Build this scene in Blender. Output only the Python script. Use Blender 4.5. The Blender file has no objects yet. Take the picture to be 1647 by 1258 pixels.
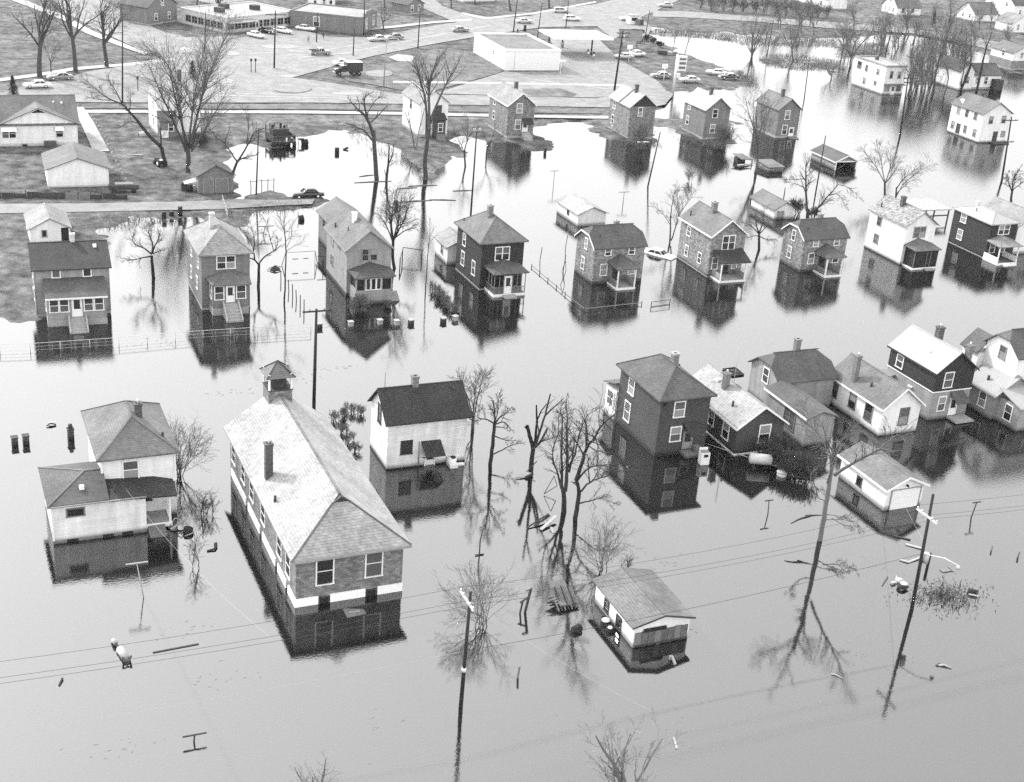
import bpy, math, random
import numpy as np
from mathutils import Vector, Matrix

S = bpy.context.scene
COL = S.collection
R = math.radians

# ------------------------------------------------------------------ camera, sky, sun, exposure
F_, PITCH, ROLL, YAW, HC = 2180.0, 0.4140, 0.0802, 0.4218, 60.0      # solved from the photograph (pixels of 1647 x 1258)
cyw, syw = math.cos(YAW), math.sin(YAW)
def c2w(v): return np.array([cyw*v[0]+syw*v[1], -syw*v[0]+cyw*v[1], v[2]])
fw = np.array([0, math.cos(PITCH), -math.sin(PITCH)]); up = np.array([0, math.sin(PITCH), math.cos(PITCH)]); rt = np.array([1., 0, 0])
R2 = math.cos(ROLL)*rt + math.sin(ROLL)*up
U2 = -math.sin(ROLL)*rt + math.cos(ROLL)*up
Rw, Uw, Fw = c2w(R2), c2w(U2), c2w(fw)
cam = bpy.data.cameras.new('camera'); camo = bpy.data.objects.new('camera', cam); COL.objects.link(camo)
camo.matrix_world = Matrix(((Rw[0], Uw[0], -Fw[0], 0), (Rw[1], Uw[1], -Fw[1], 0), (Rw[2], Uw[2], -Fw[2], HC), (0, 0, 0, 1)))
cam.sensor_width = 36; cam.lens = 36*F_/1647; cam.clip_start = 1; cam.clip_end = 4000
S.camera = camo

SUN_EL, SUN_AZ = R(35), R(-27)          # azimuth measured from +Y towards +X: the sun stands behind the town, a little to the left
W = bpy.data.worlds.new('World'); S.world = W; W.use_nodes = True
nt = W.node_tree; nt.nodes.clear()
sky = nt.nodes.new('ShaderNodeTexSky'); sky.sky_type = 'NISHITA'; sky.sun_disc = False
sky.sun_elevation = SUN_EL; sky.sun_rotation = SUN_AZ; sky.air_density = 3.5; sky.dust_density = 0.4; sky.ozone_density = 1.0; sky.altitude = 0
bw = nt.nodes.new('ShaderNodeRGBToBW'); bg = nt.nodes.new('ShaderNodeBackground'); wo = nt.nodes.new('ShaderNodeOutputWorld')
bg.inputs['Strength'].default_value = 0.15
nt.links.new(sky.outputs[0], bw.inputs[0]); nt.links.new(bw.outputs[0], bg.inputs[0]); nt.links.new(bg.outputs[0], wo.inputs[0])
sl = bpy.data.lights.new('sun', 'SUN'); sl.energy = 1.3; sl.angle = R(4.0); sl.color = (1, 1, 1)
so = bpy.data.objects.new('sun', sl); COL.objects.link(so)
sd = Vector((math.sin(SUN_AZ)*math.cos(SUN_EL), math.cos(SUN_AZ)*math.cos(SUN_EL), math.sin(SUN_EL)))
so.rotation_euler = sd.to_track_quat('Z', 'Y').to_euler()
S.view_settings.view_transform = 'Standard'; S.view_settings.look = 'None'; S.view_settings.gamma = 1
S.view_settings.use_curve_mapping = False; S.view_settings.exposure = 2.2
S.render.engine = 'CYCLES'
S.cycles.max_bounces = 6; S.cycles.diffuse_bounces = 2; S.cycles.glossy_bounces = 3; S.cycles.transmission_bounces = 2; S.cycles.volume_bounces = 0
S.cycles.use_denoising = False
S.cycles.caustics_reflective = False; S.cycles.caustics_refractive = False
HAZE_DENSITY = 0.00004

# ------------------------------------------------------------------ survey helpers: ground points found from the photograph
C0 = np.array([0, 0, HC])
def ray(px, py): return Fw*F_ + Rw*(px-823.5) - Uw*(py-629.0)
def at(px, py, z=0.0):
    d = ray(px, py); t = (z-HC)/d[2]; return Vector((d[0]*t, d[1]*t, z))
FH = np.array([Fw[0], Fw[1], 0]); FH /= np.linalg.norm(FH)
def upright(base, px, py):            # the point of the vertical plane through base, facing the camera, seen at a pixel
    d = ray(px, py); b = np.array(base); t = ((b-C0) @ FH)/(d @ FH); return Vector(C0 + d*t)

# ------------------------------------------------------------------ materials (a black and white photograph: everything is grey)
MATS = {}
def mat(name, a, var=.15, scale=1.5, rough=.85, kind=None, period=.25, depth=.3, bump=.15, spec=.3, contrast=.25, metal=0., var2=0., wet=True):
    if name in MATS: return MATS[name]
    m = bpy.data.materials.new(name); m.use_nodes = True; n = m.node_tree; N = n.nodes; L = n.links
    b = N['Principled BSDF']; b.inputs['Roughness'].default_value = rough; b.inputs['Specular IOR Level'].default_value = spec; b.inputs['Metallic'].default_value = metal
    tc = N.new('ShaderNodeTexCoord'); oi = N.new('ShaderNodeObjectInfo')
    no = N.new('ShaderNodeTexNoise'); no.noise_dimensions = '4D'; no.inputs['Scale'].default_value = scale; no.inputs['Detail'].default_value = 6; no.inputs['Roughness'].default_value = .7
    mw = N.new('ShaderNodeMath'); mw.operation = 'MULTIPLY'; mw.inputs[1].default_value = 40
    L.new(oi.outputs['Random'], mw.inputs[0]); L.new(mw.outputs[0], no.inputs['W']); L.new(tc.outputs['Object'], no.inputs['Vector'])
    mr = N.new('ShaderNodeMapRange'); mr.inputs[1].default_value = .25; mr.inputs[2].default_value = .75; mr.inputs[3].default_value = a*(1-var); mr.inputs[4].default_value = a*(1+var)
    mr.clamp = False
    L.new(no.outputs[0], mr.inputs[0]); val = mr.outputs[0]; height = no.outputs[0]
    if kind:
        sx = N.new('ShaderNodeSeparateXYZ'); L.new(tc.outputs['Object'], sx.inputs[0])
        ad = N.new('ShaderNodeMath'); ad.operation = 'ADD'; L.new(sx.outputs[0], ad.inputs[0]); L.new(sx.outputs[1], ad.inputs[1])
        cb = N.new('ShaderNodeCombineXYZ'); L.new(ad.outputs[0], cb.inputs[0]); L.new(sx.outputs[2], cb.inputs[1])
        lo = 1-contrast; hi = 1+contrast
        if kind in ('siding', 'shingle'):            # courses: a shadow line under each board or shingle row, mottled along the row
            dv = N.new('ShaderNodeMath'); dv.operation = 'DIVIDE'; dv.inputs[1].default_value = period; ge = N.new('ShaderNodeNewGeometry'); sn = N.new('ShaderNodeSeparateXYZ'); L.new(ge.outputs['True Normal'], sn.inputs[0]); n1 = N.new('ShaderNodeMath'); n1.operation = 'MULTIPLY'; L.new(sn.outputs[2], n1.inputs[0]); L.new(sn.outputs[2], n1.inputs[1]); n2_ = N.new('ShaderNodeMath'); n2_.operation = 'SUBTRACT'; n2_.inputs[0].default_value = 1.02; L.new(n1.outputs[0], n2_.inputs[1]); n3 = N.new('ShaderNodeMath'); n3.operation = 'SQRT'; L.new(n2_.outputs[0], n3.inputs[0]); n4 = N.new('ShaderNodeMath'); n4.operation = 'DIVIDE'; L.new(sx.outputs[2], n4.inputs[0]); L.new(n3.outputs[0], n4.inputs[1]); L.new(n4.outputs[0], dv.inputs[0])
            fc = N.new('ShaderNodeMath'); fc.operation = 'FRACT'; L.new(dv.outputs[0], fc.inputs[0])
            ln = N.new('ShaderNodeMapRange'); ln.inputs[1].default_value = 0; ln.inputs[2].default_value = .3 if kind == 'shingle' else .18; ln.inputs[3].default_value = .6; ln.inputs[4].default_value = 1; L.new(fc.outputs[0], ln.inputs[0])
            fl = N.new('ShaderNodeMath'); fl.operation = 'FLOOR'; L.new(dv.outputs[0], fl.inputs[0])
            sc = N.new('ShaderNodeMath'); sc.operation = 'MULTIPLY'; sc.inputs[1].default_value = 2.2 if kind == 'shingle' else .12; L.new(ad.outputs[0], sc.inputs[0])
            c2 = N.new('ShaderNodeCombineXYZ'); L.new(sc.outputs[0], c2.inputs[0]); L.new(fl.outputs[0], c2.inputs[1])
            wn = N.new('ShaderNodeTexNoise'); wn.inputs['Scale'].default_value = 1.37; wn.inputs['Detail'].default_value = 1; L.new(c2.outputs[0], wn.inputs['Vector'])
            rm = N.new('ShaderNodeMapRange'); rm.inputs[1].default_value = .3; rm.inputs[2].default_value = .7; rm.inputs[3].default_value = lo; rm.inputs[4].default_value = hi; L.new(wn.outputs[0], rm.inputs[0])
            m0 = N.new('ShaderNodeMath'); m0.operation = 'MULTIPLY'; L.new(rm.outputs[0], m0.inputs[0]); L.new(ln.outputs[0], m0.inputs[1])
            mu = N.new('ShaderNodeMath'); mu.operation = 'MULTIPLY'; L.new(val, mu.inputs[0]); L.new(m0.outputs[0], mu.inputs[1]); val = mu.outputs[0]
            hm = N.new('ShaderNodeMath'); hm.operation = 'MULTIPLY_ADD'; hm.inputs[1].default_value = -.8; L.new(fc.outputs[0], hm.inputs[0]); L.new(no.outputs[0], hm.inputs[2]); height = hm.outputs[0]
        else:
            br = N.new('ShaderNodeTexBrick'); L.new(cb.outputs[0], br.inputs['Vector'])
            br.inputs['Scale'].default_value = 1.0; br.inputs['Row Height'].default_value = period; br.inputs['Mortar Smooth'].default_value = .3
            br.inputs['Color1'].default_value = (lo, lo, lo, 1); br.inputs['Color2'].default_value = (hi, hi, hi, 1)
            if kind == 'stone': br.inputs['Brick Width'].default_value = .42; br.inputs['Mortar Size'].default_value = period*.09; k = .6
            else: br.inputs['Brick Width'].default_value = .24; br.inputs['Mortar Size'].default_value = period*.1; k = 1.25
            br.inputs['Mortar'].default_value = (k, k, k, 1)
            mu = N.new('ShaderNodeMath'); mu.operation = 'MULTIPLY'; L.new(val, mu.inputs[0]); L.new(br.outputs['Color'], mu.inputs[1]); val = mu.outputs[0]
            hm = N.new('ShaderNodeMath'); hm.operation = 'MULTIPLY_ADD'; hm.inputs[1].default_value = -1.0
            L.new(br.outputs['Fac'], hm.inputs[0]); L.new(no.outputs[0], hm.inputs[2]); height = hm.outputs[0]
    if var2:
        n2 = N.new('ShaderNodeTexNoise'); n2.inputs['Scale'].default_value = .35; n2.inputs['Detail'].default_value = 3
        if kind in ('siding', 'stone', 'brick'):      # rain streaks run down the walls
            mp = N.new('ShaderNodeMapping'); mp.inputs['Scale'].default_value = (4.5, 4.5, .7); L.new(tc.outputs['Object'], mp.inputs[0]); L.new(mp.outputs[0], n2.inputs['Vector']); var2 *= 1.5
        else: L.new(tc.outputs['Object'], n2.inputs['Vector'])
        m2 = N.new('ShaderNodeMapRange'); m2.inputs[1].default_value = .3; m2.inputs[2].default_value = .7; m2.inputs[3].default_value = 1-var2; m2.inputs[4].default_value = 1+var2
        L.new(n2.outputs[0], m2.inputs[0]); mu = N.new('ShaderNodeMath'); mu.operation = 'MULTIPLY'; L.new(val, mu.inputs[0]); L.new(m2.outputs[0], mu.inputs[1]); val = mu.outputs[0]
    if kind and wet:
        sz = N.new('ShaderNodeSeparateXYZ'); gp = N.new('ShaderNodeNewGeometry'); L.new(gp.outputs['Position'], sz.inputs[0])
        jz = N.new('ShaderNodeMath'); jz.operation = 'MULTIPLY_ADD'; jz.inputs[1].default_value = -.35; L.new(no.outputs[0], jz.inputs[0]); L.new(sz.outputs[2], jz.inputs[2])
        tm = N.new('ShaderNodeMapRange'); tm.inputs[1].default_value = .0; tm.inputs[2].default_value = .42; tm.inputs[3].default_value = .32; tm.inputs[4].default_value = 1; L.new(jz.outputs[0], tm.inputs[0])
        mu = N.new('ShaderNodeMath'); mu.operation = 'MULTIPLY'; L.new(val, mu.inputs[0]); L.new(tm.outputs[0], mu.inputs[1]); val = mu.outputs[0]
    L.new(val, b.inputs['Base Color'])
    bp = N.new('ShaderNodeBump'); bp.inputs['Strength'].default_value = bump; bp.inputs['Distance'].default_value = .03
    L.new(height, bp.inputs['Height']); L.new(bp.outputs[0], b.inputs['Normal'])
    MATS[name] = m; return m

white = mat('white_siding', .58, .1, 1.2, kind='siding', period=.16, contrast=.03, var2=.06)
white2 = mat('white_paint', .58, .06, 3)
offw = mat('weathered_white_siding', .56, .12, 1.0, kind='siding', period=.18, contrast=.06, var2=.1)
lgrey = mat('light_grey_siding', .21, .14, 1.2, kind='siding', period=.2, contrast=.07, var2=.1)
mgrey = mat('mid_grey_siding', .13, .15, 1.2, kind='siding', period=.2, contrast=.08, var2=.1)
dgrey = mat('dark_shingle_siding', .046, .2, 2, kind='shingle', period=.2, contrast=.15, var2=.12)
dgrey2 = mat('dark_brown_siding', .022, .2, 2, kind='shingle', period=.2, contrast=.12, var2=.1)
insul = mat('mottled_stone_pattern_siding', .17, .25, 3, kind='stone', period=.22, contrast=.42, var2=.1)
insul2 = mat('grey_brick_pattern_siding', .15, .22, 3, kind='stone', period=.2, contrast=.35, var2=.12)
brickm = mat('brick', .12, .25, 5, kind='brick', period=.09, contrast=.25, var2=.1)
brickl = mat('pale_brick', .38, .25, 5, kind='brick', period=.09, contrast=.2)
brickd = mat('sooty_brick', .06, .35, 5, kind='brick', period=.09, contrast=.3)
concrete = mat('concrete', .24, .2, 1.5, var2=.1)
concrete_w = mat('whitewashed_concrete', .7, .07, 2)
rDark = mat('dark_roof_shingles', .026, .25, 2.5, kind='shingle', period=.22, contrast=.25, var2=.25)
rMid = mat('grey_roof_shingles', .1, .22, 2.5, kind='shingle', period=.22, contrast=.18, var2=.22)
rMid2 = mat('mid_roof_shingles', .062, .22, 2.5, kind='shingle', period=.22, contrast=.2, var2=.22)
rLight = mat('light_roof_shingles', .17, .25, 2.5, kind='shingle', period=.24, contrast=.22, var2=.2)
rPale = mat('pale_roof_shingles', .23, .35, 2.5, kind='shingle', period=.24, contrast=.16, var2=.18)
rWhite = mat('white_roof_coating', .26, .08, 2, kind='shingle', period=.24, contrast=.05)
rSpeck = mat('speckled_roof_shingles', .17, .4, 3, kind='shingle', period=.24, contrast=.6)
glass = mat('window_glass', .015, .3, 3, rough=.08, spec=.5, bump=.01)
glass2 = mat('window_glass_with_shade', .2, .15, 3, rough=.25, spec=.5, bump=.01)
glass3 = mat('window_glass_with_curtain', .07, .3, 6, rough=.15, spec=.5, bump=.01)
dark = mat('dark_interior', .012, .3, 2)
wood = mat('weathered_wood', .13, .35, 4)
woodl = mat('pale_board', .25, .2, 4)
armw = mat('pale_crossarm', .4, .2, 4)
woodd = mat('dark_wood', .035, .35, 4)
creo = mat('creosoted_pole_wood', .022, .35, 5)
bark = mat('bark', .045, .4, 6, bump=.4)
barkd = mat('dark_bark', .022, .4, 6, bump=.4)
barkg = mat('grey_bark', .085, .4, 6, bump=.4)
barkl = mat('pale_stripped_bark', .11, .25, 6, bump=.3)
twig = mat('twigs', .05, .35, 3)
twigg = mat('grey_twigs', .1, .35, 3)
twigl = mat('pale_twigs', .2, .2, 3)
conif = mat('conifer_needles', .02, .4, 5)
metal = mat('galvanised_metal', .35, .15, 3, rough=.45, spec=.5)
wire = mat('dark_wire', .04, .2, 3)
wirel = mat('pale_wire', .3, .1, 3)
rubber = mat('tyre_rubber', .02, .2, 5)
chrome = mat('chrome', .6, .1, 3, rough=.25, spec=.6, metal=.6)
cWhite = mat('white_car_paint', .65, .04, 2, rough=.3, spec=.5, bump=.02)
cGrey = mat('grey_car_paint', .16, .1, 2, rough=.3, spec=.5, bump=.02)
cLight = mat('light_car_paint', .38, .1, 2, rough=.3, spec=.5, bump=.02)
cDark = mat('dark_car_paint', .025, .2, 2, rough=.3, spec=.5, bump=.02)
black = mat('black_paint', .012, .2, 3)
cloth1 = mat('dark_clothing', .03, .2, 8)
skinm = mat('skin', .3, .1, 8)
paving = mat('pale_paving', .145, .3, .8, var2=.18, bump=.05)
gravel = mat('gravel_lane', .15, .22, .8, var2=.15, bump=.1)
walkm = mat('concrete_walk', .26, .08, 1, bump=.05)
blacktop = mat('worn_asphalt', .2, .2, .6, var2=.15)

# ------------------------------------------------------------------ mesh tools
class MB:
    def __init__(s): s.v = []; s.f = []; s.sm = []
    def poly(s, pts, faces, smooth=False):
        b = len(s.v); s.v += [tuple(p) for p in pts]; s.f += [tuple(b+i for i in f) for f in faces]; s.sm += [smooth]*len(faces); return s
    def box(s, x0, x1, y0, y1, z0, z1):
        return s.poly([(x0,y0,z0),(x1,y0,z0),(x1,y1,z0),(x0,y1,z0),(x0,y0,z1),(x1,y0,z1),(x1,y1,z1),(x0,y1,z1)],
            [(3,2,1,0),(4,5,6,7),(0,1,5,4),(1,2,6,5),(2,3,7,6),(3,0,4,7)])
    def ext(s, pts, vec):               # a polygon pushed along vec into a solid
        n = len(pts); a = [Vector(p) for p in pts]; v = Vector(vec); b = [p+v for p in a]
        nrm = Vector((0,0,0))
        for i in range(n): nrm += a[i].cross(a[(i+1) % n])
        fl = nrm.dot(v) > 0
        F = [tuple(range(n)), tuple(range(2*n-1, n-1, -1))] + [(i, n+i, n+(i+1) % n, (i+1) % n) for i in range(n)]
        if fl: F = [tuple(reversed(f)) for f in F]
        return s.poly([tuple(p) for p in a+b], F)
    def slab(s, pts, t=.12): return s.ext(pts, (0, 0, -t))
    def bar(s, p, q, w, h=None):        # square bar between two points
        h = h or w; p = Vector(p); q = Vector(q); d = (q-p).normalized()
        a = d.cross(Vector((0,0,1)));  a = a.normalized() if a.length > 1e-3 else Vector((1,0,0)); b = d.cross(a).normalized()
        a *= w/2; b *= h/2
        return s.poly([p-a-b, p+a-b, p+a+b, p-a+b, q-a-b, q+a-b, q+a+b, q-a+b], [(3,2,1,0),(4,5,6,7),(0,1,5,4),(1,2,6,5),(2,3,7,6),(3,0,4,7)])
    def tube(s, pts, rad, n=6, cap=True):
        pts = [Vector(p) for p in pts]; k = len(pts)
        if not hasattr(rad, '__len__'): rad = [rad]*k
        d0 = (pts[-1]-pts[0]).normalized(); a = d0.cross(Vector((0,1,0)) if abs(d0.y) < .9 else Vector((1,0,0))).normalized()
        V = []; F = []
        for i, p in enumerate(pts):
            d = (pts[min(i+1, k-1)]-pts[max(i-1, 0)]).normalized()
            b = d.cross(a).normalized(); aa = b.cross(d)
            for j in range(n):
                t = 2*math.pi*j/n; V.append(p + (aa*math.cos(t)+b*math.sin(t))*rad[i])
        for i in range(k-1):
            for j in range(n): F.append((i*n+j, i*n+(j+1) % n, (i+1)*n+(j+1) % n, (i+1)*n+j))
        if cap: F += [tuple(range(n-1, -1, -1)), tuple(range((k-1)*n, k*n))]
        return s.poly(V, F, True)
    def mesh(s, name, m):
        me = bpy.data.meshes.new(name); me.from_pydata(s.v, [], s.f); me.materials.append(m)
        me.polygons.foreach_set('use_smooth', s.sm); me.update(); return me
    def build(s, name, m, parent=None, loc=(0,0,0), rot=0):
        return link(name, s.mesh(name, m), parent, loc, rot)
def link(name, me, parent=None, loc=(0,0,0), rot=0):
    o = bpy.data.objects.new(name, me); COL.objects.link(o); o.location = loc; o.rotation_euler = (0, 0, rot)
    if parent: o.parent = parent
    return o
def tag(o, label=None, cat=None, group=None, kind=None):
    if label: o['label'] = label
    if cat: o['category'] = cat
    if group: o['group'] = group
    if kind: o['kind'] = kind
    return o
def thing(name, label, cat, loc=(0,0,0), rot=0, group=None):
    return tag(link(name, None, None, loc, rot), label, cat, group)
CACHE = {}
def shared(key, fn):
    if key not in CACHE: CACHE[key] = fn()
    return CACHE[key]

rng = random.Random(7)
# ------------------------------------------------------------------ water
def make_water():
    m = bpy.data.materials.new('flood_water'); m.use_nodes = True; N = m.node_tree.nodes; L = m.node_tree.links; N.clear()
    out = N.new('ShaderNodeOutputMaterial'); mix = N.new('ShaderNodeMixShader'); df = N.new('ShaderNodeBsdfDiffuse'); gl = N.new('ShaderNodeBsdfAnisotropic')
    geo = N.new('ShaderNodeNewGeometry'); fr = N.new('ShaderNodeFresnel'); fr.inputs['IOR'].default_value = WATER_IOR
    df.inputs['Color'].default_value = (WATER_MUD,)*3 + (1,); gl.inputs['Color'].default_value = (.62, .62, .62, 1)
    # silt clouds in the muddy water
    n0 = N.new('ShaderNodeTexNoise'); n0.inputs['Scale'].default_value = .06; n0.inputs['Detail'].default_value = 4; L.new(geo.outputs['Position'], n0.inputs['Vector'])
    r0 = N.new('ShaderNodeMapRange'); r0.inputs[1].default_value = .3; r0.inputs[2].default_value = .7; r0.inputs[3].default_value = WATER_MUD*.85; r0.inputs[4].default_value = WATER_MUD*1.15
    L.new(n0.outputs[0], r0.inputs[0]); L.new(r0.outputs[0], df.inputs['Color'])
    # wind: ripples are stronger towards the open river side and in the foreground
    wn = N.new('ShaderNodeTexNoise'); wn.inputs['Scale'].default_value = .018; wn.inputs['Detail'].default_value = 3; L.new(geo.outputs['Position'], wn.inputs['Vector'])
    sx = N.new('ShaderNodeSeparateXYZ'); L.new(geo.outputs['Position'], sx.inputs[0])
    wx = N.new('ShaderNodeMapRange'); wx.inputs[1].default_value = 70; wx.inputs[2].default_value = 170; wx.inputs[3].default_value = 0; wx.inputs[4].default_value = .5; L.new(sx.outputs[0], wx.inputs[0])
    ws = N.new('ShaderNodeMapRange'); ws.inputs[1].default_value = .35; ws.inputs[2].default_value = .7; ws.inputs[3].default_value = .12; ws.inputs[4].default_value = 1.0; L.new(wn.outputs[0], ws.inputs[0])
    wa = N.new('ShaderNodeMath'); wa.operation = 'ADD'; L.new(wx.outputs[0], wa.inputs[0]); L.new(ws.outputs[0], wa.inputs[1])
    mp = N.new('ShaderNodeMapping'); mp.inputs['Rotation'].default_value = (0, 0, R(20)); mp.inputs['Scale'].default_value = (1.0, 1.7, 1); L.new(geo.outputs['Position'], mp.inputs[0])
    rp = N.new('ShaderNodeTexNoise'); rp.inputs['Scale'].default_value = 3.0; rp.inputs['Detail'].default_value = 3; rp.inputs['Roughness'].default_value = .55; L.new(mp.outputs[0], rp.inputs['Vector'])
    bp = N.new('ShaderNodeBump'); bp.inputs['Distance'].default_value = WATER_BUMP; L.new(rp.outputs[0], bp.inputs['Height']); L.new(wa.outputs[0], bp.inputs['Strength'])
    L.new(bp.outputs[0], gl.inputs['Normal']); L.new(bp.outputs[0], fr.inputs['Normal'])
    ro = N.new('ShaderNodeMath'); ro.operation = 'MULTIPLY'; ro.inputs[1].default_value = .09; L.new(wx.outputs[0], ro.inputs[0])
    ra = N.new('ShaderNodeMath'); ra.operation = 'ADD'; ra.inputs[1].default_value = .042; L.new(ro.outputs[0], ra.inputs[0]); L.new(ra.outputs[0], gl.inputs['Roughness'])
    L.new(fr.outputs[0], mix.inputs[0]); L.new(df.outputs[0], mix.inputs[1]); L.new(gl.outputs[0], mix.inputs[2]); L.new(mix.outputs[0], out.inputs[0])
    b = MB(); b.poly([(-900,-400,0),(1500,-400,0),(1500,1500,0),(-900,1500,0)], [(0,1,2,3)])
    tag(b.build('flood_water', m), kind='structure')
WATER_IOR, WATER_MUD, WATER_BUMP = 2.8, .010, .010
make_water()

# ------------------------------------------------------------------ land
def ring(px, z=0.0): return np.array([list(at(x, y, z))[:2] for x, y in px])
def sdist(P, poly):                       # signed distance (positive inside)
    d = np.full(len(P), 1e9); ins = np.zeros(len(P), bool); n = len(poly)
    for i in range(n):
        a = poly[i]; b = poly[(i+1) % n]; e = b-a; w = P-a
        t = np.clip((w@e)/max(e@e, 1e-9), 0, 1); d = np.minimum(d, np.hypot(*(w-t[:,None]*e).T))
        c = ((a[1] <= P[:,1]) & (b[1] > P[:,1])) | ((b[1] <= P[:,1]) & (a[1] > P[:,1]))
        s = e[0]*w[:,1]-e[1]*w[:,0]
        ins ^= c & ((s > 0) == (b[1] > a[1]))
    return np.where(ins, d, -d)
SHORE_A = [(-400,515),(0,507),(16,510),(29,515),(39,506),(55,510),(90,470),(150,400),(173,391),(152,387),(150,369),(165,366),(181,365),(181,357),(194,354),(223,351),(262,354),(278,356),(294,351),(330,349),
    (360,362),(388,363),(396,358),(396,344),(430,340),(479,339),(505,331),(512,322),(500,316),(463,317),(452,312),(429,307),(405,312),(395,318),(384,322),(374,300),(372,262),(367,240),(380,236),(400,237),(445,236),(470,224),(510,219),(523,219),(531,212),(552,213),(568,217),(583,216),(610,226),(636,237),
    (643,245),(655,262),(688,286),(702,285),(715,262),(722,248),(744,252),(746,244),(731,226),(735,212),(760,222),(790,228),(815,226),(830,230),(856,240),(871,239),(888,236),(875,226),(858,217),(860,195),(931,195),(947,202),(970,218),(1000,228),(1030,232),(1049,232),(1052,199),(1068,205),(1088,215),(1120,224),(1160,232),(1171,229),(1172,196),(1188,198),(1172,192),(1052,190),(1050,176),
    (1083,150),(1085,146),(1173,146),(1204,136),(1193,123),(1159,107),(1141,100),(1101,87),(1075,76),(1049,63),(1044,50),(1050,45),(1062,46),(1088,50),(1128,52),(1172,52),(1190,58),(1225,56),(1262,62),(1300,60),(1340,62),(1380,58),(1420,55),(1460,57),(1490,60),(1520,64),(1548,70),(1560,80),(1585,88),(1612,95),(1621,104),(1624,116),(1660,120),(2300,180),(2300,-160),(800,-190),(-500,-120)]
ISL = [[(1222,97),(1235,90),(1255,90),(1270,95),(1250,103),(1232,103)],[(1290,97),(1318,96),(1345,101),(1350,107),(1325,110),(1300,106)],
       [(1325,118),(1340,114),(1352,120),(1340,124)],
       [(1463,122),(1490,116),(1518,118),(1545,122),(1541,132),(1510,131),(1480,130)],
       [(1345,80),(1365,74),(1400,72),(1418,80),(1400,88),(1370,90)]]
def make_land():
    from mathutils import noise
    x0, x1, y0, y1, st = -160, 640, 120, 640, 1.0
    xs = np.arange(x0, x1+.1, st); ys = np.arange(y0, y1+.1, st); X, Y = np.meshgrid(xs, ys); P = np.stack([X.ravel(), Y.ravel()], 1)
    d = sdist(P, ring(SHORE_A))
    for k in ISL: d = np.maximum(d, sdist(P, ring(k)))
    rs = np.random.RandomState(3)
    def vn(sc):                            # smooth value noise on the grid
        gx, gy = int((x1-x0)/sc)+3, int((y1-y0)/sc)+3; g = rs.rand(gy, gx)
        fx = (P[:,0]-x0)/sc; fy = (P[:,1]-y0)/sc; ix = fx.astype(int); iy = fy.astype(int); tx = fx-ix; ty = fy-iy; tx = tx*tx*(3-2*tx); ty = ty*ty*(3-2*ty)
        return (g[iy,ix]*(1-tx)+g[iy,ix+1]*tx)*(1-ty)+(g[iy+1,ix]*(1-tx)+g[iy+1,ix+1]*tx)*ty
    dn = d + (vn(6)-.5)*3.2 + (vn(2.2)-.5)*2.4 + (vn(1.1)-.5)*1.6
    z = np.clip(dn*.075, -.4, .27) + (vn(9)-.5)*.08 + (vn(2.5)-.5)*.05
    keep = z > -.25
    n = len(xs); iy, ix = np.meshgrid(np.arange(len(ys)-1), np.arange(n-1), indexing='ij'); a = (iy*n+ix).ravel()
    q = np.stack([a, a+1, a+n+1, a+n], 1); q = q[keep[q].any(1)]
    used = np.unique(q); rm = np.full(len(P), -1); rm[used] = np.arange(len(used)); q = rm[q]
    V = np.column_stack([P, z])[used]
    me = bpy.data.meshes.new('ground'); me.vertices.add(len(V)); me.vertices.foreach_set('co', V.ravel()); me.loops.add(q.size); me.loops.foreach_set('vertex_index', q.ravel().astype(np.int32))
    me.polygons.add(len(q)); me.polygons.foreach_set('loop_start', np.arange(0, q.size, 4, dtype=np.int32)); me.polygons.foreach_set('use_smooth', np.ones(len(q), bool)); me.update(calc_edges=True)
    m = bpy.data.materials.new('winter_grass_and_mud'); m.use_nodes = True; N = m.node_tree.nodes; L = m.node_tree.links; b = N['Principled BSDF']; b.inputs['Roughness'].default_value = 1; b.inputs['Specular IOR Level'].default_value = .1
    tc = N.new('ShaderNodeTexCoord')
    def nz(sc, det, lo, hi, v0, v1):
        t = N.new('ShaderNodeTexNoise'); t.inputs['Scale'].default_value = sc; t.inputs['Detail'].default_value = det; t.inputs['Roughness'].default_value = .7; L.new(tc.outputs['Object'], t.inputs['Vector'])
        r = N.new('ShaderNodeMapRange'); r.inputs[1].default_value = lo; r.inputs[2].default_value = hi; r.inputs[3].default_value = v0; r.inputs[4].default_value = v1; L.new(t.outputs[0], r.inputs[0]); return r.outputs[0]
    v = nz(.05, 5, .3, .7, .62, 1.5)
    for o in (nz(.4, 6, .32, .68, .4, 1.8), nz(4, 3, .3, .7, .6, 1.5)):
        k = N.new('ShaderNodeMath'); k.operation = 'MULTIPLY'; L.new(v, k.inputs[0]); L.new(o, k.inputs[1]); v = k.outputs[0]
    k = N.new('ShaderNodeMath'); k.operation = 'MULTIPLY'; k.inputs[1].default_value = .064; L.new(v, k.inputs[0]); L.new(k.outputs[0], b.inputs['Base Color'])
    me.materials.append(m); tag(link('ground', me), kind='structure')
make_land()

def sheet(name, px, m, z, thick=0):
    pts = [at(x, y, z) for x, y in px]; b = MB()
    if thick: b.slab(pts, thick)
    else:
        n = Vector((0,0,0))
        for i in range(len(pts)): n += pts[i].cross(pts[(i+1) % len(pts)])
        f = tuple(range(len(pts))); b.poly(pts, [f if n.z > 0 else tuple(reversed(f))])
    return tag(b.build(name, m), kind='structure')
ZR = .40
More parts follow.
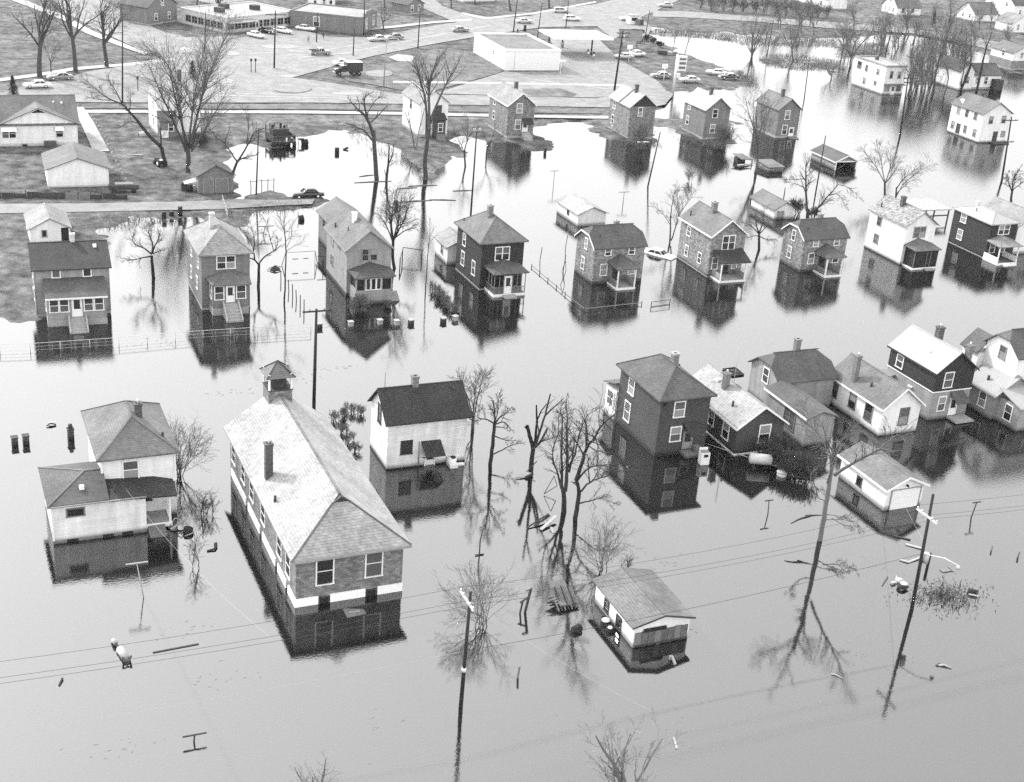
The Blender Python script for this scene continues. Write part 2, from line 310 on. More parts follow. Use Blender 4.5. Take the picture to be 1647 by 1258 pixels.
# main street with the wide junction, its arms and the forecourt
sheet('street', [(-80,163),(-80,143),(0,150),(32,141),(110,125),(140,115),(200,106),(262,92),(225,80),(150,45),(105,20),(78,-8),(150,-8),(200,20),(260,50),(300,60),(365,58),(475,45),(530,60),(590,60),(640,52),(700,41),(745,34),(728,33),(673,10),(660,2),(690,2),(745,22),(800,29),(850,26),(905,14),(960,6),(1010,-6),(1110,-8),(1062,14),(1030,28),(1048,44),(1040,62),(985,62),(960,42),(870,44),(760,60),(690,72),(600,90),(560,100),(470,125),(520,131),(580,141),(640,151),(760,153),(960,158),(1000,150),(1010,140),(1075,147),(1083,152),(1070,168),(1040,174),(780,169),(500,165),(240,165)], paving, ZR)
sheet('forecourt', [(808,116),(700,150.5),(960,157),(1008,150),(1072,146),(1055,128),(1000,98),(960,60),(880,50),(905,115)], paving, ZR+.004)
sheet('road', [(1050,14),(1062,18),(1100,18),(1220,27),(1340,36),(1440,43),(1560,58),(1640,76),(1640,92),(1560,72),(1471,54),(1340,46),(1220,35),(1100,28),(1050,27)], paving, ZR+.004)
sheet('lane', [(-80,330),(0,328),(135,327),(300,324),(380,320),(440,322),(506,320),(502,328),(440,331),(360,336),(260,338),(120,341),(0,343),(-80,344)], gravel, ZR-.06)
sheet('sidewalk', [(132,177),(240,177),(500,178),(640,180),(800,184),(980,187),(1050,189),(1050,193),(980,191),(800,188),(640,184.5),(500,182.5),(240,181.5),(134,181.5)], walkm, ZR+.012)
sheet('sidewalk', [(-60,134),(0,126),(60,118),(120,108),(200,102),(280,93),(282,97),(200,106),(120,113),(60,123),(0,131),(-60,139)], walkm, ZR+.016)
sheet('sidewalk', [(30,-4),(60,8),(105,25),(150,50),(200,70),(240,86),(232,88),(190,73),(140,54),(95,30),(50,12),(18,0)], walkm, ZR+.018)
sheet('sidewalk', [(632,133),(790,135),(1005,139),(1008,136),(790,132),(632,130)], walkm, ZR+.02)
sheet('driveway', [(118,172),(134,172),(150,195),(176,243),(150,243),(133,205)], concrete, ZR+.02)
sheet('street', [(655,0),(672,10),(728,34),(744,36),(700,0)], paving, ZR+.03)
sheet('sidewalk', [(560,52),(640,44),(700,37),(760,33),(758,30),(700,34),(640,40.5),(560,48)], walkm, ZR+.034)
sheet('sidewalk', [(740,22),(780,31),(860,23),(960,4),(957,2),(858,20),(782,28),(745,20)], walkm, ZR+.034)
for px in ([(640,171),(480,167.5),(133,167),(130,174),(480,175.5),(640,178),(968,183),(966,176)],):
    sheet('grass_verge', px, mat('verge_grass', .07, .6, .6, var2=.45), ZR+.008)
sheet('grass_island', [(842,149),(840,143),(900,142),(928,151),(922,156),(860,156)], MATS['verge_grass'], ZR+.012)
sheet('grass_verge', [(542,118),(560,130),(600,136),(640,144),(690,148),(720,140),(800,118),(812,112),(765,85),(700,78),(690,82),(650,98)], MATS['verge_grass'], ZR+.012)
# concrete traffic island and its kerb, oil-dark patches on the junction
def oval(cx, cy, rx, ry, n=28): return [(cx+rx*math.cos(2*math.pi*i/n), cy+ry*math.sin(2*math.pi*i/n)) for i in range(n)]
sheet('traffic_island', oval(470,142,31,7), paving, ZR+.13, .14)
sheet('traffic_island', oval(610,118,22,5.5), paving, ZR+.13, .14)
sheet('traffic_island', [(625,92),(640,87),(668,90),(662,99),(640,98)], concrete, ZR+.13, .14)
for o in ([(300,152),(520,157),(700,161),(700,162.2),(520,158.3),(300,153.2)], [(280,147),(430,151),(560,155),(560,156),(430,152),(280,148)], [(480,92),(560,84),(680,60),(790,40),(790,41.5),(680,62),(560,86),(480,94)], [(400,86),(520,80),(640,62),(640,63),(520,81.5),(400,87)], [(180,118),(260,112),(330,116),(330,117.5),(260,113.5),(180,119.5)], [(860,128),(960,140),(1010,147),(1010,148),(960,141.5),(860,129.5)], oval(560,150,26,2.5), oval(300,80,20,4), oval(450,75,30,3), oval(360,130,16,4), oval(372,86,14,3), oval(462,122,14,2), oval(880,137,12,2)): sheet('road_patch', o, blacktop, ZR+.024)
# ------------------------------------------------------------------ houses
def win_mesh(w, h, style):
    def fr():
        b = MB(); c = .12; x = w/2
        b.box(-x-c*.5, -x+c*.5, -.07, .02, 0, h); b.box(x-c*.5, x+c*.5, -.07, .02, 0, h)
        b.box(-x-c*.5, x+c*.5, -.075, .02, h, h+c); b.box(-x-c*.8, x+c*.8, -.12, .02, -.09, 0)
        if style == 'pair': b.box(-.07, .07, -.065, .02, 0, h)
        if style != 'single': b.box(-x+c*.5, x-c*.5, -.055, .02, h*.48, h*.48+.07)
        return b
    return fr()
def pane_mesh(w, h): return MB().box(-w/2, w/2, -.025, .01, 0, h)
FACE = {'F': 0, 'L': R(-90), 'R': R(90), 'B': R(180)}
class House:
    def __init__(s, name, label, cat, x, y, yaw=0, z=0, group=None):
        s.root = thing(name, label, cat, (x, y, z), R(yaw), group)
    def add(s, name, mb, m, parent=None, label=None):
        o = mb.build(name, m, parent or s.root)
        if label: o['label'] = label
        return o
    def walls(s, m, x0, x1, y0, y1, h, kind=None, r=0, zb=-.9, clip=None, name='wall'):
        b = MB()
        if kind == 'GF':
            b.ext([(x0,y0,zb),(x1,y0,zb),(x1,y0,h),((x0+x1)/2,y0,h+r),(x0,y0,h)], (0, y1-y0, 0))
        elif kind == 'GS':
            ym = (y0+y1)/2
            if clip: t = clip/r*(y1-y0)/2; P = [(x0,y0,zb),(x0,y1,zb),(x0,y1,h),(x0,y1-t,h+clip),(x0,y0+t,h+clip),(x0,y0,h)]
            else: P = [(x0,y0,zb),(x0,y1,zb),(x0,y1,h),(x0,ym,h+r),(x0,y0,h)]
            b.ext(P, (x1-x0, 0, 0))
        else: b.box(x0, x1, y0, y1, zb, h)
        return s.add(name, b, m)
    def roof(s, m, polys, t=.13, lift=.1, name='roof', label=None):
        b = MB()
        for p in polys: b.slab([(q[0], q[1], q[2]+lift) for q in p], t)
        s.last_roof = s.add(name, b, m, None, label); return s.last_roof
    def gable(s, m, x0, x1, y0, y1, h, r, kind='GF', o=.35, clip=None, ridge=True, trim=None):
        if kind == 'GF':
            k = r/((x1-x0)/2); xm = (x0+x1)/2; ze = h-k*o; zr = h+r; a, c = y0-o, y1+o
            P = [[(x0-o,a,ze),(xm,a,zr),(xm,c,zr),(x0-o,c,ze)], [(x1+o,a,ze),(x1+o,c,ze),(xm,c,zr),(xm,a,zr)]]
            rr = s.roof(m, P)
            if trim:
                for q in (((x0-o,ze),(xm,zr)), ((xm,zr),(x1+o,ze))):
                    (xa,za),(xb,zb) = q; s.add('rake_board', MB().ext([(xa,a-.02,za+.1),(xb,a-.02,zb+.1),(xb,a-.02,zb-.1),(xa,a-.02,za-.1)], (0,-.05,0)), trim)
                s.add('fascia', MB().bar((x0-o-.03,a,ze+.02), (x0-o-.03,c,ze+.02), .05, .2), trim)
        else:
            k = r/((y1-y0)/2); ym = (y0+y1)/2; ze = h-k*o; zr = h+r; a, c = x0-o, x1+o
            if not clip:
                P = [[(a,y0-o,ze),(c,y0-o,ze),(c,ym,zr),(a,ym,zr)], [(a,y1+o,ze),(a,ym,zr),(c,ym,zr),(c,y1+o,ze)]]
            else:
                t = clip/k; zc = h+clip; j = (r-clip)/k*.95
                P = [[(a,y0-o,ze),(c,y0-o,ze),(c,y0+t,zc),(c-j,ym,zr),(a+j,ym,zr),(a,y0+t,zc)],
                     [(c,y1+o,ze),(a,y1+o,ze),(a,y1-t,zc),(a+j,ym,zr),(c-j,ym,zr),(c,y1-t,zc)],
                     [(a,y1-t,zc),(a,y0+t,zc),(a+j,ym,zr)], [(c,y0+t,zc),(c,y1-t,zc),(c-j,ym,zr)]]
            rr = s.roof(m, P)
            if trim:
                if clip:
                    E = [(y0-o,ze),(y0+t,zc),(y1-t,zc),(y1+o,ze)]
                else: E = [(y0-o,ze),(ym,zr),(y1+o,ze)]
                for (ya,za),(yb,zb) in zip(E[:-1], E[1:]):
                    s.add('rake_board', MB().ext([(a-.02,ya,za+.1),(a-.02,yb,zb+.1),(a-.02,yb,zb-.1),(a-.02,ya,za-.1)], (-.05,0,0)), trim)
        if ridge: s.ridge_line(m, kind, x0, x1, y0, y1, h+r, o if not clip else -.6)
        return rr
    def ridge_line(s, m, kind, x0, x1, y0, y1, z, o):
        b = MB(); w = .16
        if kind == 'GF': xm = (x0+x1)/2; b.bar((xm,y0-o,z+.1), (xm,y1+o,z+.1), w, .07)
        else: ym = (y0+y1)/2; b.bar((x0-o,ym,z+.1), (x1+o,ym,z+.1), w, .07)
        s.add('ridge_cap', b, m, s.last_roof)
    def hip(s, m, x0, x1, y0, y1, h, r, o=.45):
        w, d = x1-x0, y1-y0; k = r/(min(w, d)/2); ze = h-k*o*.0-.05; a, b_, c, e = x0-o, x1+o, y0-o, y1+o; mn = min(w, d)/2; zr = h+r
        if d >= w: A, B = (x0+w/2, y0+mn, zr), (x0+w/2, y1-mn, zr)
        else: A, B = (x0+mn, y0+d/2, zr), (x1-mn, y0+d/2, zr)
        FL, FR, BL, BR = (a,c,ze), (b_,c,ze), (a,e,ze), (b_,e,ze)
        if d >= w: P = [[FL,FR,A], [FR,BR,B,A], [BR,BL,B], [BL,FL,A,B]]
        else: P = [[FL,FR,B,A], [FR,BR,B], [BR,BL,A,B], [BL,FL,A]]
        rr = s.roof(m, P, .15)
        g = MB()
        for p, q in ((FL,A),(FR,A if d >= w else B),(BL,B if d >= w else A),(BR,B),(A,B)):
            if (Vector(p)-Vector(q)).length > .2: g.bar((p[0],p[1],p[2]+.11), (q[0],q[1],q[2]+.11), .17, .06)
        s.add('ridge_cap', g, m, rr); return rr
    def win(s, face, u, z, w, h, off=0., style=None, fm=None, panes=None, parent=None):
        style = style or ('pair' if w > 1.75 else 'double' if h > .8 else 'single')
        w, h = round(w, 1), round(h, 1); fm = fm or white2
        me = shared(('win', w, h, style, fm.name), lambda: win_mesh(w, h, style).mesh('window', fm))
        x, y = (u, off) if face in 'FB' else (off, u)
        o = link('window', me, parent or s.root, (x, y, z), FACE[face])
        hh = [(.0, h*.48), (h*.48+.07, h)] if style != 'single' else [(0, h)]
        xs = [(-w/2+.06, -.07), (.07, w/2-.06)] if style == 'pair' else [(-w/2+.06, w/2-.06)]
        for k, (z0, z1) in enumerate(hh):
            for a, b in xs:
                g = panes[k % len(panes)] if panes else (rng.choice([glass, glass2, glass2, glass3, glass3]) if k else rng.choice([glass, glass, glass3, glass2]))
                me2 = shared(('pane', round(b-a, 2), round(z1-z0, 2), g.name), lambda: pane_mesh(b-a, z1-z0).mesh('pane', g))
                link('pane', me2, o, ((a+b)/2, 0, z0))
        return o
    def wins(s, L, **k):
        for q in L: s.win(*q, **k)
    def door(s, face, u, z, w=.9, h=2.0, off=0., m=None, glazed=True, fm=None):
        x, y = (u, off) if face in 'FB' else (off, u)
        b = MB(); b.box(-w/2-.1, -w/2, -.08, .02, 0, h); b.box(w/2, w/2+.1, -.08, .02, 0, h); b.box(-w/2-.1, w/2+.1, -.085, .02, h, h+.12)
        b.box(-w/2, w/2, -.04, .01, 0, h*.42); b.box(-w/2, -w/2+.13, -.04, .01, h*.42, h-.15); b.box(w/2-.13, w/2, -.04, .01, h*.42, h-.15); b.box(-w/2, w/2, -.04, .01, h-.15, h)
        o = b.build('door', m or white2, s.root, (x, y, z), FACE[face])
        link('pane', shared(('dp', w, h), lambda: MB().box(-w/2+.13, w/2-.13, -.025, .0, h*.42, h-.15).mesh('pane', glass)), o)
        link('handle', shared('hnd', lambda: MB().box(-.03, .03, -.1, -.04, 0, .1).mesh('handle', black)), o, (w/2-.08, 0, h*.45))
        return o
    def chimney(s, x, y, z0, z1, w=.55, m=None, pot=False, parent=None):
        b = MB(); b.box(-w/2, w/2, -w/2, w/2, 0, z1-z0-.18)
        o = b.build('chimney', m or brickm, parent or s.root, (x, y, z0))
        c = MB(); e = w/2+.06
        c.box(-e, e, -e, -e+.18, z1-z0-.18, z1-z0); c.box(-e, e, e-.18, e, z1-z0-.18, z1-z0); c.box(-e, -e+.18, -e+.18, e-.18, z1-z0-.18, z1-z0); c.box(e-.18, e, -e+.18, e-.18, z1-z0-.18, z1-z0)
        c.build('chimney_cap', m or concrete, o)
        MB().box(-w/2+.1, w/2-.1, -w/2+.1, w/2-.1, z1-z0-.18, z1-z0-.1).build('flue', dark, o)
        if pot: MB().tube([(0,0,z1-z0-.1), (0,0,z1-z0+.35)], .1, 8).build('flue_pipe', metal, o)
        return o
    def vent(s, x, y, z, h=.6, r=.07, m=None): return s.add('vent_pipe', MB().tube([(x,y,z-.3), (x,y,z+h)], r, 7), m or woodd)
    def hatch(s, x, y, z, w=.4): return s.add('roof_vent', MB().box(x-w/2, x+w/2, y-w/2, y+w/2, z-.1, z+.22), white2)
    def corner(s, pts, m, w=.13):
        for x, y, z0, z1 in pts: s.add('corner_board', MB().box(x-w/2, x+w/2, y-w/2, y+w/2, z0, z1), m)
    def base(s, m, x0, x1, y0, y1, z1, o=.025): return s.add('foundation', MB().box(x0-o, x1+o, y0-o, y1+o, -.9, z1), m)
    def steps(s, x0, x1, y0, y1, ztop, n, m, zb=-.5, cheek=None):   # y0 at the house, y1 outer end
        for i in range(n):
            f0 = y0+(y1-y0)*i/n; f1 = y0+(y1-y0)*(i+1)/n; z = ztop*(1-(i)/n)
            s.add('step', MB().box(x0, x1, min(f0,f1), max(f0,f1)-.002, zb, z), m)
        if cheek:
            for x in (x0-.2, x1+.02):
                s.add('step_wall', MB().ext([(x,y0,zb),(x,y1,zb),(x,y1,.25),(x,y0,ztop+.3)], (.18,0,0)), cheek)
    def porch_hip(s, m, fl, fr, bl, br, top, t=.12):
        rr = s.roof(m, [[bl, fl, top], [fl, fr, top], [fr, br, top]], t, .05, 'porch_roof')
        g = MB()
        for p in (fl, fr): g.bar((p[0],p[1],p[2]+.06), (top[0],top[1],top[2]+.06), .14, .05)
        s.add('ridge_cap', g, m, rr)
        return rr
    def posts(s, L, m, w=.13):
        for x, y, z0, z1 in L: s.add('porch_post', MB().box(x-w/2, x+w/2, y-w/2, y+w/2, z0, z1), m)
    def floor(s, x0, x1, y0, y1, z, m=None, t=.18, skirt=None):
        s.add('porch_floor', MB().box(x0, x1, y0, y1-.003, z-t, z), m or wood)
        if skirt: s.add('skirt_board', MB().box(x0-.03, x1+.03, y0-.04, y0-.003, z-t-.2, z+.04), skirt); s.add('skirt_board', MB().box(x0-.04, x0-.003, y0, y1, z-t-.2, z+.04), skirt)
    def rail(s, p, q, z0, z1, m, n=8, solid=False):
        p = Vector((p[0],p[1],0)); q = Vector((q[0],q[1],0))
        if solid:
            s.add('railing', MB().bar(p+Vector((0,0,(z0+z1)/2)), q+Vector((0,0,(z0+z1)/2)), .07, z1-z0), m); return
        b = MB(); Z = Vector((0,0,1)); b.bar(p+Z*z1, q+Z*z1, .07); b.bar(p+Z*(z0+.1), q+Z*(z0+.1), .06)
        for i in range(1, n): c = p+(q-p)*i/n; b.bar(c+Z*(z0+.1), c+Z*z1, .04)
        s.add('railing', b, m)

ROWG = 'two-storey houses in the flooded middle row'
# --- middle row, left to right
h = House('house', 'leftmost middle-row house, dark roof, enclosed front porch, white garage behind it', 'house', 8.98, 157.06, -1.8, 0, ROWG)
h.walls(lgrey, 0, 8.3, 0, 9.5, 5.84, 'GS', 1.61, name='wall'); h.base(concrete, 0, 8.3, 0, 9.5, .35)
h.gable(rDark, 0, 8.3, 0, 9.5, 5.84, 1.61, 'GS'); h.corner([(0,0,.3,5.75),(8.3,0,.3,5.75)], lgrey)
h.wins([('F',2.40,4.8,.9,.8),('F',5.86,4.8,.9,.8),('L',2.2,1.4,.9,1.4),('L',6,1.4,.9,1.4),('L',4.5,4.5,.9,1.2)])
h.chimney(4.7, 4.8, 6.9, 8.5, .5, brickl); h.hatch(7.1, 3.6, 7.2)
h.walls(lgrey, 1.05, 7.6, -3.45, 0, 3.4, name='porch_wall'); h.base(concrete, 1.05, 7.6, -3.45, -.03, .75, .03)
h.roof(rMid2, [[(.9,-3.8,3.5),(7.75,-3.8,3.5),(7.75,-.03,4.66),(.9,-.03,4.66)]], .12, .05, 'porch_roof'); h.add('fascia', MB().box(.88, 7.77, -3.87, -3.82, 3.36, 3.54), white2)
for u in (1.82, 2.92, 5.62, 6.78): h.win('F', u, 1.8, 1.02, 1.5, -3.45, panes=[glass3, glass])
for u in (-2.6, -1.0): h.win('L', u, 1.8, 1.1, 1.5, 1.05)
h.door('F', 4.32, 1.1, .95, 2.2, -3.45); h.steps(3.45, 5.15, -3.5, -6.1, 1.05, 6, concrete, cheek=concrete)

h = House('house', 'tall grey house with pale hipped roof and white chimney, front steps into the water', 'house', 27.88, 155.61, -.2, 0, ROWG)
h.walls(mgrey, 0, 5.81, 0, 9.46, 7.0); h.base(concrete, 0, 5.81, 0, 9.46, .3); h.hip(rLight, 0, 5.81, 0, 9.46, 7.05, 2.44)
h.wins([('F',2.93,5.2,2.2,1.5),('L',2,4.8,.9,1.4),('L',6.5,4.8,.9,1.4),('L',3,1.8,.9,1.4),('L',7,1.8,.9,1.4)]); h.chimney(2.1, 4.3, 9.0, 10.9, .55, brickl)
h.walls(mgrey, .9, 5.2, -2.1, 0, 3.85, name='porch_wall'); h.base(concrete, .9, 5.2, -2.1, -.03, .9, .03)
h.porch_hip(rMid, (.75,-2.45,3.9), (5.5,-2.45,3.85), (.46,0,4.2), (5.75,0,4.2), (3.2,0,5.1))
h.win('F', 1.68, 2.05, 1.15, 1.6, -2.1, panes=[glass3, glass]); h.win('F', 4.3, 2.05, 1.15, 1.6, -2.1, panes=[glass3, glass]); h.win('L', -1.1, 2.05, 1.2, 1.6, .9)
h.door('F', 3.0, 1.6, .85, 2.05, -2.1); h.steps(2.25, 3.85, -2.15, -4.75, 1.5, 6, concrete, cheek=concrete)

h = House('house', 'pale gable-front house whose porch has a dark roof, french windows and two bushes in front', 'house', 46.25, 156.8, -.3, 0, ROWG)
h.walls(lgrey, 0, 5.79, 0, 9.76, 6.41, 'GF', 2.36); h.base(brickd, 0, 5.79, 0, 9.76, .5); h.gable(rMid, 0, 5.79, 0, 9.76, 6.41, 2.36, trim=lgrey)
h.wins([('F',2.37,4.8,.86,1.4),('F',3.48,4.8,.86,1.4)], fm=lgrey); h.wins([('L',7.07,4.7,1.1,1.1),('L',3.82,5.3,.9,.7),('L',7.03,1.96,1.1,1.3)], fm=lgrey)
h.chimney(2.3, 5, 8.0, 9.6, .5, concrete_w); h.vent(1.2, 4, 7.4, .6); h.vent(.5, 7.5, 6.8, .7, .12)
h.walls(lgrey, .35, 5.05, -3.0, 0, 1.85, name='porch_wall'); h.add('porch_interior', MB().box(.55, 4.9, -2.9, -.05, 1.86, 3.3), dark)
h.porch_hip(rMid2, (.15,-3.35,3.55), (5.45,-3.35,3.6), (.1,0,3.6), (5.78,0,3.6), (2.93,0,4.5)); h.posts([(.42,-2.98,1.85,3.5),(1.55,-2.98,1.85,3.45),(3.72,-2.98,1.85,3.45),(5.0,-2.98,1.85,3.5)], lgrey, .16)
for u in (1.95, 2.64, 3.33): h.win('F', u, 1.95, .62, 1.35, -2.98, style='single', panes=[glass])
h.add('porch_beam', MB().box(.35, 5.05, -3.02, -2.9, 3.3, 3.52), lgrey); h.steps(5.1, 6.3, -1.2, -2.6, .9, 4, concrete)

h = House('house', 'dark shingled house with a grey hipped roof and screened porch, brick chimney at the peak', 'house', 64.15, 156.12, .9, 0, ROWG)
h.walls(dgrey2, 0, 6.01, 0, 8.7, 6.4); h.base(concrete, 0, 6.01, 0, 8.7, .15); h.hip(rMid, 0, 6.01, 0, 8.7, 6.45, 2.5)
h.wins([('F',2.95,4.0,2.0,1.7),('L',6.05,4.2,1.0,1.6),('L',6.2,1.4,1.1,1.8),('L',2.33,1.35,1.1,1.8)]); h.chimney(2.6, 4.1, 8.2, 10.3, .65); h.vent(.4, 7.7, 6.9, .6)
h.floor(.75, 5.2, -3.1, 0, .35, wood, .2, white2); h.porch_hip(rMid2, (.45,-3.4,3.15), (5.5,-3.4,3.2), (.4,0,3.3), (5.6,0,3.3), (3.0,0,4.1))
h.posts([(x,-3.05,.35,3.1) for x in (.8,1.5,2.1,3.35,4.0,4.6,5.15)], mgrey, .09); h.posts([(.8,y,.35,3.1) for y in (-2.1,-1.1)], mgrey, .09)
h.rail((.8,-3.05), (2.15,-3.05), .35, 1.25, mgrey, 6); h.rail((3.35,-3.05), (5.15,-3.05), .35, 1.25, mgrey, 8); h.rail((.8,-3.05), (.8,0), .35, 1.25, mgrey, 8)
d = h.door('F', 2.72, .4, .85, 2.3, -3.0); h.add('screen_slats', MB().box(2.3, 3.14, -3.07, -3.03, .95, 1.02).box(2.3, 3.14, -3.07, -3.03, .7, .77).box(2.3, 3.14, -3.07, -3.03, 1.25, 1.32), white2)
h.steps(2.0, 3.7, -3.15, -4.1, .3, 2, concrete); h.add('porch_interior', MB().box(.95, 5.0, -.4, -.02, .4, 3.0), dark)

def jerk_house(x, y, yaw, w, d, hh, label, chim):
    h = House('house', label, 'house', x, y, yaw, 0, ROWG)
    r = 2.1*hh/5.29
    h.walls(insul, 0, w, 0, d, hh, 'GS', r, clip=1.2); h.gable(rMid2, 0, w, 0, d, hh, r, 'GS', .3, clip=1.2, trim=white2)
    h.wins([('F',1.96,hh-1.2,.92,.93),('F',5.55,hh-1.2,.92,.94),('F',1.55,1.25,1.0,1.5),('F',5.84,1.2,1.0,.6),('L',2.76,hh-1.05,.82,1.4),('L',3.2,1.2,.9,1.55)])
    h.door('F', 3.5, .3, .9, 2.0, m=woodd)
    h.chimney(chim, 3.2, hh+1.3, hh+2.65, .6); h.vent(1.2, 1.2, hh+.9, .6, .09)
    h.floor(2.3, 5.1, -2.85, 0, .28, concrete, .2, white2); h.porch_hip(rMid2, (2.05,-3.1,2.95), (5.45,-3.1,2.98), (1.95,0,3.1), (5.6,0,3.1), (3.85,0,4.1))
    h.posts([(2.42,-2.75,.28,2.95),(5.0,-2.75,.28,2.95)], white2, .17); h.rail((2.42,-2.7), (2.42,0), .3, 1.15, insul2, solid=True); h.rail((5.0,-2.7), (5.0,0), .3, 1.15, lgrey, solid=True)
    h.add('porch_beam', MB().box(2.3, 5.1, -2.82, -2.7, 2.74, 2.96), white2); h.add('porch_beam', MB().box(2.32, 2.5, -2.68, -.02, 2.74, 2.96), white2); return h
jerk_house(80.24, 155.3, .2, 7.58, 5.7, 5.25, 'stone-patterned clipped-gable house with a low board fence standing in the water before its porch', 4.5)
h = House('house', 'mottled stone-patterned gable-front house with a lean-to porch roof and tall chimney on the right slope', 'house', 98.1, 155.05, -.3, 0, ROWG)
h.walls(insul, 0, 5.37, 0, 8.9, 6.14, 'GF', 2.07); h.base(concrete, 0, 5.37, 0, 8.9, .12); h.gable(rMid, 0, 5.37, 0, 8.9, 6.14, 2.07, trim=white2)
h.wins([('F',2.71,4.0,2.0,1.85),('F',.94,1.2,.93,1.55),('F',4.14,1.1,.8,.7),('L',6.4,4.1,1.0,1.25),('L',6.38,1.04,.95,1.5),('L',2.64,1.25,.87,1.45)]); h.door('F', 2.67, .3, .9, 1.9, m=woodd)
h.chimney(2.45, 4.5, 7.9, 9.6, .7); h.vent(.6, 7.6, 6.8, .6, .1); h.hatch(4.2, 2.0, 7.1, .35)
h.floor(.5, 4.55, -2.6, 0, .25, concrete, .2, white2); h.roof(rDark, [[(.35,-2.75,2.85),(5.15,-2.75,2.8),(5.1,-.02,3.98),(.35,-.02,3.95)]], .12, .05, 'porch_roof')
h.posts([(.62,-2.5,.25,2.9),(4.45,-2.5,.25,2.85)], white2, .14); h.rail((.62,-2.45), (.62,0), .3, 1.2, lgrey, 9, True); h.rail((4.45,-2.45), (4.45,0), .3, 1.2, lgrey, 9, True); h.add('porch_beam', MB().box(.5, 4.6, -2.6, -2.48, 2.66, 2.84), white2)
jerk_house(113.17, 154.49, .3, 7.37, 5.31, 5.02, 'stone-patterned clipped-gable house behind the tall tilted pole, no fence before its porch', 4.4)
h = House('house', 'white gable-front house with a speckled roof and a dark screened porch', 'house', 130.92, 154.63, .2, 0, ROWG)
h.walls(white, 0, 5.39, 0, 8.79, 6.16, 'GF', 1.92); h.base(woodd, 0, 5.39, 0, 8.79, .12); h.gable(rSpeck, 0, 5.39, 0, 8.79, 6.16, 1.92)
h.wins([('F',2.53,4.25,2.1,1.5),('L',6.33,4.25,1.0,1.25),('L',6.36,1.45,1.0,1.3)], fm=lgrey); h.chimney(2.2, 4.5, 7.4, 9.2, .6, brickd); h.vent(.7, 7.4, 6.9, .6, .1)
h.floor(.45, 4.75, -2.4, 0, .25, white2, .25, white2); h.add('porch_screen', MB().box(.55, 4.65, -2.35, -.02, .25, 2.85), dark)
h.porch_hip(rMid, (.3,-2.65,2.95), (5.05,-2.65,2.95), (.1,0,3.15), (5.3,0,3.15), (2.51,0,4.05)); h.posts([(.5,-2.38,.25,2.9),(2.75,-2.38,.25,2.9),(3.4,-2.38,.25,2.9),(4.7,-2.38,.25,2.9)], mgrey, .08)
h.steps(2.4, 4.0, -2.5, -3.1, .2, 1, concrete)
h = House('house', 'dark shingled house with a bright white low hipped roof and open white porch', 'house', 147.06, 154.81, .3, 0, ROWG)
h.walls(dgrey2, 0, 5.2, 0, 8.58, 5.5); h.base(concrete, 0, 5.2, 0, 8.58, .12); h.hip(rWhite, 0, 5.2, 0, 8.58, 5.5, 1.0, .3)
h.wins([('F',2.63,3.85,2.1,1.45),('L',6.16,3.95,1.2,1.35),('L',6.25,1.15,1.15,1.5),('F',1.1,1.0,1.0,1.4),('F',3.1,1.0,1.0,1.4)]); h.vent(1.1, 5.0, 6.1, .5); h.chimney(2.6, 6.6, 6.2, 7.1, .45, brickl)
h.floor(-.35, 3.45, -3.2, 0, .3, mgrey, .22, white2); h.porch_hip(rLight, (-.6,-3.4,2.9), (3.9,-3.4,2.85), (-.3,0,2.95), (4.6,0,2.95), (2.3,0,3.7))
h.posts([(-.28,-3.1,-.1,2.85),(3.35,-3.1,-.1,2.85)], white2, .15); h.rail((-.28,-3.1), (-.28,0), .32, 1.15, white2, 9, True); h.rail((3.35,-3.1), (3.35,0), .32, 1.15, white2, 9, True); h.steps(.6, 2.9, -3.3, -3.9, .18, 1, white2)
h = House('house', 'pale house cut off by the right edge beside the dark white-roofed house', 'house', 153.6, 156.0, 0, 0)
h.walls(white, 0, 5.4, 0, 8.8, 4.6, 'GF', 1.9); h.gable(rLight, 0, 5.4, 0, 8.8, 4.6, 1.9); h.wins([('L',3,1.2,1.0,1.4),('L',6.4,1.2,1,1.4),('F',2.7,3.0,1.8,1.4)])
# --- front row
h = House('house', 'nearest house at left, white with a grey hipped roof and a lower side wing', 'house', 5.98, 103.96, .8)
h.walls(offw, 0, 4.6, 0, 6.7, 3.7); h.walls(offw, 4.6, 7.6, 0, 2.81, 3.25); h.walls(offw, 7.6, 10.6, 2.4, 2.81, 3.3); h.walls(white, 4.47, 10.59, 2.81, 12.3, 5.95)
h.base(brickl, 0, 4.6, 0, 6.7, .3, .03); h.base(brickl, 4.64, 7.6, 0, 2.7, .3, .03)
for x in (1.5, 4.4, 6.0): h.add('foundation_vent', MB().box(x-.45, x+.45, -.05, -.033, .02, .27), dark)
rr = h.roof(rMid2, [[(-.35,-.35,3.65),(4.6,-.35,3.65),(4.6,3.35,4.75),(3.07,3.35,4.75)], [(-.35,7.05,3.65),(-.35,-.35,3.65),(3.07,3.35,4.75)], [(4.6,7.05,3.65),(-.35,7.05,3.65),(3.07,3.35,4.75),(4.6,3.35,4.75)]], .13, .06)
g = MB()
for p, q in (((-.35,-.35,3.65),(3.07,3.35,4.75)), ((-.35,7.05,3.65),(3.07,3.35,4.75)), ((3.07,3.35,4.75),(4.5,3.35,4.75))): g.bar((p[0],p[1],p[2]+.07), (q[0],q[1],q[2]+.07), .17, .06)
h.add('ridge_cap', g, rMid, rr)
h.roof(rDark, [[(4.62,-.36,3.62),(10.15,-.36,3.3),(8.7,2.8,3.72),(4.62,2.8,3.98)], [(10.15,-.36,3.3),(10.5,2.8,3.2),(8.7,2.8,3.72)]], .13, .06, 'porch_roof')
rr = h.hip(rMid, 4.47, 10.59, 2.81, 12.3, 5.98, 2.16, .45)
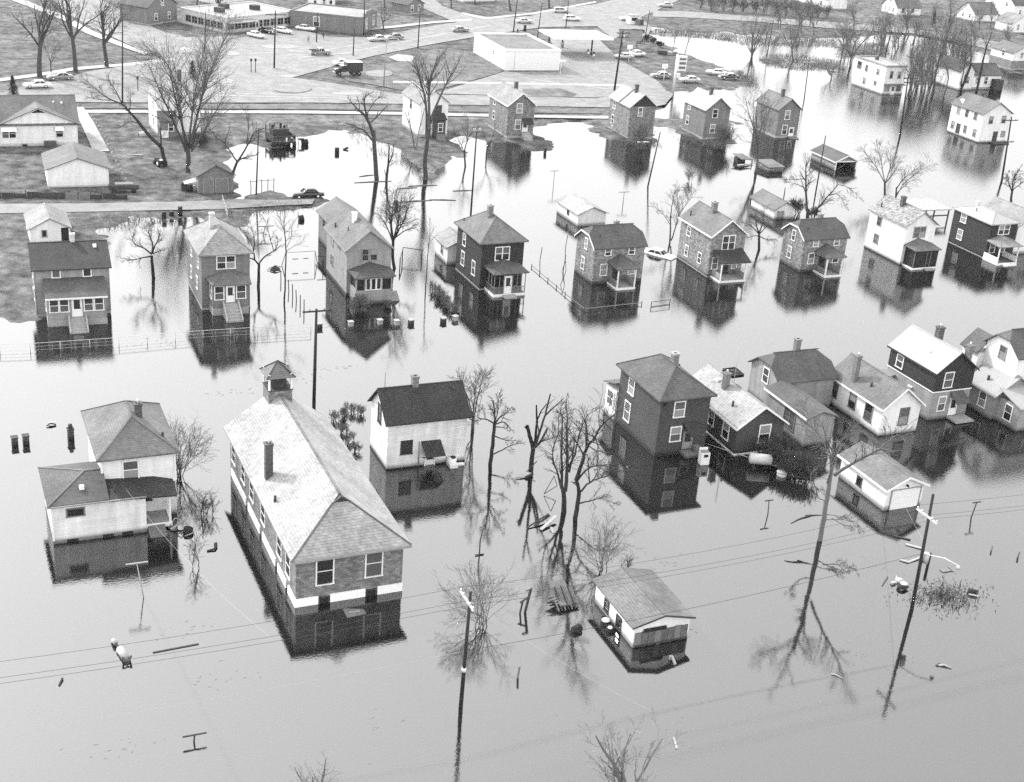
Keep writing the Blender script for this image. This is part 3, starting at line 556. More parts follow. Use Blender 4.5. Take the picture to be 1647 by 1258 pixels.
k = 2.16/3.06                                                        # the shingled gable face of the front hip, a little proud of the roof
h.wins([('F',7.0-.15,3.85,1.29,1.6,2.81),('L',7,4.0,.9,1.4,4.47)]); h.chimney(8.25, 6.9, 7.5, 9.0, .62, brickd, True); h.vent(9.9, 4.4, 6.5, .6, .12)
h.corner([(4.47,2.81,3.9,5.9),(10.59,2.81,3.3,5.9),(0,0,.3,3.65)], white2, .16); h.add('frieze_board', MB().box(4.55, 10.5, 2.76, 2.8, 5.75, 5.95), white2)
h.add('gutter', MB().bar((-.4,-.42,3.62), (7.6,-.42,3.6), .1), lgrey)
h.win('F', 1.87, 2.45, 1.42, .62, 0, 'single', mgrey, [dark]); h.door('F', 8.15, .75, .9, 2.0, 2.4)
h.floor(7.62, 9.75, .1, 2.4, .6, concrete, .2, white2); h.posts([(9.62,.2,.6,3.4)], white2, .18); h.rail((9.62,.4), (9.62,2.3), .6, 1.4, white2, 7); h.steps(7.7, 9.1, .05, -1.25, .5, 3, wood)
h.vent(5.2, .8, 3.7, .75, .09); h.hatch(2.6, 1.3, 4.25, .38)
porch_x = 9.9

h = House('hall', 'long low hall with pale shingled roof, small belfry on the ridge, whitewashed foundation', 'hall', 22.85, 89.24, .6)
hall = h
h.walls(insul2, 0, 8.8, 0, 23.9, 4.5); h.add('back_gable', MB().ext([(0,23.8,4.5),(8.8,23.8,4.5),(4.4,23.8,7.6)], (0,.1,0)), insul2)
h.add('foundation', MB().box(-.06, 8.86, -.06, 23.36, -.9, .02), brickd)
def band(x0, x1): h.add('foundation_panel', MB().box(x0, x1, -.1, -.003, -.6, .74), concrete_w)
band(-.1, 1.8); band(2.78, 5.7); band(6.72, 8.85)
for y0, y1 in ((.0,2.2),(2.9,5.6),(6.4,11.0),(11.9,16.4),(17.2,23.3)): h.add('foundation_panel', MB().box(-.1, -.003, y0, y1, -.6, .74), concrete_w)
for u in (2.29, 6.21): h.win('F', u, -.1, .85, .6, -.02, 'single', woodd, [dark])
h.win('F', 2.32, 1.77, 1.4, 2.4, 0, panes=[glass]); h.win('F', 6.36, 1.82, 1.4, 2.4, 0, panes=[glass3])
h.wins([('L',22.27,1.8,1.4,1.7),('L',18.38,1.8,1.4,1.7),('L',15.03,1.75,1.4,1.7),('L',10.82,1.7,1.4,1.7),('L',5.19,1.65,1.4,1.8),('L',2.37,1.5,1.3,1.9)], fm=white2, panes=[dark])
a, b_, c, e, ze, zr = -.5, 9.3, -.5, 24.4, 4.4, 7.72
A, B = (4.4,3.5,zr), (4.4,24.4,zr+.2)
rr = h.roof(rPale, [[(a,c,ze),(b_,c,ze),(5.1,2.9,7.2),(3.7,2.9,7.2)], [(b_,c,ze),(b_,e,ze),B,A,(5.1,2.9,7.2)], [(a,e,ze),(a,c,ze),(3.7,2.9,7.2),A,B]], .16, .1)
h.add('gablet', MB().ext([(3.7,2.95,7.2),(5.1,2.95,7.2),(4.4,2.95,7.75)], (0,.5,0)), woodd, rr)
g = MB(); g.bar((4.4,3.4,7.83), (4.4,22.8,8.02), .22, .06); h.add('ridge_cap', g, rMid, rr)
g = MB()
for p, q in (((a,c,ze),(3.7,2.9,7.2)), ((b_,c,ze),(5.1,2.9,7.2)), ((3.65,2.85,7.2),(4.4,2.7,7.85)), ((5.15,2.85,7.2),(4.4,2.7,7.85))): g.bar((p[0],p[1],p[2]+.1), (q[0],q[1],q[2]+.1), .16, .07)
h.add('hip_cap', g, rMid2, rr)
h.add('gutter', MB().bar((a,-.56,4.36), (b_,-.56,4.36), .1, .16), lgrey)
h.chimney(.75, 12.1, 4.7, 8.6, .62, brickd, True); h.vent(.35, 8.2, 4.9, .75, .12)
# belfry
bx, by = 4.4, 23.7
t = h.add('belfry', MB().box(bx-1.1, bx+1.1, by-1.1, by+1.1, 6.6, 8.45), insul2)
h.add('belfry_floor', MB().box(bx-1.16, bx+1.16, by-1.16, by+1.16, 8.45, 8.53), woodd, t)
for sx in (-1, 1):
    for sy in (-1, 1): h.add('belfry_post', MB().box(bx+sx*1.02-.08, bx+sx*1.02+.08, by+sy*1.02-.08, by+sy*1.02+.08, 8.53, 10.1), white2, t)
h.add('bell_frame', MB().box(bx-.7, bx+.7, by-.5, by+.5, 8.53, 9.25), woodd, t)
h.add('belfry_roof', MB().poly([(bx-1.35,by-1.35,9.75),(bx+1.35,by-1.35,9.75),(bx+1.35,by+1.35,9.75),(bx-1.35,by+1.35,9.75),(bx,by,11.0)], [(3,2,1,0),(0,1,4),(1,2,4),(2,3,4),(3,0,4)]), rMid, t)
g = MB()
for sx, sy in ((-1,-1),(1,-1),(1,1),(-1,1)): g.bar((bx+sx*1.35,by+sy*1.35,9.77), (bx,by,11.02), .13, .08)
h.add('belfry_hip_cap', g, woodd, t)
for p, q in (((bx-1,by-1,8.0),(bx,by-1.0,8.4)), ((bx+1,by-1,8.0),(bx,by-1.0,8.4))): pass

h = House('house', 'small white house with a dark ridge roof and a steep dark hood over its door', 'house', 36.85, 109.92, .3)
h.walls(offw, 0, 7.99, 0, 5.23, 5.1, 'GS', 2.27); h.base(brickd, 0, 7.99, 0, 5.23, .12, .04); h.gable(rDark, 0, 7.99, 0, 5.23, 5.1, 2.27, 'GS', .35)
h.win('F', 1.93, 1.55, 1.1, 1.3, 0, 'double', woodd, [glass]); h.win('L', 2.6, 3.9, .95, 1.8, 0, 'double', woodd, [glass]); h.door('F', 4.35, -.2, .9, 1.9)
h.roof(rDark, [[(3.6,-1.05,1.45),(5.6,-1.05,1.42),(5.35,-.02,2.68),(3.38,-.02,2.68)]], .08, 0, 'door_hood'); h.add('bracket', MB().bar((3.7,-.95,1.35), (3.6,-.02,.9), .07), woodd); h.add('bracket', MB().bar((5.4,-.95,1.35), (5.3,-.02,.9), .07), woodd)
h.chimney(3.45, 2.7, 7.1, 8.4, .6, brickm); h.vent(7.2, 1.9, 6.8, .4, .1); h.add('antenna', MB().tube([(.4,2.6,7.3),(.4,2.6,9.0)], .025, 5), wire); h.add('downpipe', MB().tube([(3.2,-.08,.3),(3.2,-.08,2.7)], .045, 6), lgrey)
h.add('lamp', MB().bar((5.4,-.12,4.75), (6.1,-.12,4.72), .07), woodd)

h = House('house', 'dark tall front-row house with grey hipped roof, white window frames, small hooded back door', 'house', 63.87, 106.1, 0)
h.walls(dgrey, 0, 5.67, 0, 8.86, 6.3); h.base(brickd, 0, 5.67, 0, 8.86, .1); h.hip(rMid2, 0, 5.67, 0, 8.86, 6.33, 2.12)
h.wins([('F',2.17,4.25,1.2,1.6),('F',2.1,1.57,1.2,1.5),('L',6.21,4.25,1.2,1.6),('L',6.53,1.1,1.25,2.0)]); h.chimney(3.15, 3.7, 7.9, 9.6, .62); h.vent(5.3, 6.2, 6.5, .6, .12)
h.walls(offw, -.2, 1.6, 8.9, 11.3, 3.3); h.roof(rMid2, [[(-.5,8.87,4.3),(-.5,11.6,3.5),(1.9,11.6,3.5),(1.9,8.87,4.3)]], .1, .02, 'porch_roof'); h.win('L', 10.1, 1.3, 1.4, 1.6, -.2)
h.roof(rDark, [[(3.4,-1.1,2.4),(5.1,-1.1,2.35),(4.8,-.02,3.6),(2.8,-.02,3.55)]], .08, 0, 'door_hood'); h.door('F', 3.6, .5, .95, 1.9, m=lgrey)
h.floor(2.9, 4.95, -1.25, -.02, .4, wood, .15, lgrey); h.posts([(3.0,-1.2,-.5,.2),(4.85,-1.2,-.5,.2)], woodd, .12); h.add('porch_bench', MB().box(4.2, 4.8, -.9, -.2, .42, 1.0), mgrey)
h.add('junction_box', MB().box(.25, .6, -.1, -.01, 5.6, 5.9), black)

h = House('cottage', 'low dark cottage with a pale roof, brick chimney and a thin aerial mast', 'cottage', 72.14, 104.38, -.1)
h.walls(dgrey, 0, 5.56, 0, 10.92, 3.3, 'GF', 1.93); h.base(concrete_w, 0, 5.56, 0, 10.92, .16, .04); h.gable(rPale, 0, 5.56, 0, 10.92, 3.3, 1.93, trim=white2)
h.wins([('F',3.29,1.15,1.3,1.9),('L',5.04,1.15,1.1,1.65),('L',2.05,1.0,1.2,1.75)]); h.chimney(1.9, 6.2, 4.3, 6.4, .6, brickm, True); h.vent(1.0, 3.0, 4.1, .55, .12); h.hatch(2.0, 7.8, 4.8)
h.add('aerial_mast', MB().tube([(3.0,6.4,5.2),(3.0,6.4,9.2)], .04, 6), wirel)
h = House('house', 'clipped-gable house with dark roof and a long front wing, tall brick chimney behind its ridge', 'house', 82.16, 112.42, -.3)
h.walls(lgrey, 0, 7.14, 0, 5.79, 3.85, 'GS', 2.05, clip=1.05); h.gable(rMid2, 0, 7.14, 0, 5.79, 3.85, 2.05, 'GS', .35, clip=1.05)
h.win('L', 2.71, 2.6, 1.1, 1.6, 0); h.chimney(4.1, 3.6, 5.3, 7.1, .6, brickm); h.corner([(0,0,0,3.8)], lgrey)
h.walls(lgrey, -1.68, 1.65, -8.15, -.02, 3.3, 'GF', .62); h.base(brickd, -1.68, 1.65, -8.15, -.1, .1); h.gable(rMid2, -1.68, 1.65, -8.15, -.5, 3.34, .62, 'GF', .35, ridge=False); h.add('fascia', MB().bar((-2.06,-8.5,3.3), (-2.06,-.2,3.3), .06, .2), white2)
h.win('L', -5.05, .9, 2.0, 2.0, -1.68, fm=mgrey, panes=[glass3]); h.corner([(-1.68,-8.15,.1,3.25),(1.65,-8.15,.1,3.25)], lgrey)

h = House('cottage', 'white cottage with dark window frames and tall thin chimney low on its grey roof', 'cottage', 90.17, 104.5, 1.2)
h.walls(white, 0, 5.0, 0, 9.37, 3.44, 'GF', 1.99); h.base(brickd, 0, 5.0, 0, 9.37, .1); h.gable(rMid, 0, 5.0, 0, 9.37, 3.44, 1.99, trim=white2)
h.wins([('F',2.95,1.1,1.2,1.85),('L',5.07,1.15,1.1,1.65),('L',2.21,1.0,1.2,1.75),('L',8.18,1.1,.8,1.6)], fm=mgrey); h.chimney(.55, 6.1, 3.6, 6.9, .55, brickm, True); h.vent(.9, 3.6, 4.2, .5, .13)
h = House('house', 'two-tone house, dark upper storey over pale lower storey, with a bright white roof', 'house', 98.26, 106.57, 1)
h.walls(lgrey, 0, 5.24, 0, 7.86, 3.42, name='lower_wall'); h.add('upper_wall', MB().ext([(-.04,-.04,3.45),(5.28,-.04,3.45),(5.28,-.04,5.95),(2.62,-.04,7.98),(-.04,-.04,5.95)], (0,7.94,0)), dgrey2)
h.add('belt_board', MB().box(-.08, 5.32, -.08, 7.94, 3.4, 3.52), white2); h.base(brickd, 0, 5.24, 0, 7.86, .1); h.gable(rWhite, 0, 5.24, 0, 7.86, 5.98, 2.02, trim=dgrey2)
h.wins([('F',1.76,3.95,1.2,1.7,-.04),('F',1.53,1.15,1.0,1.6),('L',6.02,4.0,1.1,1.45,-.04)]); h.door('F', 3.25, .4, .9, 2.0)
h.chimney(3.0, 4.1, 7.6, 9.4, .7, brickd, True); h.chimney(4.75, .9, 6.2, 8.3, .6, brickm, True); h.hatch(1.2, 3.0, 6.9, .3)
h.roof(rMid2, [[(2.8,-1.05,2.2),(4.9,-1.05,2.18),(4.2,-.02,3.34),(2.45,-.02,3.36)]], .08, 0, 'door_hood'); h.floor(2.6, 5.1, -1.7, -.02, .3, concrete, .2)
h.walls(offw, -.9, -.03, 6.6, 8.6, 2.6); h.roof(rLight, [[(-1.3,6.3,2.75),(0,6.3,2.95),(0,8.9,2.95),(-1.3,8.9,2.75)]], .1, 0, 'lean_to_roof')
h.add('eaves_lamp', MB().box(-.2, -.03, 3.2, 3.9, 2.6, 2.75), white2)
h = House('house', 'white clipped-gable house at the right edge, its grey front wing roofed bright white', 'house', 105.75, 105.0, .5)
h.walls(white, 2.3, 10.5, .25, 5.3, 7.4, 'GS', 2.1, clip=1.2); h.gable(rMid2, 2.3, 10.5, .25, 5.3, 7.4, 2.1, 'GS', .35, clip=1.2)
h.win('L', 2.7, 6.2, 1.0, 1.4, 2.3, fm=lgrey)
h.walls(white, 1.4, 4.0, 5.32, 7.9, 5.8); h.roof(rMid2, [[(1.1,5.33,5.85),(3.2,5.33,7.7),(3.2,8.2,7.7),(1.1,8.2,5.85)], [(5.3,5.33,5.85),(5.3,8.2,5.85),(3.2,8.2,7.7),(3.2,5.33,7.7)]], .12, .05, 'rear_wing_roof')
h.walls(lgrey, 0, 5.6, 0, 4.2, 3.1, 'GF', 1.9); h.base(brickd, 0, 5.6, 0, 4.1, .1); h.gable(rWhite, 0, 5.6, 0, 4.4, 3.1, 1.9)
h.walls(lgrey, .65, 4.6, -3.3, -.02, 2.8); h.base(brickd, .65, 4.6, -3.3, -.1, .1); h.roof(rWhite, [[(.35,-3.6,2.85),(4.9,-3.6,2.85),(4.9,-.02,3.9),(.35,-.02,3.9)]], .1, .04, 'wing_roof')
h.wins([('L',1.8,.95,1.1,1.7),('L',-1.7,.8,1.1,1.7,.65),('F',2.6,1.0,1.2,1.6,-3.3)]); h.vent(.9, 2.5, 3.9, .4, .15)

h = House('garage', 'white garage with a grey roof and a single lift door, nearest the forked pale tree', 'garage', 80.32, 90.29, .5)
h.walls(white, 0, 4.36, 0, 7.26, 2.4, 'GF', 1.0); h.gable(rMid, 0, 4.36, 0, 7.26, 2.4, 1.0, trim=white2)
g = h.add('garage_door', MB().box(.65, 3.95, -.05, -.003, -.6, 1.95), white2)
for i in range(3): h.add('door_panel', MB().box(.75, 3.85, -.075, -.053, -.0+.62*i, .56+.62*i), white2, g)
h.add('door_frame', MB().box(.52, .65, -.07, -.003, -.5, 2.05).box(3.95, 4.08, -.07, -.003, -.5, 2.05).box(.52, 4.08, -.075, -.003, 2.05, 2.15), lgrey); h.win('L', 4.11, .65, .7, .85, 0, 'single', woodd, [glass]); h.add('lamp', MB().tube([(2.2,-.02,2.5),(2.2,-.3,2.45)], .1, 8), black)
h = House('garage', 'low white garage with a bright roof patch and weathered plank doors, nearest the camera', 'garage', 46.36, 76.64, 0)
h.walls(white, 0, 4.92, 0, 6.81, 1.99, 'GF', .62); h.gable(rMid, 0, 4.92, 0, 6.81, 1.99, .62, 'GF', .3)
for i in range(8):
    x = .12+i*.585; h.add('plank', MB().box(x, x+.56, -.06-.012*(i % 3), -.003, -.6, 1.32+(.05 if i in (1, 6) else 0)), mat('weathered_plank', .085, .6, 2.2) if i % 3 else wood)
h.add('plank', MB().box(.8, 2.8, -.13, -.09, 1.28, 1.62), dark); h.add('plank', MB().box(.15, 4.8, -.13, -.095, .05, .2), woodd)
h.add('roof_patch', MB().slab([(1.2,1.6,2.33),(2.05,1.2,2.55),(2.1,2.5,2.56),(1.5,2.9,2.42)], .03), white2); h.add('fascia', MB().bar((-.3,-.33,2.0), (2.46,-.33,2.68), .05, .14), woodd); h.add('fascia', MB().bar((5.22,-.33,2.0), (2.46,-.33,2.68), .05, .14), woodd)
h.win('L', 4.7, .45, .7, .9, 0, 'double', woodd, [glass]); h.win('L', 2.48, .2, .8, 1.0, 0, 'double', woodd, [glass])

# --- sheds and garages behind the middle row
h = House('garage', 'white gable garage with an open dark doorway behind the leftmost middle-row house', 'garage', 10.36, 183.98, .3, .25)
h.walls(white, 0, 5.18, 0, 7.03, 2.0, 'GF', 1.35); h.gable(rLight, 0, 5.18, 0, 7.03, 2.0, 1.35, o=.25); h.win('F', 1.82, .9, .6, .8, 0, 'single', lgrey, [glass]); h.add('doorway', MB().box(4.0, 4.95, -.03, -.003, 0, 2.0), dark); h.win('L', 3.5, .8, .6, .8, 0, 'single', lgrey, [glass])
h = House('shed', 'grey shed with a plain roof directly behind the pale gable-front house', 'shed', 49.0, 174.8, 0)
h.walls(mgrey, 0, 5.2, 0, 6.0, 4.2, 'GF', 1.7); h.gable(rMid, 0, 5.2, 0, 6.0, 4.2, 1.7); h.win('L', 3.2, 2.6, .7, .9, 0, 'single', woodd)
h = House('shed', 'pale shed with one window, half hidden behind the dark house with the screened porch', 'shed', 64.6, 166.6, 0)
h.walls(offw, -1.2, 3, 0, 5, 2.6, 'GF', 1.0); h.gable(rLight, -1.2, 3, 0, 5, 2.6, 1.0); h.win('L', 2.2, 1.0, .7, 1.0, -1.2, 'double', lgrey)
h = House('garage', 'long white garage with a pale roof behind the board-fenced stone-patterned house', 'garage', 89.72, 180.35, 1.7)
h.walls(white, 0, 4.78, 0, 7.43, 1.99, 'GF', .99); h.gable(rPale, 0, 4.78, 0, 7.43, 1.99, .99); h.win('L', 3.5, .9, .5, .6, 0, 'single', woodd, [glass])
h = House('garage', 'white garage with a grey roof and plank door standing in water behind the mottled houses', 'garage', 124.24, 178.9, -.7)
h.walls(offw, 0, 3.9, 0, 7.2, 1.7, 'GF', 1.14); h.gable(rMid, 0, 3.9, 0, 7.2, 1.7, 1.14); h.add('door_panel', MB().box(.5, 1.8, -.05, -.003, -.5, 1.4), lgrey); h.add('door_panel', MB().box(1.95, 3.3, -.05, -.003, -.5, 1.4), offw)
h = House('garage', 'grey-roofed open garage with a dark interior, flooded behind the middle row at right', 'garage', 154.84, 205.93, -.3)
b = MB(); b.box(0, .15, 0, 8.0, -.9, 1.67); b.box(4.7, 4.85, 0, 8.0, -.9, 1.67); b.box(.15, 4.7, 7.85, 8.0, -.9, 1.67); b.ext([(0,7.9,1.67),(4.85,7.9,1.67),(2.42,7.9,2.7)], (0,.1,0)); b.ext([(0,.02,1.67),(4.85,.02,1.67),(2.42,.02,2.7)], (0,.1,0)); h.add('wall', b, lgrey)
h.gable(rMid2, 0, 4.85, 0, 8.0, 1.67, 1.03, trim=white2); h.add('door_frame', MB().box(0, .25, -.06, .0, -.6, 1.6).box(4.6, 4.85, -.06, 0, -.6, 1.6).box(.25, 4.6, -.06, 0, 1.45, 1.68), white2); h.add('brace', MB().bar((1.0,.5,0), (4.2,1.5,1.4), .1), wood); h.add('inner_wall', MB().box(.2, 4.65, 4.0, 4.1, -.5, 1.6), dark); h.win('L', 4, .5, 1.2, .8, 0, 'single', lgrey)
h = House('shed', 'small flat-roofed shed standing in water beside the twiggy tree', 'shed', 140.23, 205.74, 0)
h.walls(insul, 0, 3.0, 0, 4.2, 1.0); h.roof(rMid, [[(-.25,-.25,1.0),(3.25,-.25,1.0),(3.25,4.4,1.3),(-.25,4.4,1.3)]], .12, .06); h.add('door_panel', MB().box(.8, 1.9, -.04, -.003, -.4, .85), mgrey)
q = at(1196, 262)
h = House('shed', 'wrecked little shed roof floating on pale boards', 'shed', q.x-1.5, q.y-1.2, 8)
h.roof(rMid, [[(0,-.2,1.1),(2.6,-.2,.9),(2.4,2.6,1.35),(.1,2.6,1.5)]], .12, 0); h.add('wall', MB().box(.3, 2.2, 1.2, 2.3, -.5, 1.0), woodd); h.add('board', MB().box(-1.0, 1.4, -.9, -.3, .02, .2), woodl); h.add('board', MB().bar((.2,-1.3,.12), (2.7,-.4,.2), .25, .1), woodl); h.add('board', MB().bar((2.3,-.6,.0), (2.3,-.5,1.0), .12), woodd)
q = at(1470, 357)
h = House('carport', 'flat pale carport roof on dark posts behind the white speckled-roof house', 'carport', q.x, q.y-1.0, 0)
h.roof(rWhite, [[(0,0,2.3),(6.5,0,2.2),(6.5,6,2.4),(0,6,2.5)]], .15, 0)
for x in (.3, 3.2, 6.2):
    for y in (.3, 5.7): h.add('carport_post', MB().box(x-.09, x+.09, y-.09, y+.09, -.6, 2.2), woodd)
h.add('rail', MB().box(.3, 6.2, .25, .35, 1.0, 1.2), woodd); h.add('lumber', MB().box(1.2, 3.6, 2, 4.2, -.3, .9), woodd)

# --- far row and the houses beyond
FARG = 'houses of the far row by the street'
def far_gable(label, x, y, yaw, w, d, hh, r, wm, rm, z, wins, chim=None, trim=None, cat='house', fm=None, grp=FARG):
    h = House('house', label, cat, x, y, yaw, z, grp)
    h.walls(wm, 0, w, 0, d, hh, 'GF', r); h.base(concrete, 0, w, 0, d, .45); h.gable(rm, 0, w, 0, d, hh, r, trim=trim); h.wins(wins, fm=fm)
    if chim: h.chimney(chim[0], chim[1], hh+r*.6, hh+r+1.3, .6, brickd)
    return h
h = far_gable('white far house behind the leaning trees at left, small porch in front', 36.1, 241.7, 2.4, 7.6, 7.5, 6.4, 2.9, white, rLight, .3, [('F',4.1,5.6,.9,1.4),('F',2.2,1.2,.9,1.4),('L',3,4.2,.9,1.3),('L',3,1.2,.9,1.3)], (4.9,4))
h.walls(mgrey, .1, 3.0, -1.9, -.02, 2.9); h.roof(rMid, [[(-.1,-2.2,3.0),(3.2,-2.2,3.0),(3.2,0,4.3),(-.1,0,4.3)]], .12, .05, 'porch_roof'); h.win('F', 2.0, 1.2, .9, 1.3, -1.9); h.add('porch_panel', MB().box(.2, 1.5, -2.0, -1.9, 0, 1.3), white2)
h = far_gable('white far house behind the tall pollarded tree, dark little back porch', 83.09, 236.7, 1.5, 5.55, 9.38, 6.4, 2.21, white, rLight, .25, [('L',5,4.4,.9,1.4),('F',3.6,4.3,1.3,1.5)], (3,4), fm=mgrey)
h.walls(dgrey, 2.6, 4.6, -1.5, -.02, 3.4); h.roof(rDark, [[(2.4,-1.8,3.5),(4.8,-1.8,3.5),(4.8,0,4.4),(2.4,0,4.4)]], .12, .05, 'porch_roof'); h.win('F', 3.6, 1.3, .9, 1.5, -1.5); h.steps(2.8, 4.2, -1.6, -3.2, .9, 4, wood)
h = far_gable('grey far house with pale roof and front stoop on a spit of land', 99.8, 234.4, -.4, 5.4, 9.8, 6.4, 2.13, insul2, rLight, .2, [('F',2.24,4.85,1.1,1.7),('F',2.14,1.75,1.1,1.7),('L',7,4.9,1.0,1.4),('L',7,2.1,1.0,1.4)], (2.9,4), white2)
h.door('F', 3.65, 1.2, 1.0, 1.9); h.roof(rDark, [[(3.0,-1.2,2.9),(5.0,-1.2,2.9),(4.9,0,3.8),(2.9,0,3.8)]], .1, 0, 'door_hood'); h.steps(2.9, 4.6, -.1, -2.2, 1.1, 4, concrete)
h = far_gable('far house with a two-piece metal roof, dark gable peak and bare front', 124.42, 232.1, -1.3, 5.46, 9.31, 6.45, 2.27, insul2, mat('metal_roof', .22, .12, 1.5, var2=.12), 0, [('F',2.16,4.6,.9,1.6),('L',7.09,4.5,1.1,1.4),('L',7.29,1.5,1.1,1.6)], (2.5,3.2))
h.add('gable_panel', MB().ext([(.1,-.03,6.5),(5.36,-.03,6.5),(2.73,-.03,8.6)], (0,-.05,0)), dgrey2); h.add('roof_seam', MB().bar((-.35,4.6,6.3), (2.73,4.6,8.86), .35, .1), rMid2)
h = far_gable('far house with a bright white gable roof, flooded above its sill', 140.37, 230.5, .4, 5.56, 8.51, 6.2, 2.25, mgrey, rWhite, 0, [('F',2.12,4.4,1.05,1.65),('F',1.95,1.4,1.05,1.65),('L',6.41,4.6,1.0,1.4),('L',6.55,1.6,1.0,1.6)], (2.6,3.2), white2)
h.roof(rMid, [[(3.4,-1.2,2.3),(5.4,-1.2,2.3),(5.3,0,3.0),(3.3,0,3.0)]], .1, 0, 'door_hood')
h = far_gable('grey far house at the end of the far row, twiggy tree at its left corner', 157.36, 230.5, -.6, 5.07, 8.53, 5.9, 2.01, mgrey, rMid, 0, [('F',2.09,3.8,1.1,1.7),('F',1.94,.75,1.1,1.75)], (2.4,3.2))
h.door('F', 3.6, .2, 1.0, 1.8); h.steps(2.8, 4.8, -.1, -1.4, .3, 2, wood)
h = House('apartment_house', 'pale flat-roofed two-storey building by the thin flooded trees', 'building', 212.28, 269.0, .6)
h.walls(offw, 0, 6.0, 0, 12.3, 6.6); b = MB(); b.box(-.15, 6.15, -.15, .2, 6.6, 7.0); b.box(-.15, 6.15, 12.1, 12.45, 6.6, 7.0); b.box(-.15, .2, .2, 12.1, 6.6, 7.0); b.box(5.8, 6.15, .2, 12.1, 6.6, 7.0); h.add('parapet', b, lgrey); h.add('roof', MB().box(.2, 5.8, .2, 12.1, 6.603, 6.7), rPale)
h.wins([('L',10.4,4.3,1.6,1.6),('L',7.47,4.2,.9,1.4),('L',2.9,4.3,.9,1.2),('L',7.58,1.1,.9,1.4),('L',3.27,1.7,.9,.8),('F',1.81,4.0,.85,1.5),('F',4.21,3.9,.85,1.5),('F',1.16,.85,1.4,1.4),('F',4.68,.85,1.4,1.4)], fm=lgrey); h.door('F', 3.0, 0, 1.0, 2.0); h.chimney(3.4, 8.5, 6.7, 7.6, .7, brickd); h.roof(rMid, [[(.2,-1.2,2.45),(5.8,-1.2,2.45),(5.8,0,2.6),(.2,0,2.6)]], .1, 0, 'front_canopy')
h = House('house', 'white two-storey house with two rows of dark side windows, alone in open water', 'house', 202.43, 222.32, -.3)
h.walls(white, 0, 7.45, 0, 10.19, 6.19, 'GF', 2.18); h.base(woodd, 0, 7.45, 0, 10.19, .1); h.gable(rMid, 0, 7.45, 0, 10.19, 6.19, 2.18); h.ridge_line
h.wins([('L',7.81,4.4,.95,1.35),('L',5.07,4.4,.95,1.35),('L',2.32,4.4,.95,1.35),('L',8.73,1.1,.95,1.4),('L',4.65,1.1,.95,1.4),('L',1.61,1.0,.95,1.5),('F',2.25,4.1,1.0,1.45),('F',5.59,4.2,1.0,1.35),('F',6.2,1.25,1.0,1.1)], fm=lgrey); h.door('L', 6.87, .4, 1.0, 2.0, m=woodd); h.door('F', 4.17, .25, 1.0, 2.0, m=woodd); h.add('porch_floor', MB().box(2.6, 6.8, -1.8, -.1, -.3, .2), woodd); h.add('roof_patch', MB().slab([(.5,7.6,6.62),(1.6,8.4,7.3),(1.6,9.3,7.3),(1.2,9.3,7.06)], .03), white2)
h = House('house', 'pale house with a grey roof among the tall bare trees at right', 'house', 238.74, 273.17, 0)
h.walls(white, 0, 4.2, 0, 9, 4.9, 'GF', 2.0); h.walls(white, 4.25, 14.0, 1.0, 8.0, 3.6, 'GS', 2.2); h.gable(rMid2, 0, 4.2, 0, 9, 4.9, 2.0); h.gable(rMid2, 4.6, 14, 1.0, 8.0, 3.6, 2.2, 'GS'); h.base(concrete, 4.25, 14, 1.0, 8, .5); h.wins([('F',2.4,1.7,1.2,1.7),('F',6.5,1.3,1.1,1.7,1.0),('F',9.2,1.3,1.1,1.7,1.0)]); h.walls(woodd, 11, 13.5, -.8, .98, 2.6)
# dry land, upper left
h = House('ranch_house', 'white single-storey house with awnings and a wide gable, upper left', 'house', 9.79, 236.12, -.1, .3)
h.walls(white, -14, 12.28, 0, 12, 3.75, 'GS', 3.3); h.add('gable_wall', MB().ext([(0,-.08,-.9),(12.28,-.08,-.9),(12.28,-.08,3.75),(6.14,-.08,6.3),(0,-.08,3.75)], (0,.07,0)), white); h.base(brickl, -14, 12.28, -.1, 12, .55)
h.gable(rMid, -14, 12.28, 0, 12, 3.75, 3.4, 'GS', .4, ridge=True); k = 2.6/6.14
h.roof(rMid, [[(-.5,-.5,3.75-.5*k),(6.14,-.5,6.4),(6.14,4.6,6.4),(-.5,.4,3.75-.5*k)], [(12.8,-.5,3.75-.5*k),(12.8,.4,3.75-.5*k),(6.14,4.6,6.4),(6.14,-.5,6.4)]], .13, .1)
h.add('gable_vent', MB().ext([(5.0,-.13,5.6),(7.3,-.13,5.6),(6.14,-.13,6.15)], (0,-.03,0)), dark)
for u, w in ((1.37,2.2), (9.36,1.2)):
    h.win('F', u, 1.5, w, 1.3, -.08); h.add('awning', MB().slab([(u-w/2-.15,-1.0,2.75),(u+w/2+.15,-1.0,2.75),(u+w/2+.1,-.1,3.4),(u-w/2-.1,-.1,3.4)], .06), white2)
h.win('F', 3.7, -.25, .9, .55, -.12, 'single', concrete, [dark]); h.add('cellar_hatch', MB().ext([(6.8,-.1,-.3),(8.7,-.1,-.3),(8.7,-.1,.9),(6.8,-.1,.9)], (0,-.9,0)), rMid2); h.hatch(10.3, 4.2, 6.2, .3); h.hatch(9.0, 4.4, 6.3, .25)
h = House('garage', 'white double garage with a blank gable beside the concrete drive, upper left', 'garage', 14.94, 210.77, -2, .3)
h.walls(white, 0, 8.97, 0, 9.38, 2.8, 'GF', 1.62); h.gable(rMid, 0, 8.97, 0, 9.38, 2.8, 1.62)
h = House('shed', 'dark grey shed with a pair of plank doors beside the crooked tree', 'shed', 36.4, 204.35, 1.2, .2)
h.walls(mgrey, 0, 5.42, 0, 5.3, 3.0, 'GF', 1.5); h.gable(rMid2, 0, 5.42, 0, 5.3, 3.0, 1.5)
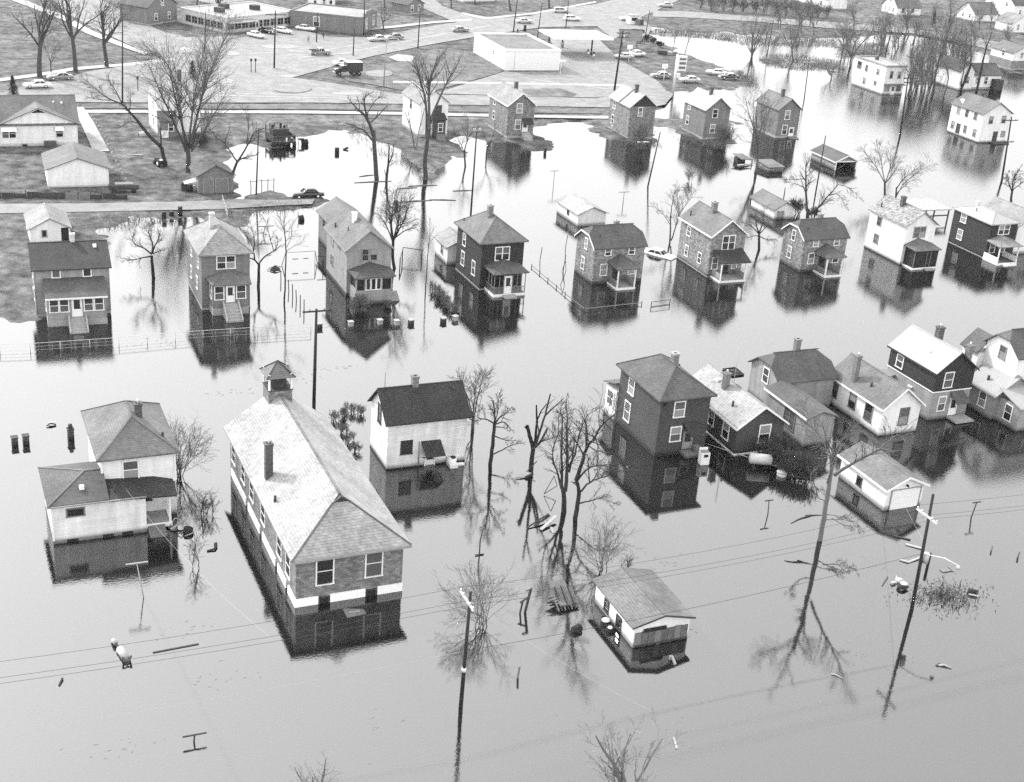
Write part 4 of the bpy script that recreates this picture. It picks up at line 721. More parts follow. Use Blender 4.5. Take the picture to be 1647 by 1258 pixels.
for u, w in ((1.5,1.7), (3.6,2.1)):
    dd = h.add('door', MB().box(u-w/2, u+w/2, -.07, -.003, .1, 2.5), wood)
    h.add('door_frame', MB().box(u-w/2, u-w/2+.14, -.11, -.073, .1, 2.5).box(u+w/2-.14, u+w/2, -.11, -.073, .1, 2.5).box(u-w/2+.14, u+w/2-.14, -.11, -.073, 2.36, 2.5).box(u-w/2+.14, u+w/2-.14, -.11, -.073, .1, .24), lgrey, dd)
    h.add('brace', MB().bar((u-w/2+.15,-.09,.25), (u+w/2-.15,-.09,2.35), .1, .03), lgrey, dd)
# --- beyond the street
def blk(name, label, cat, c, yaw, w, d, hh, wm, z=.3, parapet=.35, roofm=None):
    h = House(name, label, cat, c.x, c.y, yaw, z)
    h.walls(wm, 0, w, 0, d, hh); b = MB(); p = parapet; b.box(-.1, w+.1, -.1, .25, hh, hh+p); b.box(-.1, w+.1, d-.25, d+.1, hh, hh+p); b.box(-.1, .25, .25, d-.25, hh, hh+p); b.box(w-.25, w+.1, .25, d-.25, hh, hh+p)
    h.add('parapet', b, wm); h.add('roof', MB().box(.25, w-.25, .25, d-.25, hh+.003, hh+.08), roofm or rPale); return h
def angle(p, q): return math.degrees(math.atan2(q.y-p.y, q.x-p.x))
p, q, l = at(363,54,.3), at(475.5,42,.3), at(309.5,34,.3)
h = blk('shop', 'low flat-roofed shop with a strip of windows and cars parked in front', 'shop', p, angle(p, q), (q-p).length, 17, 3.6, brickl)
Wd = (q-p).length
for i in range(9): h.win('F', 1.6+i*2.4, .9, 2.0, 1.5, 0, 'pair', lgrey, [glass])
for i in range(6): h.win('L', 2+i*2.4, .9, 2.0, 1.5, 0, 'pair', lgrey, [glass])
h.roof(rPale, [[(-.5,-2.2,2.75),(9,-2.2,2.75),(9,0,3.1),(-.5,0,3.1)]], .15, 0, 'shop_canopy'); h.door('F', 10.4, 0, 1.1, 2.1)
for x, y in ((5,8), (16,7), (10,12)): h.add('roof_cooler', MB().box(x-1, x+1, y-1, y+1, 3.65, 4.9), woodd)
p, q, l = at(581,56.4,.3), at(606,43,.3), at(509,37,.3)
h = blk('workshop', 'dark brick workshop with a stepped parapet and two white-framed windows', 'building', p, angle(p, q), (q-p).length, (l-p).length, 4.1, brickm)
h.wins([('F',4.6,1.0,1.8,2.4),('F',11.5,1.0,1.8,2.4),('L',12,1.0,1.6,2.4)]); h.add('parapet_step', MB().box(2.5, 12.6, -.12, .27, 4.46, 5.0).box(5, 10, -.12, .27, 5.0, 5.4), brickm)
h = blk('gas_station', 'white flat-roofed service station building beside the pump canopy', 'building', at(811,113,.3), -1.5, 14.1, 22, 4.4, white2, .3, .5, rMid)
h.win('L', 8, 2.2, .9, .9, 0); h.add('corner_strip', MB().box(2.4, 2.48, -.02, -.003, 0, 4.4), lgrey)
for i in range(3):
    g = h.add('garage_door', MB().box(14.1+.003, 14.15, 2+i*6, 6+i*6, 0, 3), lgrey); h.add('pane', MB().box(14.153, 14.17, 2.4+i*6, 5.6+i*6, 1.2, 2.4), glass, g)
t = thing('pump_canopy', 'wide white canopy slab on two posts over the petrol pumps', 'canopy', (153.5, 320, .3), R(-3))
MB().box(-8, 8, -6, 6, 4.3, 4.75).build('canopy_roof', white2, t)
for x, y in ((-5.5,4.5), (3.2,-3.5)): MB().tube([(x,y,0),(x,y,4.3)], .22, 8).build('canopy_post', woodd, t)
for px in ((945,92), (954,96), (904,77)):
    q = at(px[0], px[1], .3); t = thing('petrol_pump', {945:'petrol pump nearest the canopy post on its left', 954:'petrol pump to the right of the canopy post', 904:'petrol pump close to the station wall'}[px[0]], 'petrol pump', q, 0, 'petrol pumps on the forecourt')
    MB().box(-.35, .35, -.25, .25, 0, 1.5).build('pump_body', cGrey, t); MB().box(-.25, .25, -.27, -.252, .9, 1.3).build('dial', white2, t); MB().tube([(0,0,1.5),(0,0,1.95)], .22, 10).build('globe', black, t)
def capeh(label, px, w, d, hh, r, kind, wm, rm, extra=None, z=.3, yaw=0, wins=()):
    q = at(px[0], px[1], z); h = House('house', label, 'house', q.x, q.y, yaw, z)
    h.walls(wm, 0, w, 0, d, hh, kind, r); h.base(concrete, 0, w, 0, d, .3); h.gable(rm, 0, w, 0, d, hh, r, kind); h.wins(wins); return h
h = capeh('white storey-and-a-half house with a long low wing, top right', (1441.6,25), 10, 8.5, 2.8, 4.0, 'GS', white, rMid, wins=[('L',2.2,1,.8,1.3),('L',4.4,1,.8,1.3),('L',6.6,1,.8,1.3),('L',4.3,4.2,.9,1.2),('F',2.5,1,1.4,1.3),('F',6.5,1,1.4,1.3)])
h = capeh('small white house behind the tall forked tree, top right', (1566,35), 10, 9, 2.7, 3.2, 'GS', white, rMid, wins=[('L',2.5,1,.9,1.3),('L',6,1,.9,1.3),('F',3,1,1.2,1.3)])
h = capeh('large white gable house at the top right corner with one small upper window', (1628,29), 13, 15, 4.5, 5.0, 'GS', white, rMid2, wins=[('L',4,3.6,1.0,1.4),('L',7.5,6,1.0,1.4),('F',3,1.3,1,1.5)])
h = capeh('white gable cottage half hidden by trees at the right edge', (1626,53), 8, 8, 3.0, 2.6, 'GF', white, rLight, wins=[('F',2.5,1,1,1.7),('F',5.5,1,1,1.7)])
h = capeh('grey-sided house with a pale gable at the right edge, water at its foot', (1625,112), 8, 9, 4.6, 1.8, 'GF', offw, rMid, wins=[('F',3,3.2,1,1.4),('F',6,1,1,1.4),('L',4,3.2,1,1.4)])
h.add('lower_wall', MB().box(-.05, 8.05, -.06, 9, .3, 2.4), insul2)
h = capeh('long white shed along the top edge, right of centre', (1330,15), 8, 22, 3.2, 1.6, 'GF', white, rLight, wins=[('L',4,1,1.2,1.2),('L',10,1,1.2,1.2),('L',16,1,1.2,1.2)])
h = capeh('dark brick house at the top left behind the elm trees', (238,41), 11, 9, 4.4, 3.4, 'GF', brickm, rMid2, yaw=40, wins=[('F',3,1,1,1.6),('F',8,1,1,1.6),('F',5.5,4.4,1,1.5)])
h = capeh('dark cottage at the top edge behind the brick workshop', (520,4), 9, 8, 3.4, 2.4, 'GF', mgrey, rMid, yaw=30, wins=[('F',2.5,1,1,1.5),('F',6,1,1,1.5)])
h = capeh('white bay-fronted shop at the top edge beside the workshop', (515,12), 6, 5, 3.4, .6, 'GF', white, rLight, yaw=30, wins=[('F',1.5,.6,1.2,2),('F',4.2,.6,1.2,2),('L',2,.6,1.2,2)])
h = capeh('dark low house under trees at the top edge left of the flat shop', (345,8), 12, 8, 3.2, 2.6, 'GS', white, rMid2, yaw=35, wins=[('F',3,1,1.2,1.4),('F',8,1,1.2,1.4)])
h = capeh('white house at the top edge beyond the side street', (745,4), 12, 9, 3.4, 2.6, 'GS', white, rMid, yaw=15, wins=[('F',3,1,1.2,1.4),('F',8,1,1.2,1.4)])
h = capeh('small dark cottage with white porch posts near the top edge', (655,24), 7, 6, 2.8, 1.6, 'GF', mgrey, rMid2, yaw=30, wins=[('F',2,.8,1,1.6),('F',5,.8,1,1.6)])
# ------------------------------------------------------------------ bare trees
class Wood:                                  # collects branches; every branch is a polyline of K points with radii
    def __init__(s): s.b = {}
    def add(s, pts, rad, n): s.b.setdefault((len(pts), n), []).append((pts, rad))
    def mesh(s, name, m):
        VV = []; FF = []; off = 0
        for (K, n), L in s.b.items():
            P = np.array([p for p, r in L], float); Rr = np.array([r for p, r in L], float); B = len(L)
            T = np.empty_like(P); T[:,1:-1] = P[:,2:]-P[:,:-2]; T[:,0] = P[:,1]-P[:,0]; T[:,-1] = P[:,-1]-P[:,-2]
            T /= np.linalg.norm(T, axis=2, keepdims=True)+1e-9
            D = P[:,-1]-P[:,0]; ref = np.where((np.abs(D[:,1]) > .8*np.linalg.norm(D, axis=1))[:,None], np.array([1.,0,0]), np.array([0,1.,0]))
            A = np.cross(T, ref[:,None,:]); A /= np.linalg.norm(A, axis=2, keepdims=True)+1e-9; Bt = np.cross(T, A)
            th = np.arange(n)*2*np.pi/n
            V = P[:,:,None,:] + Rr[:,:,None,None]*(A[:,:,None,:]*np.cos(th)[None,None,:,None] + Bt[:,:,None,:]*np.sin(th)[None,None,:,None])
            VV.append(V.reshape(-1,3))
            base = off + np.arange(B)[:,None,None]*(K*n) + np.arange(K-1)[None,:,None]*n; j = np.arange(n)[None,None,:]; jn = (j+1) % n
            F = np.stack([base+j, base+jn, base+n+jn, base+n+j], -1).reshape(-1,4); FF.append(F); off += B*K*n
        V = np.concatenate(VV); F = np.concatenate(FF).astype(np.int32)
        me = bpy.data.meshes.new(name); me.vertices.add(len(V)); me.vertices.foreach_set('co', V.ravel()); me.loops.add(F.size); me.loops.foreach_set('vertex_index', F.ravel())
        me.polygons.add(len(F)); me.polygons.foreach_set('loop_start', np.arange(0, F.size, 4, dtype=np.int32)); me.polygons.foreach_set('use_smooth', np.ones(len(F), bool)); me.update(calc_edges=True)
        me.materials.append(m); return me
def unit(v):
    l = math.sqrt(v[0]*v[0]+v[1]*v[1]+v[2]*v[2]) or 1; return (v[0]/l, v[1]/l, v[2]/l)
def swing(d, ang, rg):                       # a direction at an angle from d
    a = (rg.gauss(0,1), rg.gauss(0,1), rg.gauss(0,1)); k = a[0]*d[0]+a[1]*d[1]+a[2]*d[2]; a = unit((a[0]-k*d[0], a[1]-k*d[1], a[2]-k*d[2]))
    c, s = math.cos(ang), math.sin(ang); return (d[0]*c+a[0]*s, d[1]*c+a[1]*s, d[2]*c+a[2]*s)
def grow(wd, p, d, L, r, lev, top, rg, P):
    K = 5 if lev == 0 else 4 if lev < top else 3; pts = [p]; rad = [r]; q = p; st = L/(K-1); dd = d
    for i in range(1, K):
        w = P['wig']; dd = unit((dd[0]+rg.gauss(0,w), dd[1]+rg.gauss(0,w), dd[2]+rg.gauss(0,w)+P['trop']))
        q = (q[0]+dd[0]*st, q[1]+dd[1]*st, q[2]+dd[2]*st); pts.append(q); rad.append(max(P['rmin'], r*(1-.75*i/(K-1))))
    (wd[0] if r > P['thick'] else wd[1]).add(pts, rad, 5 if lev == 0 else 4 if r > .05 else 3)
    if lev < top: spawn(wd, pts, rad, L, lev, top, rg, P)
def spawn(wd, pts, rad, L, lev, top, rg, P, t0=.25, n=None):
    n = n or P['n'][min(lev, len(P['n'])-1)]; K = len(pts)
    for c in range(n):
        t = t0+(1-t0)*(c+rg.random())/n; f = t*(K-1); i = min(int(f), K-2); f -= i
        a, b = pts[i], pts[i+1]; q = (a[0]+(b[0]-a[0])*f, a[1]+(b[1]-a[1])*f, a[2]+(b[2]-a[2])*f); d = unit((b[0]-a[0], b[1]-a[1], b[2]-a[2]))
        r = (rad[i]+(rad[i+1]-rad[i])*f)
        grow(wd, q, swing(d, R(rg.uniform(*P['ang'])), rg), L*P['ratio']*rg.uniform(.6,1.15)*(1.15-.55*t), max(P['rmin'], r*P['rr']), lev+1, top, rg, P)
BASEP = dict(wig=.16, trop=.05, rmin=.016, thick=.07, n=[6,5,4], ang=(25,55), ratio=.55, rr=.55)
def smooth(pts, rg, jit, sub=3):
    pts = [Vector(p) for p in pts]
    if len(pts) < 3: pts = [pts[0], (pts[0]+pts[-1])/2, pts[-1]]
    Q = [pts[0]*2-pts[1]]+pts+[pts[-1]*2-pts[-2]]; out = []
    for i in range(1, len(Q)-2):
        for k in range(sub):
            t = k/sub; a, b, c, d = Q[i-1], Q[i], Q[i+1], Q[i+2]
            v = .5*((2*b)+(c-a)*t+(2*a-5*b+4*c-d)*t*t+(3*b-a-3*c+d)*t**3)
            if out: v += Vector((rg.gauss(0,jit), rg.gauss(0,jit), rg.gauss(0,jit)))
            out.append(v)
    out.append(pts[-1]); return [tuple(v) for v in out]
def tree_obj(label, wd, origin, bk, tw, name='tree', cat='tree', group=None):
    t = thing(name, label, cat, (0,0,0), 0, group); t.location = origin
    for nm, w, m in (('trunk', wd[0], bk), ('crown', wd[1], tw)):
        if w.b:
            o = link(nm, w.mesh(nm, m), t); o.location = (-origin[0], -origin[1], -origin[2])
    return t
def limb_tree(label, base, limbs, seed, bk=None, tw=None, twigs=5, lev=2, zb=0, z=-.5, group=None, tl=.75, into=None, part=None, name='tree', cat='tree', **kw):
    """limbs: (radius at start, radius at end, twig density, [pixels]) drawn on the upright plane of the tree, then pushed to their own depths"""
    rg = random.Random(seed); P = dict(BASEP); P['n'] = [6,6,6]; P.update(kw); B = at(*base, zb); wd = (Wood(), Wood())
    known = []
    for li, (r0, r1, dens, px) in enumerate(limbs):
        pts = [upright(B, *p) for p in px]; D = 0 if li == 0 else rg.choice((-1,1))*rg.uniform(.25,.6); acc = 0
        L = sum((pts[i+1]-pts[i]).length for i in range(len(pts)-1))
        q = []; d0 = min(known, key=lambda k: (k[0]-pts[0]).length)[1] if known else 0   # a limb starts at the depth of the limb it leaves
        for i, p in enumerate(pts):
            if i: acc += (pts[i]-pts[i-1]).length
            q.append(p + Vector(FH)*(d0+D*acc))
            if i:
                for t_ in range(1, 9): known.append((pts[i-1].lerp(p, t_/8), d0+D*(acc-(1-t_/8)*(pts[i]-pts[i-1]).length)))
            else: known.append((p, d0))
        if li == 0 and z is not None: q[0] = Vector((q[0].x, q[0].y, z))
        S_ = smooth(q, rg, .03*min(1, L/6)); n = len(S_); rad = [r0+(r1-r0)*i/(n-1) for i in range(n)]
        rad = [q_*.8 for q_ in rad]; (wd[0] if r0 > P['thick']*.6 else wd[1]).add(S_, rad, 8 if r0 > .2 else 6)
        if dens: spawn(wd, S_, rad, max(L*tl, 1.0), 3-lev, 3, rg, P, t0=.3 if li else .55, n=max(2, int(dens*L*3.4)))
    if into:                                  # a differently coloured piece of the same tree
        o = link(part, wd[0].mesh(part, bk), into); o.location = (-B[0], -B[1], -B[2]); o['label'] = label; return o
    return tree_obj(label, wd, B, bk or bark, tw or twig, name, cat, group)
def auto_tree(label, base, top, seed, r=.25, fork=.3, nl=5, spread=(15,40), bk=None, tw=None, zb=0, levels=3, group=None, stems=1, name='tree', cat='tree', **kw):
    rg = random.Random(seed); P = dict(BASEP); P.update(kw); B = at(*base, zb); T = upright(B, *top); H = (T-B).length; ax = unit(tuple(T-B)); wd = (Wood(), Wood())
    for s in range(stems):
        o = (B.x+rg.gauss(0,.25)*(stems > 1), B.y+rg.gauss(0,.25)*(stems > 1), zb-.5); d0 = swing(ax, R(rg.uniform(4,26)) if stems > 1 else R(3), rg)
        hf = H*fork; K = 5; pts = [o]; q = o; dd = d0
        for i in range(1, K):
            dd = unit((dd[0]+rg.gauss(0,.05), dd[1]+rg.gauss(0,.05), dd[2]+.02)); q = (q[0]+dd[0]*(hf+.5)/(K-1), q[1]+dd[1]*(hf+.5)/(K-1), q[2]+dd[2]*(hf+.5)/(K-1)); pts.append(q)
        rr = [r*(1-.3*i/(K-1)) for i in range(K)]; (wd[0] if r > P['thick'] else wd[1]).add(pts, rr, 8 if r > .12 else 5)
        for k in range(nl):
            t = 1-.35*(k/nl)*(rg.random() if fork > .15 else 0); f = t*(K-1); i = min(int(f), K-2); f -= i; a, b = pts[i], pts[i+1]
            st = tuple(a[j]+(b[j]-a[j])*f for j in range(3)); dl = ax if k == 0 else swing(ax, R(rg.uniform(*spread)), rg)
            grow(wd, st, dl, (H-hf)*(1.0 if k == 0 else rg.uniform(.75,1.0)), r*.6*(1 if k == 0 else .8), 0, levels, rg, P)
    return tree_obj(label, wd, B, bk or bark, tw or twig, name, cat, group)
def zz(ox, oy, s, L): return [(ox+x/s, oy+y/s) for x, y in L]
k1 = lambda *L: zz(0,0,3.812,L); k2 = lambda *L: zz(400,0,3.812,L); k3 = lambda *L: zz(800,0,3.812,L); k4 = lambda *L: zz(1200,0,3.685,L); k5 = lambda *L: zz(0,300,3.812,L); k6 = lambda *L: zz(400,320,5.72,L)
k7 = lambda *L: zz(560,180,4.49,L); k8 = lambda *L: zz(700,600,6.29,L); k9 = lambda *L: zz(820,600,3.145,L); k10 = lambda *L: zz(1180,640,4.8375,L); k11 = lambda *L: zz(1380,0,6.17,L); k12 = lambda *L: zz(1160,220,6.334,L); k13 = lambda *L: zz(800,300,3.812,L)
# -- hero trees in the water, drawn limb by limb
limb_tree('dead pollarded tree with bare upright stubs standing clear right of the small white house', (854,757), [
    (.33,.26,0,k9((106,495),(112,430),(120,375))), (.27,.2,0,k9((118,385),(108,330),(98,280),(90,235))), (.16,.1,0,k9((95,262),(84,252),(76,247))), (.22,.09,0,k9((121,380),(130,310),(137,200),(137,98))),
    (.12,.06,.3,k9((136,205),(155,150),(187,93))), (.2,.1,.2,k9((122,378),(150,310),(178,230),(205,135))), (.12,.05,.5,k9((178,232),(215,185),(270,113))), (.2,.12,.2,k9((124,376),(155,340),(190,262))), (.06,.02,1,k9((140,352),(190,315),(260,265)))], 1, barkd, twig, lev=1)
limb_tree('bare dead tree of many upright stems, twin of the forked tree just right of it', (906,823), [
    (.34,.26,0,k9((272,705),(275,650),(272,600))), (.2,.12,.5,k9((268,605),(262,500),(263,340))), (.16,.04,.9,k9((262,590),(235,510),(205,455))), (.09,.03,1.2,k9((222,490),(215,420),(240,300),(250,190))), (.24,.12,.6,k9((280,600),(290,480),(288,330))), (.1,.03,1,k9((288,340),(290,260),(284,158))),
    (.14,.04,1,k9((298,500),(330,420),(350,300),(395,180))), (.1,.03,1.2,k9((262,350),(266,260),(252,200))), (.14,.06,.8,k9((300,520),(322,430),(328,370)))], 2, barkd, twig, twigs=6)
limb_tree('tall dead forked tree with one long limb reaching over the dark house', (924,834), [
    (.3,.24,0,k9((328,738),(338,690),(350,610))), (.24,.16,.3,k9((350,615),(345,550),(333,500))), (.24,.05,.8,k9((335,510),(360,400),(385,290),(425,210),(462,120),(515,60))), (.13,.03,1.0,k9((352,600),(390,550),(440,510),(500,485),(610,425))), (.09,.05,.4,k9((402,535),(398,490),(392,450))),
    (.1,.025,1.0,k9((343,660),(400,640),(460,615),(535,632))), (.12,.03,.9,k9((338,520),(390,430),(440,395),(505,383))), (.08,.02,1.2,k9((425,212),(440,270),(432,380))), (.07,.02,1.2,k9((460,125),(466,90),(465,45)))], 3, barkd, twig, twigs=6)
pale = limb_tree('tall pale-barked tree with torn dark top, long limb bending over the white lift-door garage', (1318.5,869), [
    (.3,.24,0,k10((672,1112),(700,930),(725,780),(745,650))), (.25,.2,.1,k10((745,655),(775,520),(790,400))), (.18,.05,.5,k10((732,660),(740,520),(722,400),(690,270),(628,60))), (.08,.03,1,k10((722,400),(660,260),(590,180),(550,20))), (.2,.04,.7,k10((790,610),(870,510),(960,420),(1060,320),(1150,200),(1200,130))),
    (.08,.02,1,k10((1060,340),(1110,320),(1190,300))), (.12,.02,1.2,k10((800,470),(830,350),(880,280),(950,160))), (.07,.03,.8,k10((705,800),(655,780),(612,690),(622,620),(660,610))), (.06,.02,1,k10((705,905),(800,905),(890,908))), (.06,.02,1,k10((715,950),(830,930),(960,938))), (.05,.02,1,k10((760,930),(860,965),(1000,970)))], 4, barkl, twigg, twigs=6)
limb_tree('blackened torn upper trunk', (1318.5,869), [(.2,.27,0,k10((772,515),(785,440),(788,320),(800,170)))], 5, barkd, z=None, into=pale, part='broken_trunk')
limb_tree('thick broken branch hanging low over the water', (1318.5,869), [(.05,.18,0,k10((690,912),(620,915),(560,920))), (.16,.06,0,k10((600,916),(500,925),(435,942)))], 6, barkd, z=None, into=pale, part='broken_branch')
limb_tree('broad round-headed bare tree alone in the water between the two leftmost houses', (247,447), [
    (.3,.22,0,k5((943,560),(935,500),(930,425))), (.14,.03,1.1,k5((930,428),(880,430),(830,435),(775,415))), (.14,.03,1.2,k5((930,415),(890,370),(840,330),(830,270))), (.15,.03,1.2,k5((932,410),(930,350),(900,290),(920,240))), (.14,.03,1.2,k5((935,410),(960,350),(990,300),(1000,265))), (.1,.02,1.2,k5((938,412),(980,390),(1025,375)))], 7, barkd, twig, twigs=6)
limb_tree('low crooked tree with two arching limbs right of the tall grey house', (416,461), [
    (.26,.2,0,k6((88,812),(92,700),(95,590))), (.16,.07,.5,k6((88,600),(60,555),(15,525))), (.12,.03,.8,k6((62,560),(62,450),(85,340),(78,110))), (.15,.05,.6,k6((100,585),(150,535),(220,500),(268,465))), (.08,.03,.8,k6((222,498),(262,430),(268,350))), (.08,.02,1,k6((215,495),(170,390),(110,260)))], 8, barkd, twig)
limb_tree('slender straight sapling right of the crooked tree, swing frame behind it', (457,485), [
    (.14,.1,0,k6((328,945),(335,760),(345,490))), (.1,.03,1,k6((345,495),(345,300),(342,200),(348,20))), (.05,.015,1,k6((350,480),(410,440),(480,420),(512,350))), (.05,.015,1,k6((352,440),(400,330),(425,160))), (.05,.015,1,k6((345,380),(390,340),(480,290))), (.04,.015,1,k6((345,300),(310,170),(280,100)))], 9, barkd, twig, lev=1)
limb_tree('fan-shaped bare tree behind the pale gable-front house', (636,432), [
    (.3,.24,0,k7((340,1140),(322,1050),(325,930))), (.16,.03,1,k7((322,940),(295,800),(270,620))), (.16,.03,1,k7((325,930),(320,760),(350,560))), (.16,.03,1,k7((328,930),(370,750),(410,540))), (.16,.03,1,k7((330,925),(400,780),(470,600))), (.12,.03,1,k7((335,910),(420,860),(490,850))), (.12,.03,1,k7((318,930),(260,820),(200,760))), (.14,.03,1,k7((330,920),(370,800),(390,640)))], 10, barkd, twig, twigs=6)
limb_tree('thin dead sapling right of the pale gable-front house', (684,470), [(.1,.06,0,k7((562,1230),(570,1120),(580,950))), (.05,.015,1,k7((578,1000),(585,900),(575,800))), (.04,.012,1,k7((578,960),(620,920),(640,900)))], 11, barkd, twig, lev=1)
limb_tree('tall pollarded tree with a stubby crown beside the inner pond', (606,289), [
    (.5,.4,0,k2((787,1110),(775,950),(765,800))), (.36,.22,.2,k2((762,830),(735,720),(690,660))), (.2,.06,.7,k2((692,662),(660,640),(610,590))), (.24,.08,.5,k2((735,715),(722,640),(725,580),(760,545))), (.2,.06,.6,k2((755,740),(800,700),(850,650))), (.2,.05,.7,k2((755,860),(715,800),(680,780),(600,740))), (.12,.04,.9,k2((735,680),(780,610),(830,580))), (.1,.03,.8,k2((690,660),(690,600),(670,590)))], 12, bark, twig)
limb_tree('short dead tree with two upright stubs right of the pond', (621,291), [(.3,.22,0,k7((275,500),(283,430),(292,370))), (.2,.1,.3,k7((290,380),(300,290),(305,200))), (.16,.06,.5,k7((295,370),(325,300),(335,215))), (.1,.04,.6,k7((300,390),(345,350))), (.1,.05,.4,k7((275,470),(262,415)))], 13, barkd, twig, lev=1)
limb_tree('very tall pollarded tree of upright stems in front of the white far house', (684.6,287), [
    (.52,.42,0,k2((1086,1100),(1082,960),(1105,800))), (.3,.1,.5,k2((1090,850),(1080,660),(1032,480),(1015,430))), (.34,.1,.5,k2((1108,800),(1100,600),(1110,500),(1150,370))), (.26,.06,.5,k2((1112,740),(1190,560),(1240,480),(1282,400))), (.22,.16,.2,k2((1115,760),(1135,710),(1160,670))), (.12,.03,.9,k2((1050,560),(1030,440),(1040,360))), (.12,.03,.9,k2((1130,440),(1170,360),(1190,340))), (.12,.03,.9,k2((1095,600),(1060,480),(1070,380)))], 14, bark, twigg)
limb_tree('twin-stemmed thin tree in the shallows before the white far house', (667,243), [(.14,.08,.2,k7((485,280),(455,130),(410,0))), (.14,.08,.2,k7((488,280),(510,130),(540,0))), (.1,.04,.6,k7((478,230),(455,90),(440,-60)))], 15, barkg, twigg, lev=1)
limb_tree('small dark tree with a bent trunk on the shore right of the white far house', (749,268), [(.22,.16,0,k7((850,395),(840,320),(842,270))), (.14,.04,.8,k7((842,275),(862,190),(860,60))), (.1,.03,.8,k7((838,300),(815,220),(770,120))), (.1,.03,.8,k7((855,230),(880,170),(930,130)))], 16, barkd, twig)
limb_tree('leaning sapling beside the grey shingle-sided far house', (783,256), [(.16,.12,0,k2((1458,975),(1460,920),(1480,870))), (.1,.03,.9,k2((1475,880),(1500,830),(1510,770))), (.08,.02,.9,k2((1465,900),(1450,830),(1420,780))), (.08,.02,.9,k2((1480,870),(1540,850),(1580,830)))], 17, barkd, twigg)
limb_tree('leafless tree with three level limbs right of the small white house', (788,747), [
    (.26,.2,0,k8((552,925),(575,780),(590,640),(598,520))), (.16,.05,1.1,k8((598,540),(605,400),(600,200))), (.1,.03,.8,k8((590,822),(680,795),(760,770),(870,765))), (.09,.03,.9,k8((605,640),(700,655),(800,645))), (.1,.03,1.1,k8((590,495),(520,440),(435,400),(470,200))), (.12,.03,1.2,k8((600,510),(660,420),(720,380),(780,300))), (.1,.03,1.2,k8((602,520),(700,470),(770,520))), (.08,.02,1.2,k8((602,500),(640,330),(640,180))), (.08,.02,1.1,k8((605,545),(680,560),(730,590)))], 18, barkd, twig, twigs=6)
limb_tree('tall wispy tree directly behind the right wall of the small white house', (760,693), [(.26,.2,0,k8((378,590),(380,530),(385,480))), (.14,.03,1.1,k8((388,480),(395,330),(415,100),(422,-60))), (.1,.02,1.1,k8((382,470),(345,250),(300,80),(262,-20))), (.1,.02,1.1,k8((390,450),(440,180),(480,20),(500,-40))), (.1,.02,1.0,k8((380,480),(345,440),(330,300)))], 19, bark, twigg)
limb_tree('leaning tree with long limbs reaching left over the lawn', (266,268), [
    (.42,.32,0,k1((1015,1025),(990,910),(930,850),(850,750))), (.3,.12,.5,k1((855,755),(810,690),(765,630))), (.14,.03,.9,k1((765,632),(680,580),(620,520),(555,455))), (.12,.03,.9,k1((765,630),(740,540),(700,440))), (.18,.1,.2,k1((990,930),(1000,830),(1005,760))), (.1,.03,1,k1((800,690),(800,620),(790,560))), (.1,.03,1,k1((700,600),(640,590),(580,570))), (.1,.03,1,k1((860,760),(800,740),(740,780)))], 20, barkd, twig, zb=.3, z=0)
limb_tree('big many-stemmed tree fanning out in front of the white far house at left', (301,277), [
    (.5,.42,0,k1((1150,1050),(1155,970),(1150,900))), (.26,.04,.8,k1((1140,920),(1070,650),(985,330))), (.24,.04,.8,k1((1135,930),(1050,600),(930,400),(840,380))), (.28,.04,.8,k1((1150,900),(1130,600),(1120,300))), (.26,.04,.8,k1((1155,900),(1160,600),(1200,170))), (.26,.04,.8,k1((1165,900),(1210,600),(1280,360),(1340,230))), (.24,.04,.8,k1((1170,910),(1230,700),(1290,480),(1330,330))), (.22,.04,.8,k1((1180,920),(1270,760),(1360,580))), (.2,.04,.8,k1((1175,930),(1240,740),(1290,700)))], 21, bark, twigg, zb=.25, z=0, twigs=6)
limb_tree('crooked tree leaning over the dark grey shed', (366,309), [
    (.34,.24,0,k1((1398,1178),(1420,1090),(1455,990))), (.2,.06,.6,k1((1455,995),(1500,960),(1601,930))), (.2,.06,.7,k1((1450,1000),(1510,900),(1540,840),(1600,810))), (.16,.05,.7,k1((1450,985),(1400,930),(1365,890),(1390,800))), (.1,.03,.9,k1((1500,900),(1500,800),(1470,710))), (.1,.03,.9,k1((1370,890),(1320,860),(1270,770)))], 22, barkd, twig, zb=.2, z=-.1)
limb_tree('fan-topped bare tree in open water behind the white house with the speckled roof', (1423,315), [(.24,.2,0,k4((825,1160),(822,1080))), (.12,.03,1,k4((822,1085),(780,1000),(710,910))), (.12,.03,1,k4((822,1085),(815,980),(800,880))), (.12,.03,1,k4((824,1085),(860,1000),(870,890))), (.12,.03,1,k4((826,1085),(880,1030),(930,960)))], 23, barkd, twig)
limb_tree('low tree leaning right, its limbs sweeping over the water beside the fan-topped tree', (1441,318), [(.2,.16,0,k4((888,1170),(892,1110))), (.14,.03,.9,k4((890,1120),(930,1040),(1010,950))), (.12,.03,.9,k4((890,1165),(960,1080),(1110,1000))), (.1,.03,.9,k4((892,1150),(940,1110),(980,1130)))], 24, barkd, twig)
limb_tree('leaning two-limbed tree with a brush-filled foot behind the second stone-patterned house', (1299,356), [
    (.36,.3,0,k12((885,850),(880,780),(890,740))), (.28,.06,.7,k12((875,760),(880,600),(895,400),(910,320))), (.26,.05,.8,k12((900,790),(980,710),(1060,600),(1170,450))), (.08,.03,1,k12((875,470),(760,460),(640,440))), (.08,.03,1,k12((880,600),(940,480),(945,400))), (.07,.02,1,k12((1165,455),(1260,470),(1360,560))), (.07,.02,1,k12((1080,580),(1180,560),(1240,690))), (.08,.02,1,k12((880,560),(780,520),(680,520)))], 25, barkd, twig)
